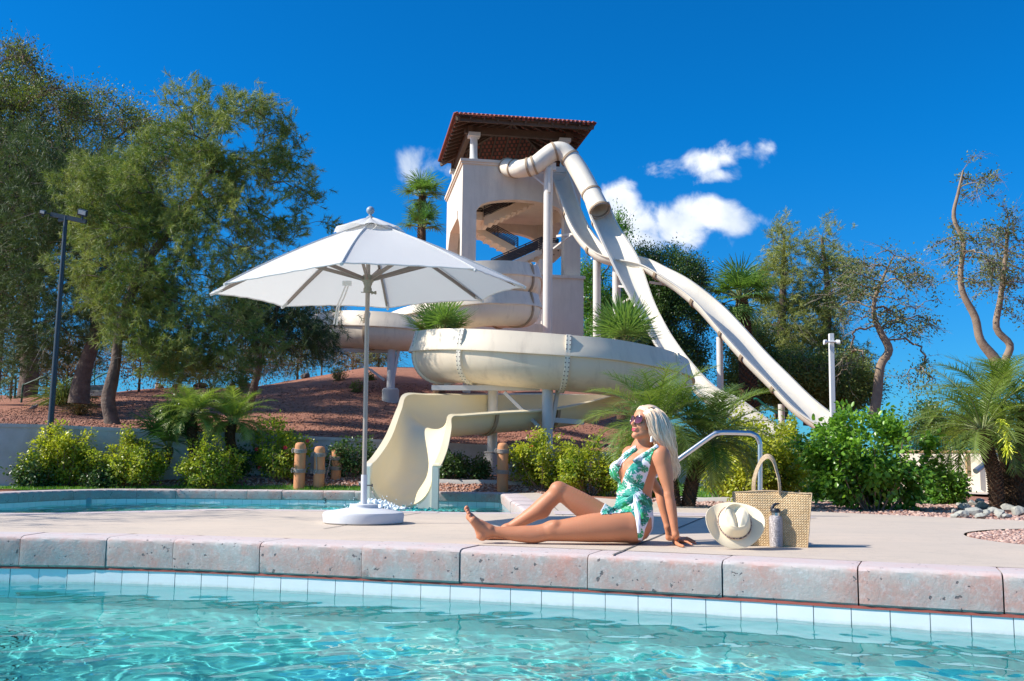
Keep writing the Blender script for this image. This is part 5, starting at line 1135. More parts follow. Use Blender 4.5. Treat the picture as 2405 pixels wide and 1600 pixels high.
GDc = [crom([P(p[0]-(5.0 if p[1] > 1066 else 0)-(3 if p[1] > 1100 else 0), p[1]-(4 if p[1] > 1110 else 0), p[2]) for p in g], 5) for g in GD]; V = []; Fs = []; At = []; r = np.random.default_rng(12); NP = len(GDc[0])
for s in range(1500):
    q = r.uniform(0, 4.999); i = int(q); f = q-i; c_ = GDc[i]*(1-f)+GDc[i+1]*f; ph = r.uniform(0, 6.28); a0 = r.uniform(0, .12); e0 = r.uniform(.66, .92) if r.random() < .8 else r.uniform(.9, 1.0)
    clump = math.floor(q*5)/5; tt = np.linspace(0, 1, NP); off = r.normal(0, .0035 if r.random() < .85 else .010, 3); amp = .004+.014*tt**1.5
    wvv = np.sin(tt*13+clump*9)*amp; wv2 = np.cos(tt*10+clump*7)*amp*.8; cen = P(1545, 1020, 6.38)
    outw = c_-np.array([cen[0], 6.39, 0]); outw[:, 2] = 0; outw /= np.linalg.norm(outw, axis=1)[:, None]+1e-9
    c_ = c_+off*(.4+tt[:, None])+wvv[:, None]*np.array([1, 0, 0])+outw*(wv2+r.uniform(-.006, .004))[:, None]
    k0, k1 = int(a0*NP), int(e0*NP); c_ = c_[k0:k1]; m2 = len(c_); wdt = r.uniform(.0011, .0024)*np.interp(np.arange(m2), [0, 3, m2-4, m2-1], [.4, 1, 1, .2])
    Tn = np.gradient(c_, axis=0); Tn /= np.linalg.norm(Tn, axis=1)[:, None]; sd = np.cross(Tn, np.array([.2, -1, .1])); sd /= np.linalg.norm(sd, axis=1)[:, None]+1e-9; up = np.cross(sd, Tn)
    b0 = len(V)*0+sum(len(x) for x in V); V.append(np.stack([c_-sd*wdt[:, None], c_+up*wdt[:, None]*.8, c_+sd*wdt[:, None]], 1).reshape(-1, 3)); At.append(np.full(m2*3, np.clip(r.normal(.35, .3)+.25*math.sin(clump*17), 0, 1)))
    ii = np.arange(m2-1)*3+b0; Fs.append(np.stack([ii, ii+1, ii+4, ii+3], 1)); Fs.append(np.stack([ii+1, ii+2, ii+5, ii+4], 1))
mk('hair_strands', np.concatenate(V), np.concatenate(Fs), M_HAIR, hair, smooth=True, attr={'tint': np.concatenate(At)})
# --- sunglasses and earring
M_LENS, t, b, tc = newmat('plum gradient lens'); sp = N(t, 'ShaderNodeSeparateXYZ'); t.links.new(tc.outputs['Generated'], sp.inputs[0]); c = mixcol(t, sp.outputs[2], (.15,.025,.06), (.02,.008,.02)); t.links.new(c, b.inputs['Base Color']); b.inputs['Roughness'].default_value = .04; b.inputs['Coat Weight'].default_value = .6
M_FRAME = mat('burgundy frame', (.09,.02,.025), .25); M_GOLD = mat('gold wire', (.75,.42,.22), .25, metal=1)
fr = MB(); lens_o = []
for s in (-1, 1):
    ring = []
    for k in range(28):
        a = 2*math.pi*k/28; ca, sa_ = math.cos(a), math.sin(a); x = .0275*math.copysign(abs(ca)**.8, ca); y = .0265*math.copysign(abs(sa_)**.85, sa_)+(.007*max(0, ca)*max(0, sa_)); ring.append(hp(.099-.010*((x+.028)/.056)**2*1.6-.004*(y/.03), s*(.0315+x), -.009+y))
    ring = np.array(ring); c0 = ring.mean(0)+FWD*.003; V = [c0]+list((ring+c0)/2+FWD*.0015)+list(ring)
    Fs = [(0, 1+k, 1+(k+1) % 28) for k in range(28)]+[(1+k, 29+k, 29+(k+1) % 28, 1+(k+1) % 28) for k in range(28)]
    mb = MB(); mb.add(V, Fs); lo = autosmooth(mb.build('lens', M_LENS, per), 60); lens_o.append(lo); fr.tube(list(ring)+[ring[0]], .0019, 6, caps=False)
fr.tube([hp(.099, -.006, -.002), hp(.104, 0, .0), hp(.099, .006, -.002)], .0022, 6); sg = autosmooth(fr.build('sunglasses', M_FRAME, per), 50)
for lo in lens_o: lo.parent = sg; lo.matrix_parent_inverse = wm(sg).inverted()
for s in (-1, 1):
    mb = MB(); mb.tube([hp(.084, s*.060, .006), hp(.075, s*.068, .004), hp(.03, s*.072, -.006), hp(-.005, s*.075, -.014)], .0018, 6); mb.build('temple_arm', M_GOLD, sg)
e0 = P(1530, 1024, 6.262); mb = MB(); mb.lathe([(.001,0),(.005,-.006),(.0075,-.012),(.009,-.034),(.0085,-.038),(.001,-.038)], e0, 14); autosmooth(mb.build('earring', mat('white bead earring', (.78,.78,.76), .4), per), 50)
# ================================================================ vegetation
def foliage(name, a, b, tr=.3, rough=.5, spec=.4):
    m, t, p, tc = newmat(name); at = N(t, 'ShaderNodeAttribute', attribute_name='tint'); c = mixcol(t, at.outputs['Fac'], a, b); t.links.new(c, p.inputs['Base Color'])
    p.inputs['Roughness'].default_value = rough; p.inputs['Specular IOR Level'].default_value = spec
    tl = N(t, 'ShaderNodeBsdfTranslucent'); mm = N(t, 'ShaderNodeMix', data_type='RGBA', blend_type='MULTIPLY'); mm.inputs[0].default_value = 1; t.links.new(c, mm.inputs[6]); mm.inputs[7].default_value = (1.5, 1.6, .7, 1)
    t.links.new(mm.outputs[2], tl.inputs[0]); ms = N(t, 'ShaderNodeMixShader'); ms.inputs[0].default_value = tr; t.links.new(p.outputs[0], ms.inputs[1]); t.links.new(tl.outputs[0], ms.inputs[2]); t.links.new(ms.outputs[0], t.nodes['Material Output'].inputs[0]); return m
M_NEEDLE = foliage('pine needles', (.08,.145,.025), (.36,.38,.11), .25, .55)
M_NEEDLE2 = foliage('dark needles', (.035,.075,.03), (.10,.15,.05), .2, .55)
M_LEAF_Y = foliage('yellow green hibiscus leaves', (.11,.20,.025), (.54,.53,.05), .38, .35)
M_LEAF_G = foliage('bright green leaves', (.06,.17,.02), (.24,.43,.05), .3, .3)
M_LEAF_D = foliage('dark glossy leaves', (.03,.08,.018), (.11,.18,.045), .2, .35)
M_LEAF_O = foliage('olive tree leaves', (.07,.12,.025), (.24,.28,.07), .25, .5)
M_LEAF_B = foliage('dry brown leaves', (.14,.085,.04), (.34,.24,.12), .25, .8)
M_LEAF_S = foliage('sparse grey green leaves', (.08,.13,.04), (.26,.28,.10), .25, .5)
M_FROND = foliage('date palm frond', (.07,.15,.025), (.32,.38,.09), .35, .4)
M_FAN = foliage('fan palm frond', (.05,.13,.03), (.20,.33,.08), .3, .4)
M_BARK = mat('grey brown bark', (.17,.125,.095), .95, noise=(7,.9,8), col2=(.07,.05,.04), bump=(16,.9,.03))
M_BARKL = mat('pale bark', (.34,.25,.17), .9, noise=(4,.8,8), col2=(.20,.14,.10), bump=(12,.6,.02))
M_TWIG = mat('grey twigs', (.28,.24,.20), .9); M_TWIGB = mat('brown twigs', (.30,.20,.15), .9)
M_PTRUNK = mat('palm trunk fibre', (.15,.085,.045), .95, noise=(9,.9,8), col2=(.06,.035,.02), bump=(22,1.0,.03))
T_LEAF = (np.array([[0,0,0],[.35,.27,.05],[.75,.2,.03],[1,0,-.04],[.75,-.2,.03],[.35,-.27,.05]]), np.array([[0,1,2,3],[0,3,4,5]]))
T_DIA = (np.array([[0,0,0],[.5,.24,.06],[1,0,0],[.5,-.24,.06]]), np.array([[0,3,2,1]]))
T_NEED = (np.array([[0,.03,0],[0,-.03,0],[1,-.008,-.03],[1,.008,-.03]]), np.array([[0,1,2,3]]))
def inst(tm, pos, x, nrm, size, tint, wide=1.0):
    TV, TF = tm; n = len(pos); x = x/(np.linalg.norm(x, axis=1)[:, None]+1e-9); z = nrm-x*(nrm*x).sum(1)[:, None]; z /= np.linalg.norm(z, axis=1)[:, None]+1e-9; y = np.cross(z, x)
    sz = np.broadcast_to(size, (n,))[:, None, None]
    V = pos[:, None, :]+sz*(TV[None, :, 0:1]*x[:, None, :]+TV[None, :, 1:2]*wide*y[:, None, :]+TV[None, :, 2:3]*z[:, None, :])
    Fq = (np.arange(n)*len(TV))[:, None, None]+TF[None]; return V.reshape(-1, 3), Fq.reshape(-1, TF.shape[1]), np.repeat(tint, len(TV))
def rdir(r, n): v = r.normal(size=(n, 3)); return v/np.linalg.norm(v, axis=1)[:, None]
def join(parts):
    V, Fq, T = [], [], []; o = 0
    for v, f, t in parts: V.append(v); Fq.append(f+o); T.append(t); o += len(v)
    return np.concatenate(V), np.concatenate(Fq), np.concatenate(T)
def in_ells(r, ells, n, shell=.55):
    vol = np.array([e[1][0]*e[1][1]*e[1][2] for e in ells]); k = r.choice(len(ells), n, p=vol/vol.sum()); d = rdir(r, n); q = r.random(n)**(1/3*(1-shell)+.02) if shell < 1 else np.ones(n)
    q = np.clip(q, 0, 1)*r.uniform(.82, 1.06, n); C = np.array([e[0] for e in ells])[k]; R = np.array([e[1] for e in ells])[k]; return C+d*R*q[:, None], d
def skeleton(r, trunk, pts, jit=.12):
    """attach every clump point to the nearest node of what has grown so far; pipe-model radii"""
    nodes = [np.array(p, float) for p, _ in trunk]; q = crom(np.array([np.r_[p, rr] for p, rr in trunk]), 4); nodes = [x[:3] for x in q]; par = [-1]+list(range(len(q)-1)); fixed = [x[3] for x in q]
    order = np.argsort(np.linalg.norm(pts-nodes[-1], axis=1)); NA = np.zeros((len(nodes)+len(pts)*5+5, 3)); n = len(nodes); NA[:n] = nodes; end = []; paths = []
    depth = np.zeros(len(NA)); depth[:n] = np.arange(n)*.02; start_ok = max(2, int(n*.45))
    for i in order:
        p = pts[i]; d = np.linalg.norm(NA[start_ok:n]-p, axis=1)+depth[start_ok:n]*.25; below = NA[start_ok:n, 2] > p[2]+.3; d = d+below*.6; j = int(np.argmin(d))+start_ok; a = NA[j]; L = np.linalg.norm(p-a); k = 2 if L < .6 else 4; pr = j; path = [a]
        for s in range(1, k+1):
            t = s/k; x = a+(p-a)*t+np.array([0, 0, .12*L*math.sin(math.pi*t)])+(r.normal(size=3)*jit*L*.35 if s < k else 0); NA[n] = x; par.append(pr); depth[n] = depth[pr]+L/k; pr = n; n += 1; path.append(x)
        paths.append(list(range(n-k, n))); end.append(n-1)
    cnt = np.zeros(n)
    for e in end: cnt[e] += 1
    for i in range(n-1, 0, -1): cnt[par[i]] += cnt[i]
    return NA[:n], par, cnt, paths, fixed, len(q), end
def wood(NA, par, cnt, paths, fixed, n0, tip, pw, bark, name, parent, twig=None, sides=6, maxr=None):
    mb = TB(); mb.tube(NA[:n0], np.array(fixed), 12)
    for path in paths:
        ids = [par[path[0]]]+path; rr = tip*np.maximum(cnt[ids], 1)**pw; rr[0] = rr[1]; rr = np.minimum(rr, (maxr or .5*max(fixed)))
        mb.tube(NA[ids], rr, sides if rr.max() > .02 else 4, caps=False)
    return mb.build(name, bark, parent)
def tree(name, label, cat, trunk, ells, n, kind, per, size, lm, bark=None, seed=1, tip=.006, pw=.45, group=None, sig=.28, shell=.55, tuft=26, bare=0, twm=None, tintmu=.4, droop=0.0, wide=1.0, twigs=0):
    r = np.random.default_rng(seed); root = empty(name, trunk[0][0], label, cat, group); pts, dd = in_ells(r, ells, n, shell)
    NA, par, cnt, paths, fixed, n0, end = skeleton(r, trunk, pts)
    wood(NA, par, cnt, paths, fixed, n0, tip, pw, bark or M_BARK, 'trunk', root)
    E = NA[end]; PB = NA[[par[e] for e in end]]; parts = []
    if bare: keep = r.random(len(E)) > bare; E2, P2 = E[keep], PB[keep]
    else: E2, P2 = E, PB
    m = len(E2); ct = np.clip(r.normal(tintmu, .18, m), 0, 1); cen = np.mean([e[0] for e in ells], axis=0)
    if kind == 'tuft':
        k = per; C = np.repeat(E2, k, 0)+r.normal(0, sig, (m*k, 3)); ax = rdir(r, m*k)*.8+np.repeat((E2-P2)/(np.linalg.norm(E2-P2, axis=1)[:, None]+1e-9), k, 0)+np.array([0, 0, .35-droop]); ax /= np.linalg.norm(ax, axis=1)[:, None]
        tt = np.clip(np.repeat(ct, k)+r.normal(0, .14, m*k), 0, 1); s = r.uniform(0, 1, (m*k, tuft)); Ln = size*1.3
        pos = C[:, None, :]+ax[:, None, :]*(s[..., None]-.5)*Ln; nd = ax[:, None, :]*.75+r.normal(0, .55, (m*k, tuft, 3)); nn = pos.shape[0]*pos.shape[1]
        parts.append(inst(T_NEED, pos.reshape(-1, 3), nd.reshape(-1, 3), rdir(r, nn), r.uniform(.6, 1.1, nn)*size, np.clip(np.repeat(tt, tuft)+r.normal(0, .1, nn), 0, 1), wide))
    else:
        k = per; t_ = r.random(m*k)**.6; C = np.repeat(P2, k, 0)*(1-t_[:, None])+np.repeat(E2, k, 0)*t_[:, None]+r.normal(0, sig, (m*k, 3))*(.5+.7*t_[:, None]); nn = m*k
        nrm = rdir(r, nn)+np.array([0, 0, .7]); x = rdir(r, nn)+(C-cen)*.3+np.array([0, 0, -.2-droop])
        parts.append(inst(T_DIA if kind == 'dia' else T_LEAF, C, x, nrm, r.uniform(.6, 1.25, nn)*size, np.clip(np.repeat(ct, k)+r.normal(0, .2, nn), 0, 1), wide))
    V, Fq, T_ = join(parts); mk('crown', V, Fq, lm, root, attr={'tint': T_})
    if twigs:
        mb = TB()
        for i in r.choice(len(E), twigs):
            a = E[i]; d = (E[i]-PB[i]); d = d/(np.linalg.norm(d)+1e-9)+r.normal(size=3)*.5; L = r.uniform(.4, .9)*sig*3.2; mid = a+d*L*.5+r.normal(size=3)*L*.1; e = a+d*L+r.normal(size=3)*L*.12; mb.tube([a-d*L*.4, a, mid, e], [tip*.8, tip*.7, tip*.5, tip*.2], 3, caps=False)
            for q in range(3): b = a+(e-a)*r.uniform(.2, .9); mb.tube([b, b+(d*.6+r.normal(size=3)*.6)*L*.4], [tip*.4, tip*.15], 3, caps=False)
        mb.build('twigs', twm or M_TWIG, root)
    return root
def E_(x, y, D, rx, ry, rd):
    c = P(x, y, D); s = D/F_PX; return (c, np.array([rx*s, rd, ry*s]))
def PT(x, y, D, r): return (P(x, y, D), r)
# --- the big trees on the left
b1 = G(262, 1118); D1 = 18.9; q = P(262, 1050, D1); base1 = np.array([q[0], D1, TZ(q[0], D1)-.1])
tree('pine_tree', 'big feathery pine with a forked trunk rising just behind the retaining wall', 'tree', [(base1, .17), PT(262,985,D1,.14), PT(254,940,D1,.132), PT(263,895,D1,.12), PT(272,850,D1,.095), PT(283,770,D1,.09), PT(330,640,D1-.2,.08), PT(430,500,D1,.065), PT(500,400,D1,.045)],
     [E_(560,330,D1,150,120,1.2), E_(400,430,D1,190,150,1.2), E_(620,460,D1,120,120,1.1), E_(300,600,D1+.2,170,150,1.2), E_(480,620,D1,170,140,1.2), E_(250,470,D1+.3,120,110,1.2), E_(430,790,D1,130,90,.9), E_(440,240,D1,60,60,.6), E_(330,700,D1,110,80,1.2), E_(690,400,D1,60,90,.7), E_(520,880,D1,70,40,.6), E_(400,840,D1,110,60,.9), E_(350,780,D1+.3,110,70,1.0), E_(590,790,D1+.4,80,70,.8), E_(600,205,D1,38,16,.3), E_(690,315,D1,50,20,.4), E_(730,430,D1,48,22,.4), E_(738,530,D1,38,24,.4), E_(432,175,D1,22,26,.3)],
     560, 'tuft', 15, .12, M_NEEDLE, seed=4, sig=.125, tuft=26, twigs=330, group='tall trees on the red slope', wide=1.5, tip=.005)
tree('pine_tree', 'leaning rough barked pine farther up the slope behind the black lamp post', 'tree', [(P(185,948,24.5), .26), PT(190,905,24.5,.22), PT(203,850,24.5,.18), PT(225,780,24.5,.15), PT(220,690,24.7,.12), PT(200,560,25,.08)],
     [E_(150,560,25,170,130,1.8), E_(90,430,25.5,130,130,1.8), E_(230,720,24.8,110,90,1.4), E_(60,700,25,110,130,1.6), E_(250,430,25,110,100,1.3), E_(160,790,25,120,60,1.3), E_(40,820,25,90,60,1.2)], 380, 'tuft', 12, .17, M_NEEDLE2, seed=6, sig=.30, tuft=24, group='tall trees on the red slope', tintmu=.6, twigs=120, wide=1.4)
tree('pine_tree', 'slim dark trunked pine with drooping boughs beside the far left flume', 'tree', [(P(580,962,22.3), .11), PT(590,935,22.3,.095), PT(603,880,22.3,.085), PT(618,825,22.3,.07), PT(640,760,22.3,.06), PT(660,690,22.3,.05)],
     [E_(640,740,22.3,90,80,1.1), E_(720,790,22.2,65,60,.7), E_(560,700,22.6,80,70,1.0), E_(770,815,22.0,38,42,.4), E_(690,670,22.6,90,40,.9), E_(560,800,22.4,50,50,.7)], 210, 'tuft', 11, .14, M_NEEDLE2, seed=8, sig=.20, tuft=24, group='tall trees on the red slope', droop=.7, tintmu=.35, twigs=90, wide=1.4)
tree('mesquite_tree', 'tall spreading tree with half bare brown twigs behind the pines', 'tree', [(P(60,960,30), .30), PT(70,860,30,.26), PT(60,740,30,.2), PT(120,560,30,.15), PT(200,420,30,.1)],
     [E_(60,330,30,120,160,2.2), E_(230,330,30,150,110,2.2), E_(380,360,30,120,80,1.8), E_(20,520,30,90,200,2.0), E_(180,480,30,170,120,2.2)], 520, 'dia', 190, .085, M_LEAF_O, seed=9, sig=.24, bare=.2, twigs=1500, twm=M_TWIGB, group='tall trees on the red slope', tip=.009, tintmu=.5)
tree('mesquite_tree', 'bare topped twiggy tree at the far left edge', 'tree', [(P(-20,930,27), .2), PT(0,700,27,.16), PT(10,450,27,.11), PT(30,250,27,.07)],
     [E_(30,190,27,80,90,1.2), E_(-20,400,27,90,180,1.4), E_(10,650,27,90,120,1.4), E_(120,240,27,90,50,1.0)], 330, 'dia', 150, .085, M_LEAF_O, seed=10, sig=.22, twigs=1100, twm=M_TWIGB, tip=.008, bare=.35, group='tall trees on the red slope')
# --- background trees on the right and behind the slides
tree('dark_tree', 'round dark leafy tree behind the white slide posts', 'tree', [(P(1560,985,62), .5), PT(1560,850,62,.4), PT(1550,720,62,.25)], [E_(1560,660,62,105,75,3.2), E_(1590,760,62,80,95,3), E_(1510,740,62,80,100,3), E_(1590,850,62,70,70,2.5), E_(1500,640,62,50,60,2)],
     480, 'dia', 190, .15, M_LEAF_D, seed=12, sig=.34, group='trees behind the slides', tip=.018, twigs=200, tintmu=.5)
tree('dark_tree', 'leafy tree with bare low branches between the tower and the slide posts', 'tree', [(P(1420,985,60), .4), PT(1418,850,60,.3), PT(1410,720,60,.2)], [E_(1400,690,60,45,60,1.8), E_(1440,760,60,60,70,2), E_(1390,800,60,40,60,1.6), E_(1462,545,60,20,45,.8), E_(1380,640,60,22,30,.9)],
     230, 'dia', 150, .15, M_LEAF_G, seed=13, sig=.32, group='trees behind the slides', tip=.016, twigs=200, twm=M_TWIGB, tintmu=.1)
tree('conifer_tree', 'pointed pine to the left of a pair beyond the right slides', 'tree', [(P(1835,985,56), .4), PT(1835,850,56,.32), PT(1838,700,56,.2), PT(1842,560,56,.08)], [E_(1842,580,56,38,60,1.2), E_(1830,680,56,62,70,1.8), E_(1830,790,56,75,70,2), E_(1845,890,56,90,60,2.2)],
     170, 'tuft', 12, .30, M_NEEDLE, seed=14, sig=.36, tuft=22, group='pines beyond the right slides', tip=.014, tintmu=.75, twigs=140, wide=1.5)
tree('conifer_tree', 'broader pine to the right of a pair beyond the right slides', 'tree', [(P(1935,985,57), .4), PT(1935,850,57,.32), PT(1945,700,57,.2), PT(1930,560,57,.08)], [E_(1928,570,57,48,50,1.3), E_(1950,660,57,70,70,1.8), E_(1900,760,57,85,70,2), E_(1970,860,57,80,70,2.2), E_(1995,630,57,35,30,1)],
     190, 'tuft', 12, .30, M_NEEDLE, seed=15, sig=.36, tuft=22, group='pines beyond the right slides', tip=.014, tintmu=.75, twigs=160, wide=1.5)
tree('dark_tree', 'low dark leafy tree behind the white light pole', 'tree', [(P(1900,1000,50), .3), PT(1900,930,50,.25), PT(1890,880,50,.15)], [E_(1850,890,50,110,60,2.5), E_(1970,900,50,90,60,2.5), E_(1760,900,50,60,60,2), E_(1760,820,50,50,50,2)],
     420, 'dia', 170, .14, M_LEAF_O, seed=16, sig=.34, group='trees behind the slides', tip=.016, tintmu=.6, twigs=160)
tree('gnarled_tree', 'gnarled half bare tree with a crooked pale trunk right of the white light pole', 'tree', [(P(2050,985,46), .25), PT(2060,930,46,.23), PT(2068,860,46,.20), PT(2088,822,46,.19), PT(2068,780,46,.15), PT(2052,735,46,.11), PT(2058,690,46,.09), PT(2080,640,46,.055), PT(2100,600,46,.03)],
     [E_(2080,640,46,100,60,1.8), E_(2140,720,46,70,110,1.8), E_(1990,690,46,60,70,1.6), E_(2050,700,46,110,90,2), E_(2140,860,46,50,80,1.4), E_(2000,860,46,50,60,1.4)], 140, 'dia', 60, .14, M_LEAF_S, bark=M_BARKL, seed=18, sig=.24, twigs=330, twm=M_TWIG, tip=.016, bare=.25, group='half bare trees on the right')
tree('gnarled_tree', 'tall crooked half bare tree with lopped limbs at the right edge', 'tree', [(P(2345,905,29), .19), PT(2340,850,29,.16), PT(2303,800,29,.12), PT(2290,745,29,.11), PT(2262,690,29,.09), PT(2256,640,29,.08), PT(2262,570,29,.07), PT(2240,510,29,.06), PT(2250,455,29,.045), PT(2262,400,29,.025)],
     [E_(2300,440,29,50,40,.9), E_(2280,400,29,24,50,.6), E_(2225,470,29,22,30,.5), E_(2225,600,29,40,70,.9), E_(2290,620,29,60,80,1.1), E_(2270,540,29,50,40,.8)], 62, 'dia', 48, .09, M_LEAF_S, bark=M_BARKL, seed=19, sig=.13, twigs=200, twm=M_TWIG, tip=.009, bare=.2, group='half bare trees on the right')
tree('gnarled_tree', 'second crooked half bare tree cut off by the right edge', 'tree', [(P(2352,905,30), .15), PT(2360,850,30,.12), PT(2372,810,30,.11), PT(2340,770,30,.10), PT(2350,700,30,.085), PT(2362,600,30,.065), PT(2366,540,30,.04)],
     [E_(2370,600,30,55,90,1.2), E_(2350,520,30,45,40,.8), E_(2400,680,30,50,80,1.0), E_(2320,660,30,40,60,.8)], 80, 'dia', 52, .09, M_LEAF_S, bark=M_BARKL, seed=20, sig=.15, twigs=200, twm=M_TWIG, tip=.009, bare=.15, group='half bare trees on the right')
tree('dark_tree', 'dark bushy tree beyond the green picket fence on the right', 'tree', [(P(2215,1070,40), .2), PT(2215,1030,40,.15), PT(2212,1000,40,.1)], [E_(2185,990,40,32,40,1), E_(2230,1010,40,50,30,1.2), E_(2300,1020,40,60,25,1.2), E_(2150,1030,40,40,30,1)], 170, 'dia', 90, .12, M_LEAF_D, seed=21, sig=.3, tip=.01, tintmu=.8, group='trees behind the slides')
# --- dry brush on the far crest
for i, (x, y, D, rx, ry, m_, lb) in enumerate(((30,860,31,90,70,M_LEAF_B,'rusty brown dry brush at the far left behind the green rails'),(160,850,32,80,60,M_LEAF_B,'rusty brown dry brush behind the leaning pine trunk'),(330,850,33,90,50,M_LEAF_B,'dry tan brush behind the timber steps'),
    (470,860,34,70,35,M_LEAF_S,'low grey green brush on the slope crest under the pine'),(600,850,35,60,40,M_LEAF_B,'dry tan brush on the crest behind the slim pine'),(700,840,36,60,45,M_LEAF_S,'thin brush on the crest under the far left flume'),(830,825,38,60,50,M_LEAF_B,'twiggy dry brush on the crest behind the umbrella pole'),(760,740,42,60,60,M_LEAF_S,'pale twiggy treetop above the far left flume'),(890,820,37,45,45,M_LEAF_S,'olive brush on the crest left of the far flume post'))):
    q = P(x, y, D); z = TZ(q[0], q[1]); tree('dry_brush', lb, 'bush', [((q[0], D, z-.1), .05), ((q[0], D, z+.3), .04), ((q[0], D, max(z+.5, q[2])), .03)], [(np.array([q[0], D, max(q[2], z+ry*D/F_PX*.7)]), np.array([rx*D/F_PX, 1.0, ry*D/F_PX]))], 120 if i != 7 else 70, 'dia', 40 if m_ is M_LEAF_B else 30, .085, m_, seed=30+i, sig=.26, twigs=260, twm=M_TWIGB if i % 2 else M_TWIG, tip=.006, group='dry brush on the crest', bare=.2)
# --- shrubs
def shrub(name, label, x, y0, D, w_, h_, lm, n, size, seed, group, dep=None, flowers=0, stems=M_TWIGB, tall=0, sig=.05, tintmu=.45, lumps=5, z0=None, cat='shrub', dark=False):
    """w_, h_ in pixels; stems from the ground, leaves in clumps along them"""
    r = np.random.default_rng(seed); s = D/F_PX; c = P(x, y0, D); z = (TZ(c[0], D) if z0 is None else z0); c[2] = z; W = w_*s/2; H = h_*s; dp = dep or W*.85
    root = empty(name, c, label, cat, group); mb = TB(); ends = []; ns = 16+int(W*14)
    for i in range(ns):
        a = r.uniform(0, 6.28); rr = r.uniform(.15, 1)**.6; hh = H*(1-.42*rr*rr)*r.uniform(.72, 1.06); e = c+np.array([math.cos(a)*rr*W, math.sin(a)*rr*dp, hh])
        b = c+np.array([math.cos(a)*rr*W*.25, math.sin(a)*rr*dp*.25, 0]); m = (b+e)/2+np.array([math.cos(a)*W*.12, math.sin(a)*W*.12, -.02]); pp = crom([b, m, e], 4); mb.tube(pp, np.linspace(.011, .003, len(pp)), 5, caps=False); ends.append(pp)
        for k in range(3):
            o_ = pp[r.integers(3, len(pp))]; e2 = o_+r.normal(size=3)*np.array([W*.3, dp*.3, H*.13])+np.array([0, 0, H*.05]); e2[2] = max(e2[2], z+.03); p2 = crom([o_, (o_+e2)/2+(0, 0, .02), e2], 3); mb.tube(p2, np.linspace(.005, .002, len(p2)), 4, caps=False); ends.append(p2)
    for k in range(tall):
        a = r.uniform(0, 6.28); rr = r.uniform(0, .6); b = c+np.array([math.cos(a)*rr*W, math.sin(a)*rr*dp, H*.6]); e = b+np.array([r.normal()*.04, r.normal()*.04, H*r.uniform(.45, .62)]); p2 = crom([b, (b+e)/2+r.normal(size=3)*.015, e], 4); mb.tube(p2, np.linspace(.006, .002, len(p2)), 4, caps=False); ends += [p2, p2]
    mb.build('stems', stems, root)
    n = int(n*1.45); size = size*.88; k = n//len(ends); allp = []
    for p in ends:
        t = r.uniform(.25, 1.02, k)*(len(p)-1); t = np.clip(t, 0, len(p)-1.001); i = t.astype(int); f = (t-i)[:, None]; allp.append(p[i]*(1-f)+p[i+1]*f+r.normal(0, sig, (k, 3)))
    A = np.concatenate(allp); A[:, 2] = np.maximum(A[:, 2], z+.02); nn = len(A); cen = c+np.array([0, 0, H*.45]); out = (A-cen); out /= np.linalg.norm(out, axis=1)[:, None]+1e-9
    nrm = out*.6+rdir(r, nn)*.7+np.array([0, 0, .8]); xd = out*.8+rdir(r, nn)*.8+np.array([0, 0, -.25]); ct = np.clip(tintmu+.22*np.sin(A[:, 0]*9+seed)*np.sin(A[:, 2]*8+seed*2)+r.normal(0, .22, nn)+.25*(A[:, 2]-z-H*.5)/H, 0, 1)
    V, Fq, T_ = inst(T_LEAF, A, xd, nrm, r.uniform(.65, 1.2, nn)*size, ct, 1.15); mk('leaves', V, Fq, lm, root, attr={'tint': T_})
    for q in range(flowers):
        p = A[r.integers(nn)]; p = p+np.array([0, -.06, .05]); mb = MB()
        for j in range(5):
            a = j*2*math.pi/5; d = np.array([math.cos(a), -.5, math.sin(a)])*.028; sd = np.array([-math.sin(a), 0, math.cos(a)])*.016; mb.add([p, p+d+sd, p+d*1.3, p+d-sd], [(0,1,2,3)])
        mb.build('flower', M_FLOWER, root)
    return root
M_FLOWER = mat('red hibiscus petals', (.62,.01,.03), .5)
gL = 'hibiscus shrubs along the far pool edge'
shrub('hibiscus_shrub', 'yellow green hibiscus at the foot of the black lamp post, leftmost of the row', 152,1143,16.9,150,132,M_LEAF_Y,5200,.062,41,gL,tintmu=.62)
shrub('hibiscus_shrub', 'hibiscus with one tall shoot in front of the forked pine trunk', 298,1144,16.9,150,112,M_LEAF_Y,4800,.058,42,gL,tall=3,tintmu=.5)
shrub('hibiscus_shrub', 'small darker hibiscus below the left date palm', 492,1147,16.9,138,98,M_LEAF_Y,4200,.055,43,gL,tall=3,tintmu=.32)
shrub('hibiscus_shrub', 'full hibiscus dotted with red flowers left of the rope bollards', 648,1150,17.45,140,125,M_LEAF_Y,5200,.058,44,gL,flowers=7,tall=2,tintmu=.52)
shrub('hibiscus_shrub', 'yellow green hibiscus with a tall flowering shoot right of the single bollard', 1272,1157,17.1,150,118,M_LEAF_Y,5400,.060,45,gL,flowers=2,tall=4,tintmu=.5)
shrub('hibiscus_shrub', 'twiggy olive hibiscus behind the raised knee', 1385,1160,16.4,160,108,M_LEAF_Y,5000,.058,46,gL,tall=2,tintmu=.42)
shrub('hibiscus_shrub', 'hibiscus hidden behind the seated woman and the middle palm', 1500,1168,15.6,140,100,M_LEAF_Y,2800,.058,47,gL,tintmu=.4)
gW = 'dark shrubs against the retaining wall'
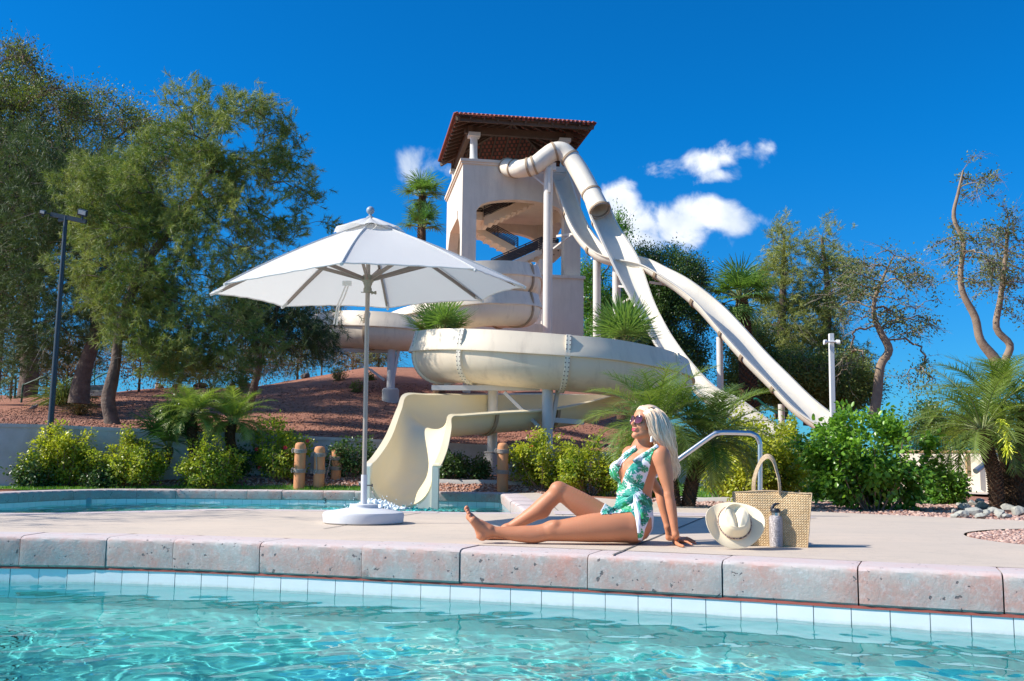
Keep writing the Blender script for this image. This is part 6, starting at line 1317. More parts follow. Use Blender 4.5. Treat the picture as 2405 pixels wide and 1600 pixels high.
for i, (x, y, w_, h_, lb, n) in enumerate(((85,1098,105,75,'dark climber on the wall at the far left edge',1900),(400,1128,90,85,'dark shrub in the shade between two hibiscus',2400),(575,1128,80,70,'dark shrub behind the flowered hibiscus',1800),(820,1128,110,90,'dark shrub between the flat topped bollard and the umbrella pole',2600),(1060,1140,90,55,'low dark shrub right of the slide mouth',2000),(1125,1135,40,45,'tiny dark shrub at the concrete footing',800),(235,1110,70,60,'dark shrub in a gap of the hibiscus row',1200))):
    shrub('wall_shrub', lb, x, y, 17.7 if x > 300 else 16.6, w_, h_, M_LEAF_D, n, .06, 60+i, gW, tintmu=.5)
gR = 'shrubs along the right side of the deck'
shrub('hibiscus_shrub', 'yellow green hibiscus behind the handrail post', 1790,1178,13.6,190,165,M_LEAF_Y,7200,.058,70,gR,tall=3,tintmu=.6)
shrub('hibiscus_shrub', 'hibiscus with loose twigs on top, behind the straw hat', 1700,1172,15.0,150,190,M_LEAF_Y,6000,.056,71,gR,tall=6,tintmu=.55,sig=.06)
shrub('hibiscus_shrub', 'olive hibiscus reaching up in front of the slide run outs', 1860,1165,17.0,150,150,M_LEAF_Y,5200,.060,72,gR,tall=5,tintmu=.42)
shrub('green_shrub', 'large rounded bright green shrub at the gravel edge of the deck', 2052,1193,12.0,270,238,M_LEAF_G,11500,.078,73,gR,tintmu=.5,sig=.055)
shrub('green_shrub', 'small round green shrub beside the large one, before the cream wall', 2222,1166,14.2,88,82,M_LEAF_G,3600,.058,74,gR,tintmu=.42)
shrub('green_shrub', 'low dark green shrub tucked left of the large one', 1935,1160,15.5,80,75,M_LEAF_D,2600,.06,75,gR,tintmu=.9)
# small plants on the slope
def HIT(x, y, z_off=0.0):
    Q = np.array([P(x, y, D) for D in np.arange(13.0, 60, .1)]); T_z = terrain(Q[:, 0], Q[:, 1]); k = np.argmax(Q[:, 2] <= T_z+z_off); k = k if k else int(np.argmin((Q[:, 2]-T_z)/Q[:, 1])); return np.array([Q[k, 0], Q[k, 1], T_z[k]])
for i, (x, y, w_, h_) in enumerate(((797,895,32,34),(838,922,22,26),(870,893,12,12),(1345,985,30,30))):
    q = HIT(x, y); shrub('slope_plant', ('dry spiky plant high on the red slope','small green plant on the red slope left of the umbrella pole','tiny green sprig on the red slope','small plant on the slope under the big flume')[i], x, y, q[1], w_, h_, M_LEAF_O, 420, .06, 80+i, 'small plants on the slope', z0=q[2]-.02, cat='plant')
# --- palms
def frond(r, base, az, el, L, droop, nl, ll, parts, mbr, tint, plum=.5, wl=.9):
    n = 14; s = np.linspace(0, 1, n); h = np.array([math.cos(az), math.sin(az), 0]); p = [np.array(base, float)]; e = el
    for i in range(1, n): e = el-droop*(s[i]**1.4); p.append(p[-1]+(h*math.cos(e)+np.array([0, 0, math.sin(e)]))*L/(n-1))
    p = np.array(p); mbr.tube(p, np.linspace(.009, .002, n)*(L/1.0), 4, caps=False); T = np.gradient(p, axis=0); T /= np.linalg.norm(T, axis=1)[:, None]; side = np.cross(h, (0, 0, 1.))
    t = np.linspace(.16, 1, nl); i = np.clip((t*(n-1)).astype(int), 0, n-2); f = (t*(n-1)-i)[:, None]; C = p[i]*(1-f)+p[i+1]*f; Tt = T[i]; up = np.cross(side[None], Tt)*-1
    up = np.where(up[:, 2:3] < 0, -up, up)
    for sg in (-1, 1):
        d = Tt*(.55+.35*t[:, None])+side*sg*wl+up*plum*r.uniform(.1, .8, (nl, 1))+r.normal(0, .09, (nl, 3)); d[:, 2] -= .12; ln = ll*np.sin(np.clip(t*math.pi*.93+.12, 0, math.pi))**.6*r.uniform(.85, 1.1, nl)+.02
        nr = np.cross(d, Tt)+rdir(r, nl)*.2; mid = C+d/np.linalg.norm(d, axis=1)[:, None]*ln[:, None]*.55; d2 = d/np.linalg.norm(d, axis=1)[:, None]+np.array([0, 0, -.18])
        parts.append(inst(T_NEED, C, d, nr, ln*.6, np.full(nl, tint), .026/ll*14)); parts.append(inst((T_NEED[0]*np.array([1, 1, 1]), T_NEED[1]), mid, d2, nr, ln*.5, np.full(nl, tint), .019/ll*14))
def ptrunk(mb, pts, r0, r1, boots=True, rng=None, bl=.05):
    q = crom(np.array(pts, float), 8); n = len(q); rr = np.linspace(r0, r1, n)*(1+.06*np.sin(np.arange(n)*2.1)); mb.tube(q, rr, 12)
    if boots:
        L = np.linalg.norm(np.diff(q, axis=0), axis=1).sum(); m = int(L/(bl*.42))
        for i in range(m):
            t = i/m*(n-1.001); k = int(t); c = q[k]*(1-(t-k))+q[k+1]*(t-k); R = np.interp(t, [0, n-1], [r0, r1])
            for j in range(7):
                a = j*2*math.pi/7+i*2.4; d = np.array([math.cos(a), math.sin(a), 0]); s_ = np.array([-math.sin(a), math.cos(a), 0])*bl*.42; b = c+d*R*.93; e = c+d*(R+bl*.55)+np.array([0, 0, bl*.75]); mb.add([b-s_, b+s_, e+s_*.6, e-s_*.6, b+np.array([0,0,bl*.9])], [(0,1,2,3),(3,2,4),(0,3,4),(1,4,2)])
def date_palm(label, trunks, nf, L, seed, group, tintmu=.5, ll=.19, dry=.12, nl=46):
    r = np.random.default_rng(seed); root = empty('date_palm', trunks[0][0], label, 'palm', group)
    for pts in trunks:
        mb = MB(); ptrunk(mb, pts, pts_r[0] if False else .075, .06, rng=r); autosmooth(mb.build('trunk', M_PTRUNK, root), 30); top = np.array(pts[-1]); parts = []; mbr = TB()
        for i in range(nf):
            q = (i+.5)/nf; el = rad(82-105*q**.9)+r.normal(0, .08); az = i*2.39996+r.normal(0, .15); dead = r.random() < dry and q > .6
            frond(r, top+np.array([math.cos(az), math.sin(az), 0])*.04+np.array([0, 0, .02]), az, el, L*r.uniform(.85, 1.1)*(.75+.25*math.sin(math.pi*min(1, q+.2))), rad(55+25*q), nl, ll, parts, mbr, float(np.clip(r.normal(tintmu, .16)+(.6 if dead else 0), 0, 1.3)), plum=.45)
        V, Fq, T_ = join(parts); fo = mk('fronds', V, Fq, M_FROND, root, attr={'tint': np.clip(T_, 0, 1)}); mbr.build('frond_ribs', M_RIBG, fo)
    return root
M_RIBG = mat('frond rib', (.22,.25,.09), .5)
gP = 'date palms near the pool'
def gp(x, y, D, z=None): q = P(x, y, D); return np.array([q[0], q[1], TZ(q[0], D)-.05 if z is None else z])
date_palm('middle date palm with twin dark trunks right behind the seated woman', [[gp(1586,1190,11.9), P(1572,1120,11.9), P(1556,1050,11.8), P(1540,1003,11.8)], [gp(1612,1190,11.9), P(1628,1130,12.0), P(1652,1080,12.1), P(1664,1040,12.1)]], 50, 1.0, 90, gP, ll=.22, tintmu=.35)
rp_ = date_palm('date palm with rough leaning trunks at the right edge of the gravel bed', [[gp(2342,1180,12.0), P(2335,1120,12.0), P(2318,1060,12.1), P(2306,1010,12.1)], [gp(2398,1182,12.2), P(2392,1100,12.3), P(2402,1020,12.4), P(2412,960,12.5)], [gp(2372,1178,12.6), P(2368,1110,12.7), P(2355,1040,12.8), P(2340,955,12.9)]], 28, 1.05, 91, gP, ll=.25, dry=.35, tintmu=.4)
date_palm('small date palm pair in front of the wall behind the hibiscus row', [[gp(455,1140,17.25), P(455,1060,17.25), P(450,1010,17.25), P(452,975,17.25)], [gp(548,1140,17.5), P(546,1070,17.5), P(540,1030,17.5), P(548,992,17.5)]], 44, .80, 92, gP, ll=.17, dry=.3, tintmu=.55)
mb = MB(); r_ = np.random.default_rng(4); st_ = crom([P(2352,985,11.6), P(2362,1010,11.5), P(2368,1040,11.5), P(2366,1062,11.5)], 8)
for i in range(170):
    p = st_[r_.integers(len(st_))]; d = r_.normal(size=3)*.035+np.array([0, -.01, -.03]); mb.tube([p, p+d*.6, p+d+(0, 0, -.02)], [.004, .006, .003], 4, caps=False)
mb.build('seed_stalk', mat('yellow palm seed', (.62,.66,.04), .5), rp_)
def fan_palm(name, label, trunk, r0, r1, nf, R, seed, group, dr=1.0, skirt=0, up=0.0, tintmu=.5, boots=False, cat='palm', m=None):
    r = np.random.default_rng(seed); root = empty(name, trunk[0], label, cat, group); mb = MB(); ptrunk(mb, trunk, r0, r1, boots=boots, bl=r0*.5); autosmooth(mb.build('trunk', M_PTRUNK, root), 40)
    top = np.array(trunk[-1], float); parts = []; mbr = TB()
    for i in range(nf+skirt):
        sk = i >= nf; q = (i+.5)/nf; el = rad(85-90*q**.9+up)+r.normal(0, .1) if not sk else rad(-62)+r.normal(0, .15); az = i*2.39996+r.normal(0, .2); h = np.array([math.cos(az), math.sin(az), 0]); L = R*r.uniform(.42, .55) if not sk else R*.3
        d = h*math.cos(el)+np.array([0, 0, math.sin(el)]); b = top+h*r1*.5; hub = b+d*L+np.array([0, 0, -.08*L]); mbr.tube([b, (b+hub)/2+np.array([0,0,.03*L]), hub], [.03*R, .022*R, .015*R], 4, caps=False)
        side = np.cross(d, (0, 0, 1.)); side /= np.linalg.norm(side)+1e-9; nrm = np.cross(side, d); ns = 30; tt = float(np.clip(r.normal(tintmu, .15)+(.9 if sk else 0), 0, 1)); an = np.linspace(-1.9, 1.9, ns)+r.normal(0, .03, ns); D_1 = d[None]*np.cos(an)[:, None]+side[None]*np.sin(an)[:, None]+nrm[None]*(-.12+.18*r.random((ns, 1)))
        ln = R*.44*(1-.18*np.abs(an)/1.9)*r.uniform(.9, 1.1, ns); C = np.repeat(hub[None], ns, 0); parts.append(inst(T_NEED, C, D_1, np.repeat(nrm[None], ns, 0)+rdir(r, ns)*.25, ln, np.full(ns, tt), 1.9)); D2 = D_1*1.0+np.array([0, 0, -.45*dr])*r.uniform(.4, 1.3, (ns, 1)); parts.append(inst(T_NEED, C+D_1/np.linalg.norm(D_1, axis=1)[:, None]*ln[:, None]*.92, D2, np.repeat(nrm[None], ns, 0), ln*.75, np.full(ns, tt), 1.5))
    V, Fq, T_ = join(parts); fo = mk('fronds', V, Fq, m or M_FAN, root, attr={'tint': T_}); mbr.build('frond_stalks', M_RIBG, fo); return root
gF = 'fan palms among the slides'
fan_palm('fan_palm', 'tall fan palm with a thick fibrous trunk between the two right slides', [P(1762,990,44.5), P(1757,900,44.5), P(1748,780,44.5), P(1741,700,44.5)], .40, .17, 24, 1.75, 100, gF, skirt=5, tintmu=.55, boots=True)
fan_palm('fan_palm', 'upper of two slender fan palms left of the tower', [P(990,640,62), P(990,560,62), P(991,500,62), P(992,462,62)], .26, .17, 16, 1.65, 101, gF, skirt=4, boots=True, tintmu=.6)
fan_palm('fan_palm', 'lower of two slender fan palms left of the tower', [P(996,640,60), P(994,590,60), P(992,535,60)], .22, .15, 14, 1.55, 102, gF, tintmu=.4)
fan_palm('fan_palm', 'young fan palm poking up behind the left end of the big front flume', [P(1034,960,24.6), P(1030,880,24.6), P(1034,810,24.6), P(1034,797,24.6)], .16, .12, 15, 1.0, 103, gF, dr=.15, up=38, tintmu=.7)
fan_palm('fan_palm', 'young fan palm poking up behind the right part of the big front flume', [P(1465,985,22.7), P(1465,900,22.7), P(1463,840,22.7), P(1463,822,22.7)], .16, .12, 17, 1.1, 104, gF, dr=.15, up=38, tintmu=.75)
fan_palm('fan_palm', 'dark low fan palm in shade beside the small date palms', [gp(400,1100,17.5), P(398,1050,17.4)], .1, .09, 16, .75, 105, gF, tintmu=0.0, m=M_LEAF_D)
# ================================================================ bollards, lamps, fences, rocks, lawns
M_TIMBER = mat('orange stained timber post', (.64,.29,.13), .8, noise=(3,.6,8), col2=(.48,.20,.09), bump=(18,.5,.006))
M_ROPE = mat('weathered rope', (.36,.31,.27), .95, noise=(60,.8,4), col2=(.20,.17,.15), bump=(120,.8,.006))
for x, y0, y1, D, dome, lb in ((702,1153,1039,16.9,1,'leftmost rope bound timber bollard, the tallest of three'),(748,1152,1048,17.0,1,'middle timber bollard of three with a loose rope end'),(788,1147,1057,17.5,0,'flat topped bollard in shade, nearest the umbrella pole'),(1180,1158,1040,16.9,1,'single rope bound timber bollard right of the slide')):
    c = P(x, y0, D); z0 = TZ(c[0], D); c = np.array([c[0], D, z0]); top = P(x, y1, D)[2]; H = top-z0; R = .092 if dome else .084
    bo = empty('bollard', c, lb, 'bollard', 'timber bollards'); mb = MB()
    prof = [(R,-.1),(R*1.02,.1),(R,H-.07)]+([(R*.97,H-.05),(R*.85,H-.02),(R*.55,H-.004),(R*.1,H)] if dome else [(R,H-.01),(R*.95,H),(.01,H)]); mb.lathe(prof, c, 28); autosmooth(mb.build('post', M_TIMBER, bo), 40)
    for hz, nt_ in ((H-.10, 3), (H*.46, 3)):
        mb = MB(); th = np.linspace(0, 2*math.pi*nt_, 60*nt_); pts = np.stack([c[0]+(R+.010)*np.cos(th), c[1]+(R+.010)*np.sin(th), c[2]+hz-.022*th/(2*math.pi)+.012*np.sin(th)], 1); mb.tube(pts, .0115, 6)
        k = c+np.array([-R-.012, -.03, hz-.03]); mb.tube(crom([k+(0,0,.03), k+(-.025,-.02,.0), k+(-.01,-.03,-.05)], 5), .011, 6); autosmooth(mb.build('rope', M_ROPE, bo), 60)
mb = MB(); a = P(800,1068,17.4); b = P(762,1135,17.2); mb.tube(crom([P(742,1066,16.9), P(744,1100,16.9), P(738,1115,16.85)], 6), .012, 6); o = mb.build('rope', M_ROPE, bpy.data.objects['bollard.001']); 
mb = MB(); mb.tube(crom([P(778,1070,17.4), P(772,1100,17.35), P(765,1125,17.3), P(757,1137,17.2)], 6), .011, 6); mb.build('rope', M_ROPE, bpy.data.objects['bollard.002'])
# lamp post
M_NAVY = mat('dark blue pole paint', (.018,.034,.05), .45, noise=(3,.5,6), col2=(.03,.05,.07)); M_GLASSL = mat('floodlight lens', (.55,.58,.6), .2)
c = P(108,1142,17.0); c[2] = TZ(c[0], 17.0); lp = empty('lamp_post', c, 'dark blue pole with two floodlights on a short crossbar', 'lamp post'); mb = MB(); tp2 = P(155,508,17.0); mb.tube([c-(0,0,.1), tp2], [.055,.034], 20); autosmooth(mb.build('pole', M_NAVY, lp), 40)
mb = MB(); mb.bar(P(120,504,17.0), P(203,521,17.0), .06, .075); mb.bar(P(138,518,17.0), P(152,516,17), .05, .06); mb.tube([P(100,499,16.9), P(122,504,17.0)], .012, 8); mb.build('crossbar', M_NAVY, lp)
for (x, y, w_, h_) in ((101,499,.09,.06),(194,500,.16,.10)):
    mb = MB(); q = P(x, y, 16.9); ax = (unit((1,0,-.25)), unit((0,1,.5)), unit((.25,-.5,1))); mb.box(q, (w_,.10,h_), ax); mb.bar(q-(0,0,h_*.6), q-(0,0,h_*1.3), .03, .03); fo = mb.build('floodlight', M_NAVY, lp, bevel=.008); mb = MB(); mb.box(q+ax[2]*0+np.array([.01,-.052,-.008]), (w_*.8,.006,h_*.7), ax); mb.build('lens', M_GLASSL, fo)
# white pole
c = P(1959,1150,21.5); c[2] = 0; wp = empty('light_pole', c, 'white square pole with two white floodlights near its top', 'lamp post'); mb = MB(); mb.bar(c-(0,0,.2), P(1952,784,21.5), .1, .1); M_WHITEP = mat('white pole paint', (.74,.74,.72), .5, noise=(2,.4,6), col2=(.64,.64,.62)); mb.build('pole', M_WHITEP, wp, bevel=.008)
for s, x in ((-1,1940),(1,1966)):
    mb = MB(); q = P(x, 803, 21.4); mb.tube([P(1953,803,21.4), q], .022, 10); mb.lathe([(.02,-.03),(.045,-.01),(.055,.05),(.05,.055),(.001,.05)], q, 16, (unit((0,1,.3)), unit((0,-.3,1)), unit((s*1.0,-.2,-.25)))); autosmooth(mb.build('floodlight', M_WHITEP, wp), 40)
# green tube rails
M_GREEN = mat('green rail paint', (.02,.20,.13), .5); M_GREEND = mat('dark green rail paint', (.015,.07,.045), .5)
def railrun(label, pts, r, posts, m, name='stair_rail'):
    mb = MB(); q = crom(pts, 5); mb.tube(q, r, 8); o = autosmooth(mb.build(name, m), 40); tag(o, label, 'handrail')
    for a, b in posts: mb = MB(); mb.tube([a, b], r*.9, 8); mb.build('rail_post', m, o)
    return o
railrun('dark green bent rail cut off by the left edge of the photo', [P(-10,905,28), P(12,895,28), P(28,886,28), P(37,892,28), P(34,935,28)], .03, [], M_GREEND)
railrun('dark green handrail on the slope just left of the lamp post', [P(50,946,27.5), P(54,907,27.5), P(60,903,27.5), P(84,893,27.5), P(100,886,27.5), P(110,892,27.5), P(106,932,27.5)], .03, [], M_GREEND)
railrun('green handrail climbing left of the leaning pine trunk', [P(140,908,29), P(160,893,29), P(180,884,29)], .025, [(P(141,908,29), P(141,935,29))], M_GREEN)
railrun('green handrail climbing right of the leaning pine trunk', [P(210,900,30), P(232,884,30), P(252,876,30)], .025, [(P(222,865,30), P(222,907,30))], M_GREEN)
railrun('green rail left of the fibrous fan palm trunk beneath the slides', [P(1700,905,41), P(1716,935,41), P(1722,934,41), P(1746,950,41)], .05, [], M_GREEN)
railrun('green rail right of the fibrous fan palm trunk beneath the slides', [P(1770,938,40), P(1778,938,40), P(1800,955,40), P(1826,972,40)], .05, [(P(1866,977,38), P(1866,1010,38))], M_GREEN)
# timber steps on the slope
stp = empty('timber_steps', P(228,925,27), 'pale timber steps climbing the slope between two pine trunks', 'steps')
for i in range(4):
    a = P(205+2*i, 928-6.2*i, 26.5+.5*i); b = P(256, 926-6.0*i, 26.5+.5*i); mb = MB(); mb.bar(a, b, .3, .085); mb.build('step', M_CONC2 if False else bpy.data.materials['concrete'], stp)
# picket fence and cream wall on the right
pf = empty('picket_fence', P(2230,1056,24), 'green metal picket fence beyond the cream wall', 'fence'); mb = MB()
for y in (1025, 1049): mb.bar(P(2140,y,24), P(2420,y+3,24), .025, .03)
mb.build('fence_rail', M_GREEN, pf); mb = MB()
for x in range(2145, 2420, 6): mb.bar(P(x,1024+(x-2145)*.011,24), P(x,1062,24), .012, .016)
tag(mb.build('pickets', M_GREEN, pf), kind='stuff'); 
for x in (2185, 2255, 2326): mb = MB(); mb.bar(P(x,1020,24), P(x,1064,24), .05, .05); mb.build('fence_post', M_GREEN, pf)
M_CREAM = mat('cream painted wall', (.78,.69,.55), .85, noise=(1.5,.5,7), col2=(.72,.62,.48), bump=(20,.2,.006))
cwl = empty('cream_wall', P(2300,1156,19.6), 'cream painted low wall behind the right palm', 'wall'); a, b = P(2120,1158,20.6), P(2450,1156,19.0); zt = P(2300,1058,19.6)[2]
def wallseg(mb, a, b, z0, z1, th): d = unit(np.array(b)-np.array(a)); mb.box(((a[0]+b[0])/2, (a[1]+b[1])/2, (z0+z1)/2), (np.linalg.norm(np.array(b)[:2]-np.array(a)[:2]), th, z1-z0), (unit((d[0],d[1],0)), unit((-d[1],d[0],0)), np.array([0,0,1.])))
mb = MB(); wallseg(mb, a, b, -.1, zt-.05, .22); mb.build('wall', M_CREAM, cwl, bevel=.02); mb = MB(); wallseg(mb, a, b, zt-.05, zt, .27); mb.build('cap', mat('tan wall cap', (.50,.33,.16), .8, noise=(4,.5,6), col2=(.42,.27,.13)), cwl, bevel=.015)
mb = MB(); q = P(2273,1075,19.5); mb.box((q[0],q[1]-.0,.52), (.08,.06,.42)); mb.build('pilaster', bpy.data.materials['tan wall cap'], cwl)
pth = poly_sheet('path', [tuple(P(2180,1160,19.0)[:2]), tuple(P(2450,1168,17.0)[:2]), tuple(P(2450,1150,21)[:2]), tuple(P(2180,1150,21)[:2])], [], .012, M_DECK); tag(pth, kind='structure')
# grey water cannon pipe at the right palm
wc = empty('water_cannon', P(2375,1160,14.5), 'grey pipe water cannon on a slanted pale post behind the right palm', 'water cannon'); mb = MB(); mb.tube([P(2291,1107,14.3), P(2335,1074,14.5)], .042, 18); mb.tube([P(2335,1074,14.5), P(2358,1060,14.55)], .03, 12); autosmooth(mb.build('barrel', mat('brushed grey pipe', (.30,.33,.38), .35, metal=.6), wc), 40)
mb = MB(); mb.bar(P(2358,1058,14.6), P(2384,1168,14.6), .09, .09); mb.build('post', M_WHITEP, wc, bevel=.01); mb = MB(); mb.bar(P(2362,1115,15.2), P(2340,1160,15.2), .06, .08); mb.build('brace', M_STEELW, wc)
# rocks
import mathutils
def rock(c, s, seed, m, name, label, cat, group, flat=.6):
    r = np.random.default_rng(seed); bm = bmesh.new(); bmesh.ops.create_icosphere(bm, subdivisions=3, radius=1); V = np.array([v.co[:] for v in bm.verts]); Fs = [[v.index for v in f.verts] for f in bm.faces]; bm.free()
    for i in range(20):
        n = unit(r.normal(size=3)); d = r.uniform(.50, .80); q = V@n; V -= np.maximum(q-d, 0)[:, None]*n*1.0
    V *= 1+.05*np.sin(V[:, :1]*9+seed)*np.sin(V[:, 1:2]*8+seed); V *= np.array([1, r.uniform(.6, .9), flat])*s*np.array([r.uniform(.8, 1.2), 1, 1]); a = r.uniform(0, 6.28); V[:, :2] = V[:, :2]@np.array([[math.cos(a), -math.sin(a)], [math.sin(a), math.cos(a)]])
    o = mk(name, V, Fs, m); o.location = tuple(map(float, c)); tag(o, label, cat, group); return o
M_ROCK = mat('grey green river rock', (.42,.41,.35), .85, noise=(7,.8,8), col2=(.26,.27,.25), bump=(16,.7,.02)); M_ROCKT = mat('tan boulder', (.40,.29,.20), .9, noise=(5,.8,8), col2=(.22,.16,.12), bump=(12,.8,.03)); M_ROCKD = mat('dark boulder', (.11,.09,.08), .9, noise=(5,.8,8), col2=(.06,.05,.045), bump=(12,.8,.03))
r = np.random.default_rng(77)
rk = [(2262,1211,.11),(2288,1207,.15),(2302,1214,.07),(2336,1204,.10),(2350,1211,.12),(2372,1198,.12),(2394,1205,.14),(2385,1190,.13),(2310,1192,.12),(2268,1196,.10),(2285,1186,.10),(2345,1186,.12),(2330,1196,.08),(2243,1213,.06),(2404,1188,.15),(2318,1208,.07),(2240,1202,.05),(2300,1180,.08),(2365,1214,.06),(2255,1188,.07)]
for i, (x, y, s) in enumerate(rk):
    g = G(x, y); rock((g[0], g[1], s*.15), s, 200+i, M_ROCK, 'river_rock', 'grey green rock in the scatter of stones below the right palm', 'rock', 'stones below the right palm')
for i, (x, y, s, m, lb) in enumerate(((372,906,.28,M_ROCKT,'tan boulder on the slope behind the forked pine'),(575,873,.36,M_ROCKT,'tall tan boulder on the crest left of the slim pine'),(548,878,.22,M_ROCKT,'small tan boulder on the crest near the slim pine'),(718,872,.25,M_ROCKD,'flat dark boulder on the crest right of the slim pine'),(148,932,.30,M_ROCKD,'dark boulder at the foot of the leaning pine, left side'),(212,936,.26,M_ROCKD,'dark boulder at the foot of the leaning pine, right side'),(415,895,.2,M_ROCKT,'small boulder on the crest behind the forked pine'),(470,898,.26,M_ROCKD,'dark boulder on the crest above the date palm'))):
    q = HIT(x, y); rock((q[0], q[1], q[2]+.04), s, 300+i, m, 'boulder', lb, 'rock', 'boulders on the slope', flat=.75 if i != 1 else 1.1)
# spiky grass clump by the lamp post, bird
def grasstuft(label, q, n, L, seed, m, spread=.9):
    r = np.random.default_rng(seed); parts = []; a = r.uniform(0, 6.28, n); el = r.uniform(.2, 1.35, n); d = np.stack([np.cos(a)*np.cos(el)*spread, np.sin(a)*np.cos(el)*spread, np.sin(el)], 1); C = np.repeat(np.array(q)[None], n, 0)+r.normal(0, .03, (n, 3))*np.array([1,1,0]); ln = L*r.uniform(.6, 1.1, n)
    parts.append(inst(T_NEED, C, d, rdir(r, n), ln*.6, r.random(n), 1.2)); d2 = d+np.array([0,0,-.7]); parts.append(inst(T_NEED, C+d/np.linalg.norm(d, axis=1)[:, None]*ln[:, None]*.58, d2, rdir(r, n), ln*.5, r.random(n), .9)); V, Fq, T_ = join(parts); o = mk('grass_tuft', V, Fq, m, attr={'tint': T_}); tag(o, label, 'grass', 'grass tufts on the slope')
grasstuft('pale arching grass tuft right of the lamp post', HIT(150,955), 420, 1.0, 5, M_LEAF_S)
grasstuft('brown arching grass tuft under the leaning pine', HIT(188,975), 260, .6, 6, M_LEAF_B)
q = HIT(79,968); bird = Field(q-(.25,.2,.05), q+(.25,.2,.3), .01); bird.ell(q+(.0,0,.11), (.085,.05,.052), (unit((1,0,.35)), np.array([0,1.,0]), unit((-.35,0,1))), .02); bird.ell(q+(.075,0,.165), (.032,.027,.028), k=.02); bird.cone(q+(-.06,0,.09), q+(-.14,0,.05), .028, .008, .02); bird.cone(q+(.1,0,.165), q+(.125,0,.158), .010, .003, .005)
for s in (-1, 1): bird.cone(q+(.0,s*.02,.07), q+(.005,s*.02,-.01), .008, .006, .01)
bv_, bf_ = bird.mesh(); bo = mk('bird', bv_, bf_, mat('grey brown feathers', (.12,.11,.105), .8, noise=(30,.8,4), col2=(.22,.19,.17)), smooth=True); tag(bo, 'small grey bird standing on the red slope left of the lamp post', 'bird')
# low concrete kerb behind the far bed, lawn strips
def strip(name, pts0, pts1, m, dz, kind='structure'):
    V = []; n = 40
    a = arc_resample(pts0, .3); b = arc_resample(pts1, .3); A = np.stack([np.interp(np.linspace(0, len(a)-1, n), range(len(a)), a[:, k]) for k in (0, 1)], 1); Bq = np.stack([np.interp(np.linspace(0, len(b)-1, n), range(len(b)), b[:, k]) for k in (0, 1)], 1); k = 8
    for i in range(n):
        for j in range(k): p = A[i]*(1-j/(k-1))+Bq[i]*j/(k-1); V.append((p[0], p[1], TZ(p[0], p[1])+dz))
    o = mk(name, V, np.array([(i*k+j, (i+1)*k+j, (i+1)*k+j+1, i*k+j+1) for i in range(n-1) for j in range(k-1)]), m); tag(o, kind=kind); return o
M_LAWN = mat('lawn base', (.05,.14,.02), .95, noise=(3,.6,6), col2=(.08,.20,.03), bump=(80,.6,.02))
def lawn(pts0, pts1, seed, n):
    o = strip('lawn', pts0, pts1, M_LAWN, .022); r = np.random.default_rng(seed); V0 = np.array([v.co[:] for v in o.data.vertices]); A, Bq = np.array(pts0), np.array(pts1); t = r.random(n); s = r.random(n); k = len(A)-1
    i = np.minimum((t*k).astype(int), k-1); f = (t*k-i)[:, None]; pa = A[i]*(1-f)+A[i+1]*f; pb = Bq[i]*(1-f)+Bq[i+1]*f; p = pa*(1-s[:, None])+pb*s[:, None]; z = terrain(p[:, 0], p[:, 1])+.02; C = np.c_[p, z]
    V, Fq, T_ = inst(T_NEED, C, rdir(r, n)*.5+np.array([0,0,1.]), rdir(r, n), r.uniform(.03, .06, n), r.random(n), 2.5); g = mk('lawn_grass', V, Fq, M_LEAF_G, attr={'tint': T_}); tag(g, 'short bright green lawn grass', 'grass', kind='stuff')
lawn([(2.6,14.9),(4.2,14.6),(6.4,14.0)], [(2.9,19.5),(5,19.5),(7.6,19.0)], 3, 9000)
lawn([(-9.5,15.4),(-8,15.75),(-5.5,16.62),(-2.5,16.75)], [(-9.8,16.1),(-8.2,16.6),(-5.5,17.0),(-2.5,17.1)], 4, 7000)
strip('path', [(-12,15.2),(-9.9,16.25),(-8.4,16.75)], [(-12,15.8),(-9.9,16.8),(-8.4,17.2)], M_DECK, .03)
def kerb(pts, label, h=.07, w=.09):
    p = arc_resample(pts, .25); n = normals2(p); V = []; 
    for q, m in zip(p, n):
        z = TZ(q[0], q[1]); V += [(q[0], q[1], z-.05), (q[0], q[1], z+h), (q[0]+m[0]*w, q[1]+m[1]*w, z+h), (q[0]+m[0]*w, q[1]+m[1]*w, z-.05)]
    o = mk('kerb', V, np.array([(i*4+k, (i+1)*4+k, (i+1)*4+k+1, i*4+k+1) for i in range(len(p)-1) for k in range(3)]), bpy.data.materials['concrete']); tag(o, kind='structure')
kerb([(-2.6,17.2),(-1.4,17.35),(1.0,17.3)], ''); kerb([(2.2,14.2),(3.6,13.9),(4.2,14.2)], '')
# loose gravel and fallen leaves
def pebbles(name, regionfn, n, s0, s1, seed, m, label):
    r = np.random.default_rng(seed); bm = bmesh.new(); bmesh.ops.create_icosphere(bm, subdivisions=1, radius=1); TV = np.array([v.co[:] for v in bm.verts]); TF = np.array([[v.index for v in f.verts] for f in bm.faces]); bm.free()
    p = regionfn(r, n); n = len(p); z = terrain(p[:, 0], p[:, 1]); s = r.uniform(s0, s1, n)*r.uniform(.6, 1.2, n); V = p[:, None, :2]; q = TV[None]*(1+r.normal(0, .16, (n, len(TV), 1)))*s[:, None, None]*np.array([1, 1, .6]); V = np.concatenate([p, (z+s*.2)[:, None]], 1)[:, None, :]+q
    Fq = (np.arange(n)*len(TV))[:, None, None]+TF[None]; o = mk(name, V.reshape(-1, 3), Fq.reshape(-1, 3), m, attr={'tint': np.repeat(r.random(n), len(TV))}); tag(o, label, 'gravel', kind='stuff')
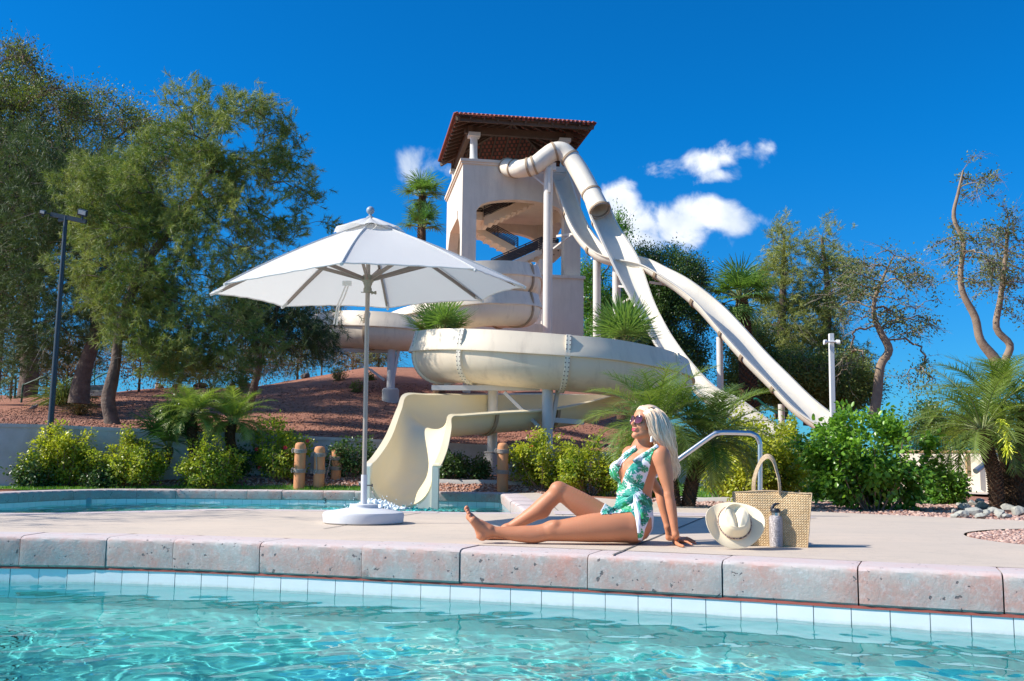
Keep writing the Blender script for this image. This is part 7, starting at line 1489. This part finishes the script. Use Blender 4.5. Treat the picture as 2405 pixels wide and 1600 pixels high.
M_PEB, t, b, tc = newmat('pink granite chips'); at = N(t, 'ShaderNodeAttribute', attribute_name='tint'); cr = N(t, 'ShaderNodeValToRGB'); t.links.new(at.outputs['Fac'], cr.inputs[0]); cr.color_ramp.elements[0].color = (.26,.13,.10,1); cr.color_ramp.elements[1].color = (.62,.44,.36,1); t.links.new(cr.outputs[0], b.inputs['Base Color']); b.inputs['Roughness'].default_value = .9
M_PEBR = M_PEB.copy(); M_PEBR.name = 'red rock chips'; e_ = [n for n in M_PEBR.node_tree.nodes if n.type == 'VALTORGB'][0].color_ramp.elements; e_[0].color = (.16,.065,.042,1); e_[1].color = (.42,.21,.135,1)
def reg_isl(r, n): a = r.uniform(0, 6.28, n); q = np.sqrt(r.random(n))*.99; return np.stack([4.72+1.43*np.cos(a)*q, 7.02+1.33*np.sin(a)*q], 1)
pebbles('gravel', reg_isl, 9000, .010, .020, 1, M_PEB, 'pink granite chips filling the round bed in the deck')
def reg_bed(r, n):
    p = np.stack([r.uniform(2.0, 8.5, n*3), r.uniform(8.0, 15.5, n*3)], 1); ok = ~inside(outer, p[:, 0], p[:, 1]) & (p[:, 0] > 2.0); return p[ok][:n]
pebbles('gravel', reg_bed, 16000, .014, .030, 2, M_PEB, 'pink granite gravel spread beyond the right edge of the deck')
def reg_hill(r, n):
    p = np.stack([r.uniform(-13, 5, n), 17.6+r.random(n)**1.5*14], 1); return p[p[:, 1] > wall_y(p[:, 0])+.2]
pebbles('gravel', reg_hill, 34000, .010, .028, 3, M_PEBR, 'loose red rock scattered over the slope')
def reg_front(r, n):
    p = np.stack([r.uniform(-7, 2.2, n), 16.68+r.random(n)*1.2], 1); return p
pebbles('gravel', reg_front, 7000, .012, .028, 4, M_PEB, 'loose chips along the bed behind the far pool')
# splash where the slide meets the water
sf = Field((-2.7, 12.7, -.35), (-.95, 15.1, .12), .013); r = np.random.default_rng(8)
for i in range(26): sf.ell((-1.88+r.normal(0, .16), 14.05+r.normal(0, .3), -.21), (r.uniform(.08,.16), r.uniform(.08,.16), r.uniform(.02,.07)), k=.04)
for i in range(1100):
    a = r.normal(0, .22); b_ = r.normal(0, .40); h = math.exp(-(a*a/.12+b_*b_/.3)); sf.ell((-1.88+a, 14.0+b_, -.215+r.uniform(-.01, .19)*h), (r.uniform(.008,.028), r.uniform(.008,.028), r.uniform(.006,.03)), k=.016)
sv, sfq = sf.mesh(); o = mk('splash', sv, sfq, None, smooth=True); tag(o, 'white foam splashing where the slide enters the water', 'foam', kind='stuff')
m, t, b, tc = newmat('foam'); b.inputs['Base Color'].default_value = (.82,.88,.90,1); b.inputs['Roughness'].default_value = .4; b.inputs['Subsurface Weight'].default_value = 0.0; o.data.materials.append(m)
mb = MB()
for i in range(160):
    a = r.normal(0, .30); b_ = r.normal(0, .5); s = r.uniform(.004, .011); c = (-1.88+a, 14.0+b_, -.2+abs(r.normal(0, .12))*math.exp(-(a*a+b_*b_)/.5)); mb.lathe([(s*.1,-s),(s*.8,-s*.5),(s*.8,s*.5),(s*.1,s)], c, 5)
o2 = mb.build('splash_drops', m, None); tag(o2, 'drops thrown up by the slide splash', 'foam', kind='stuff')
# writing on the tiles: depth mark at the far pool, tiny marks at the near edge
def text_obj(name, s, loc, size, xdir, m, parent=None):
    cu = bpy.data.curves.new(name, 'FONT'); cu.body = s; cu.size = size; cu.extrude = .0005; cu.align_x = 'CENTER'; ot = bpy.data.objects.new(name, cu); COL.objects.link(ot); me = bpy.data.meshes.new_from_object(ot); bpy.data.objects.remove(ot); me.materials.append(m); o = bpy.data.objects.new(name, me); COL.objects.link(o)
    x = unit(xdir); z = np.cross(x, (0, 0, 1.)); M = Matrix((( x[0], 0, z[0], loc[0]), (x[1], 0, z[1], loc[1]), (x[2], 1, z[2], loc[2]), (0, 0, 0, 1))); o.matrix_world = M; return o
M_BLK = mat('black tile ink', (.01,.015,.02), .3)
q = P(768,1174,16.33); o = text_obj('depth_mark', '3', (q[0]-.03, 16.33, -.20), .12, (1,0,0), M_BLK); tag(o, 'black depth number on the far pool tile', 'tile marking')
q = P(122,1186,14.6); 
mb = MB(); c = P(207,1179,15.75); mb.box((c[0], c[1]-.03, -.19), (.13,.03,.12)); o = mb.build('skimmer_plate', mat('grey skimmer plastic', (.40,.44,.44), .6), None, bevel=.006); tag(o, 'square grey fitting in the far pool tiles', 'pool fitting')
# a tree outside the left of the picture: its thin shade falls across the deck
tree('shade_tree', 'sparse leafy tree standing on the deck out of sight to the left', 'tree', [(np.array([-10.6, 7.6, -.05]), .12), (np.array([-10.5, 7.6, 1.5]), .10), (np.array([-10.2, 7.7, 3.2]), .08), (np.array([-9.9, 7.8, 4.6]), .05)],
     [(np.array([-9.9, 7.9, 5.4]), np.array([1.9, 2.0, .7]))], 60, 'dia', 26, .07, M_LEAF_O, seed=51, sig=.22, twigs=30, tip=.006)
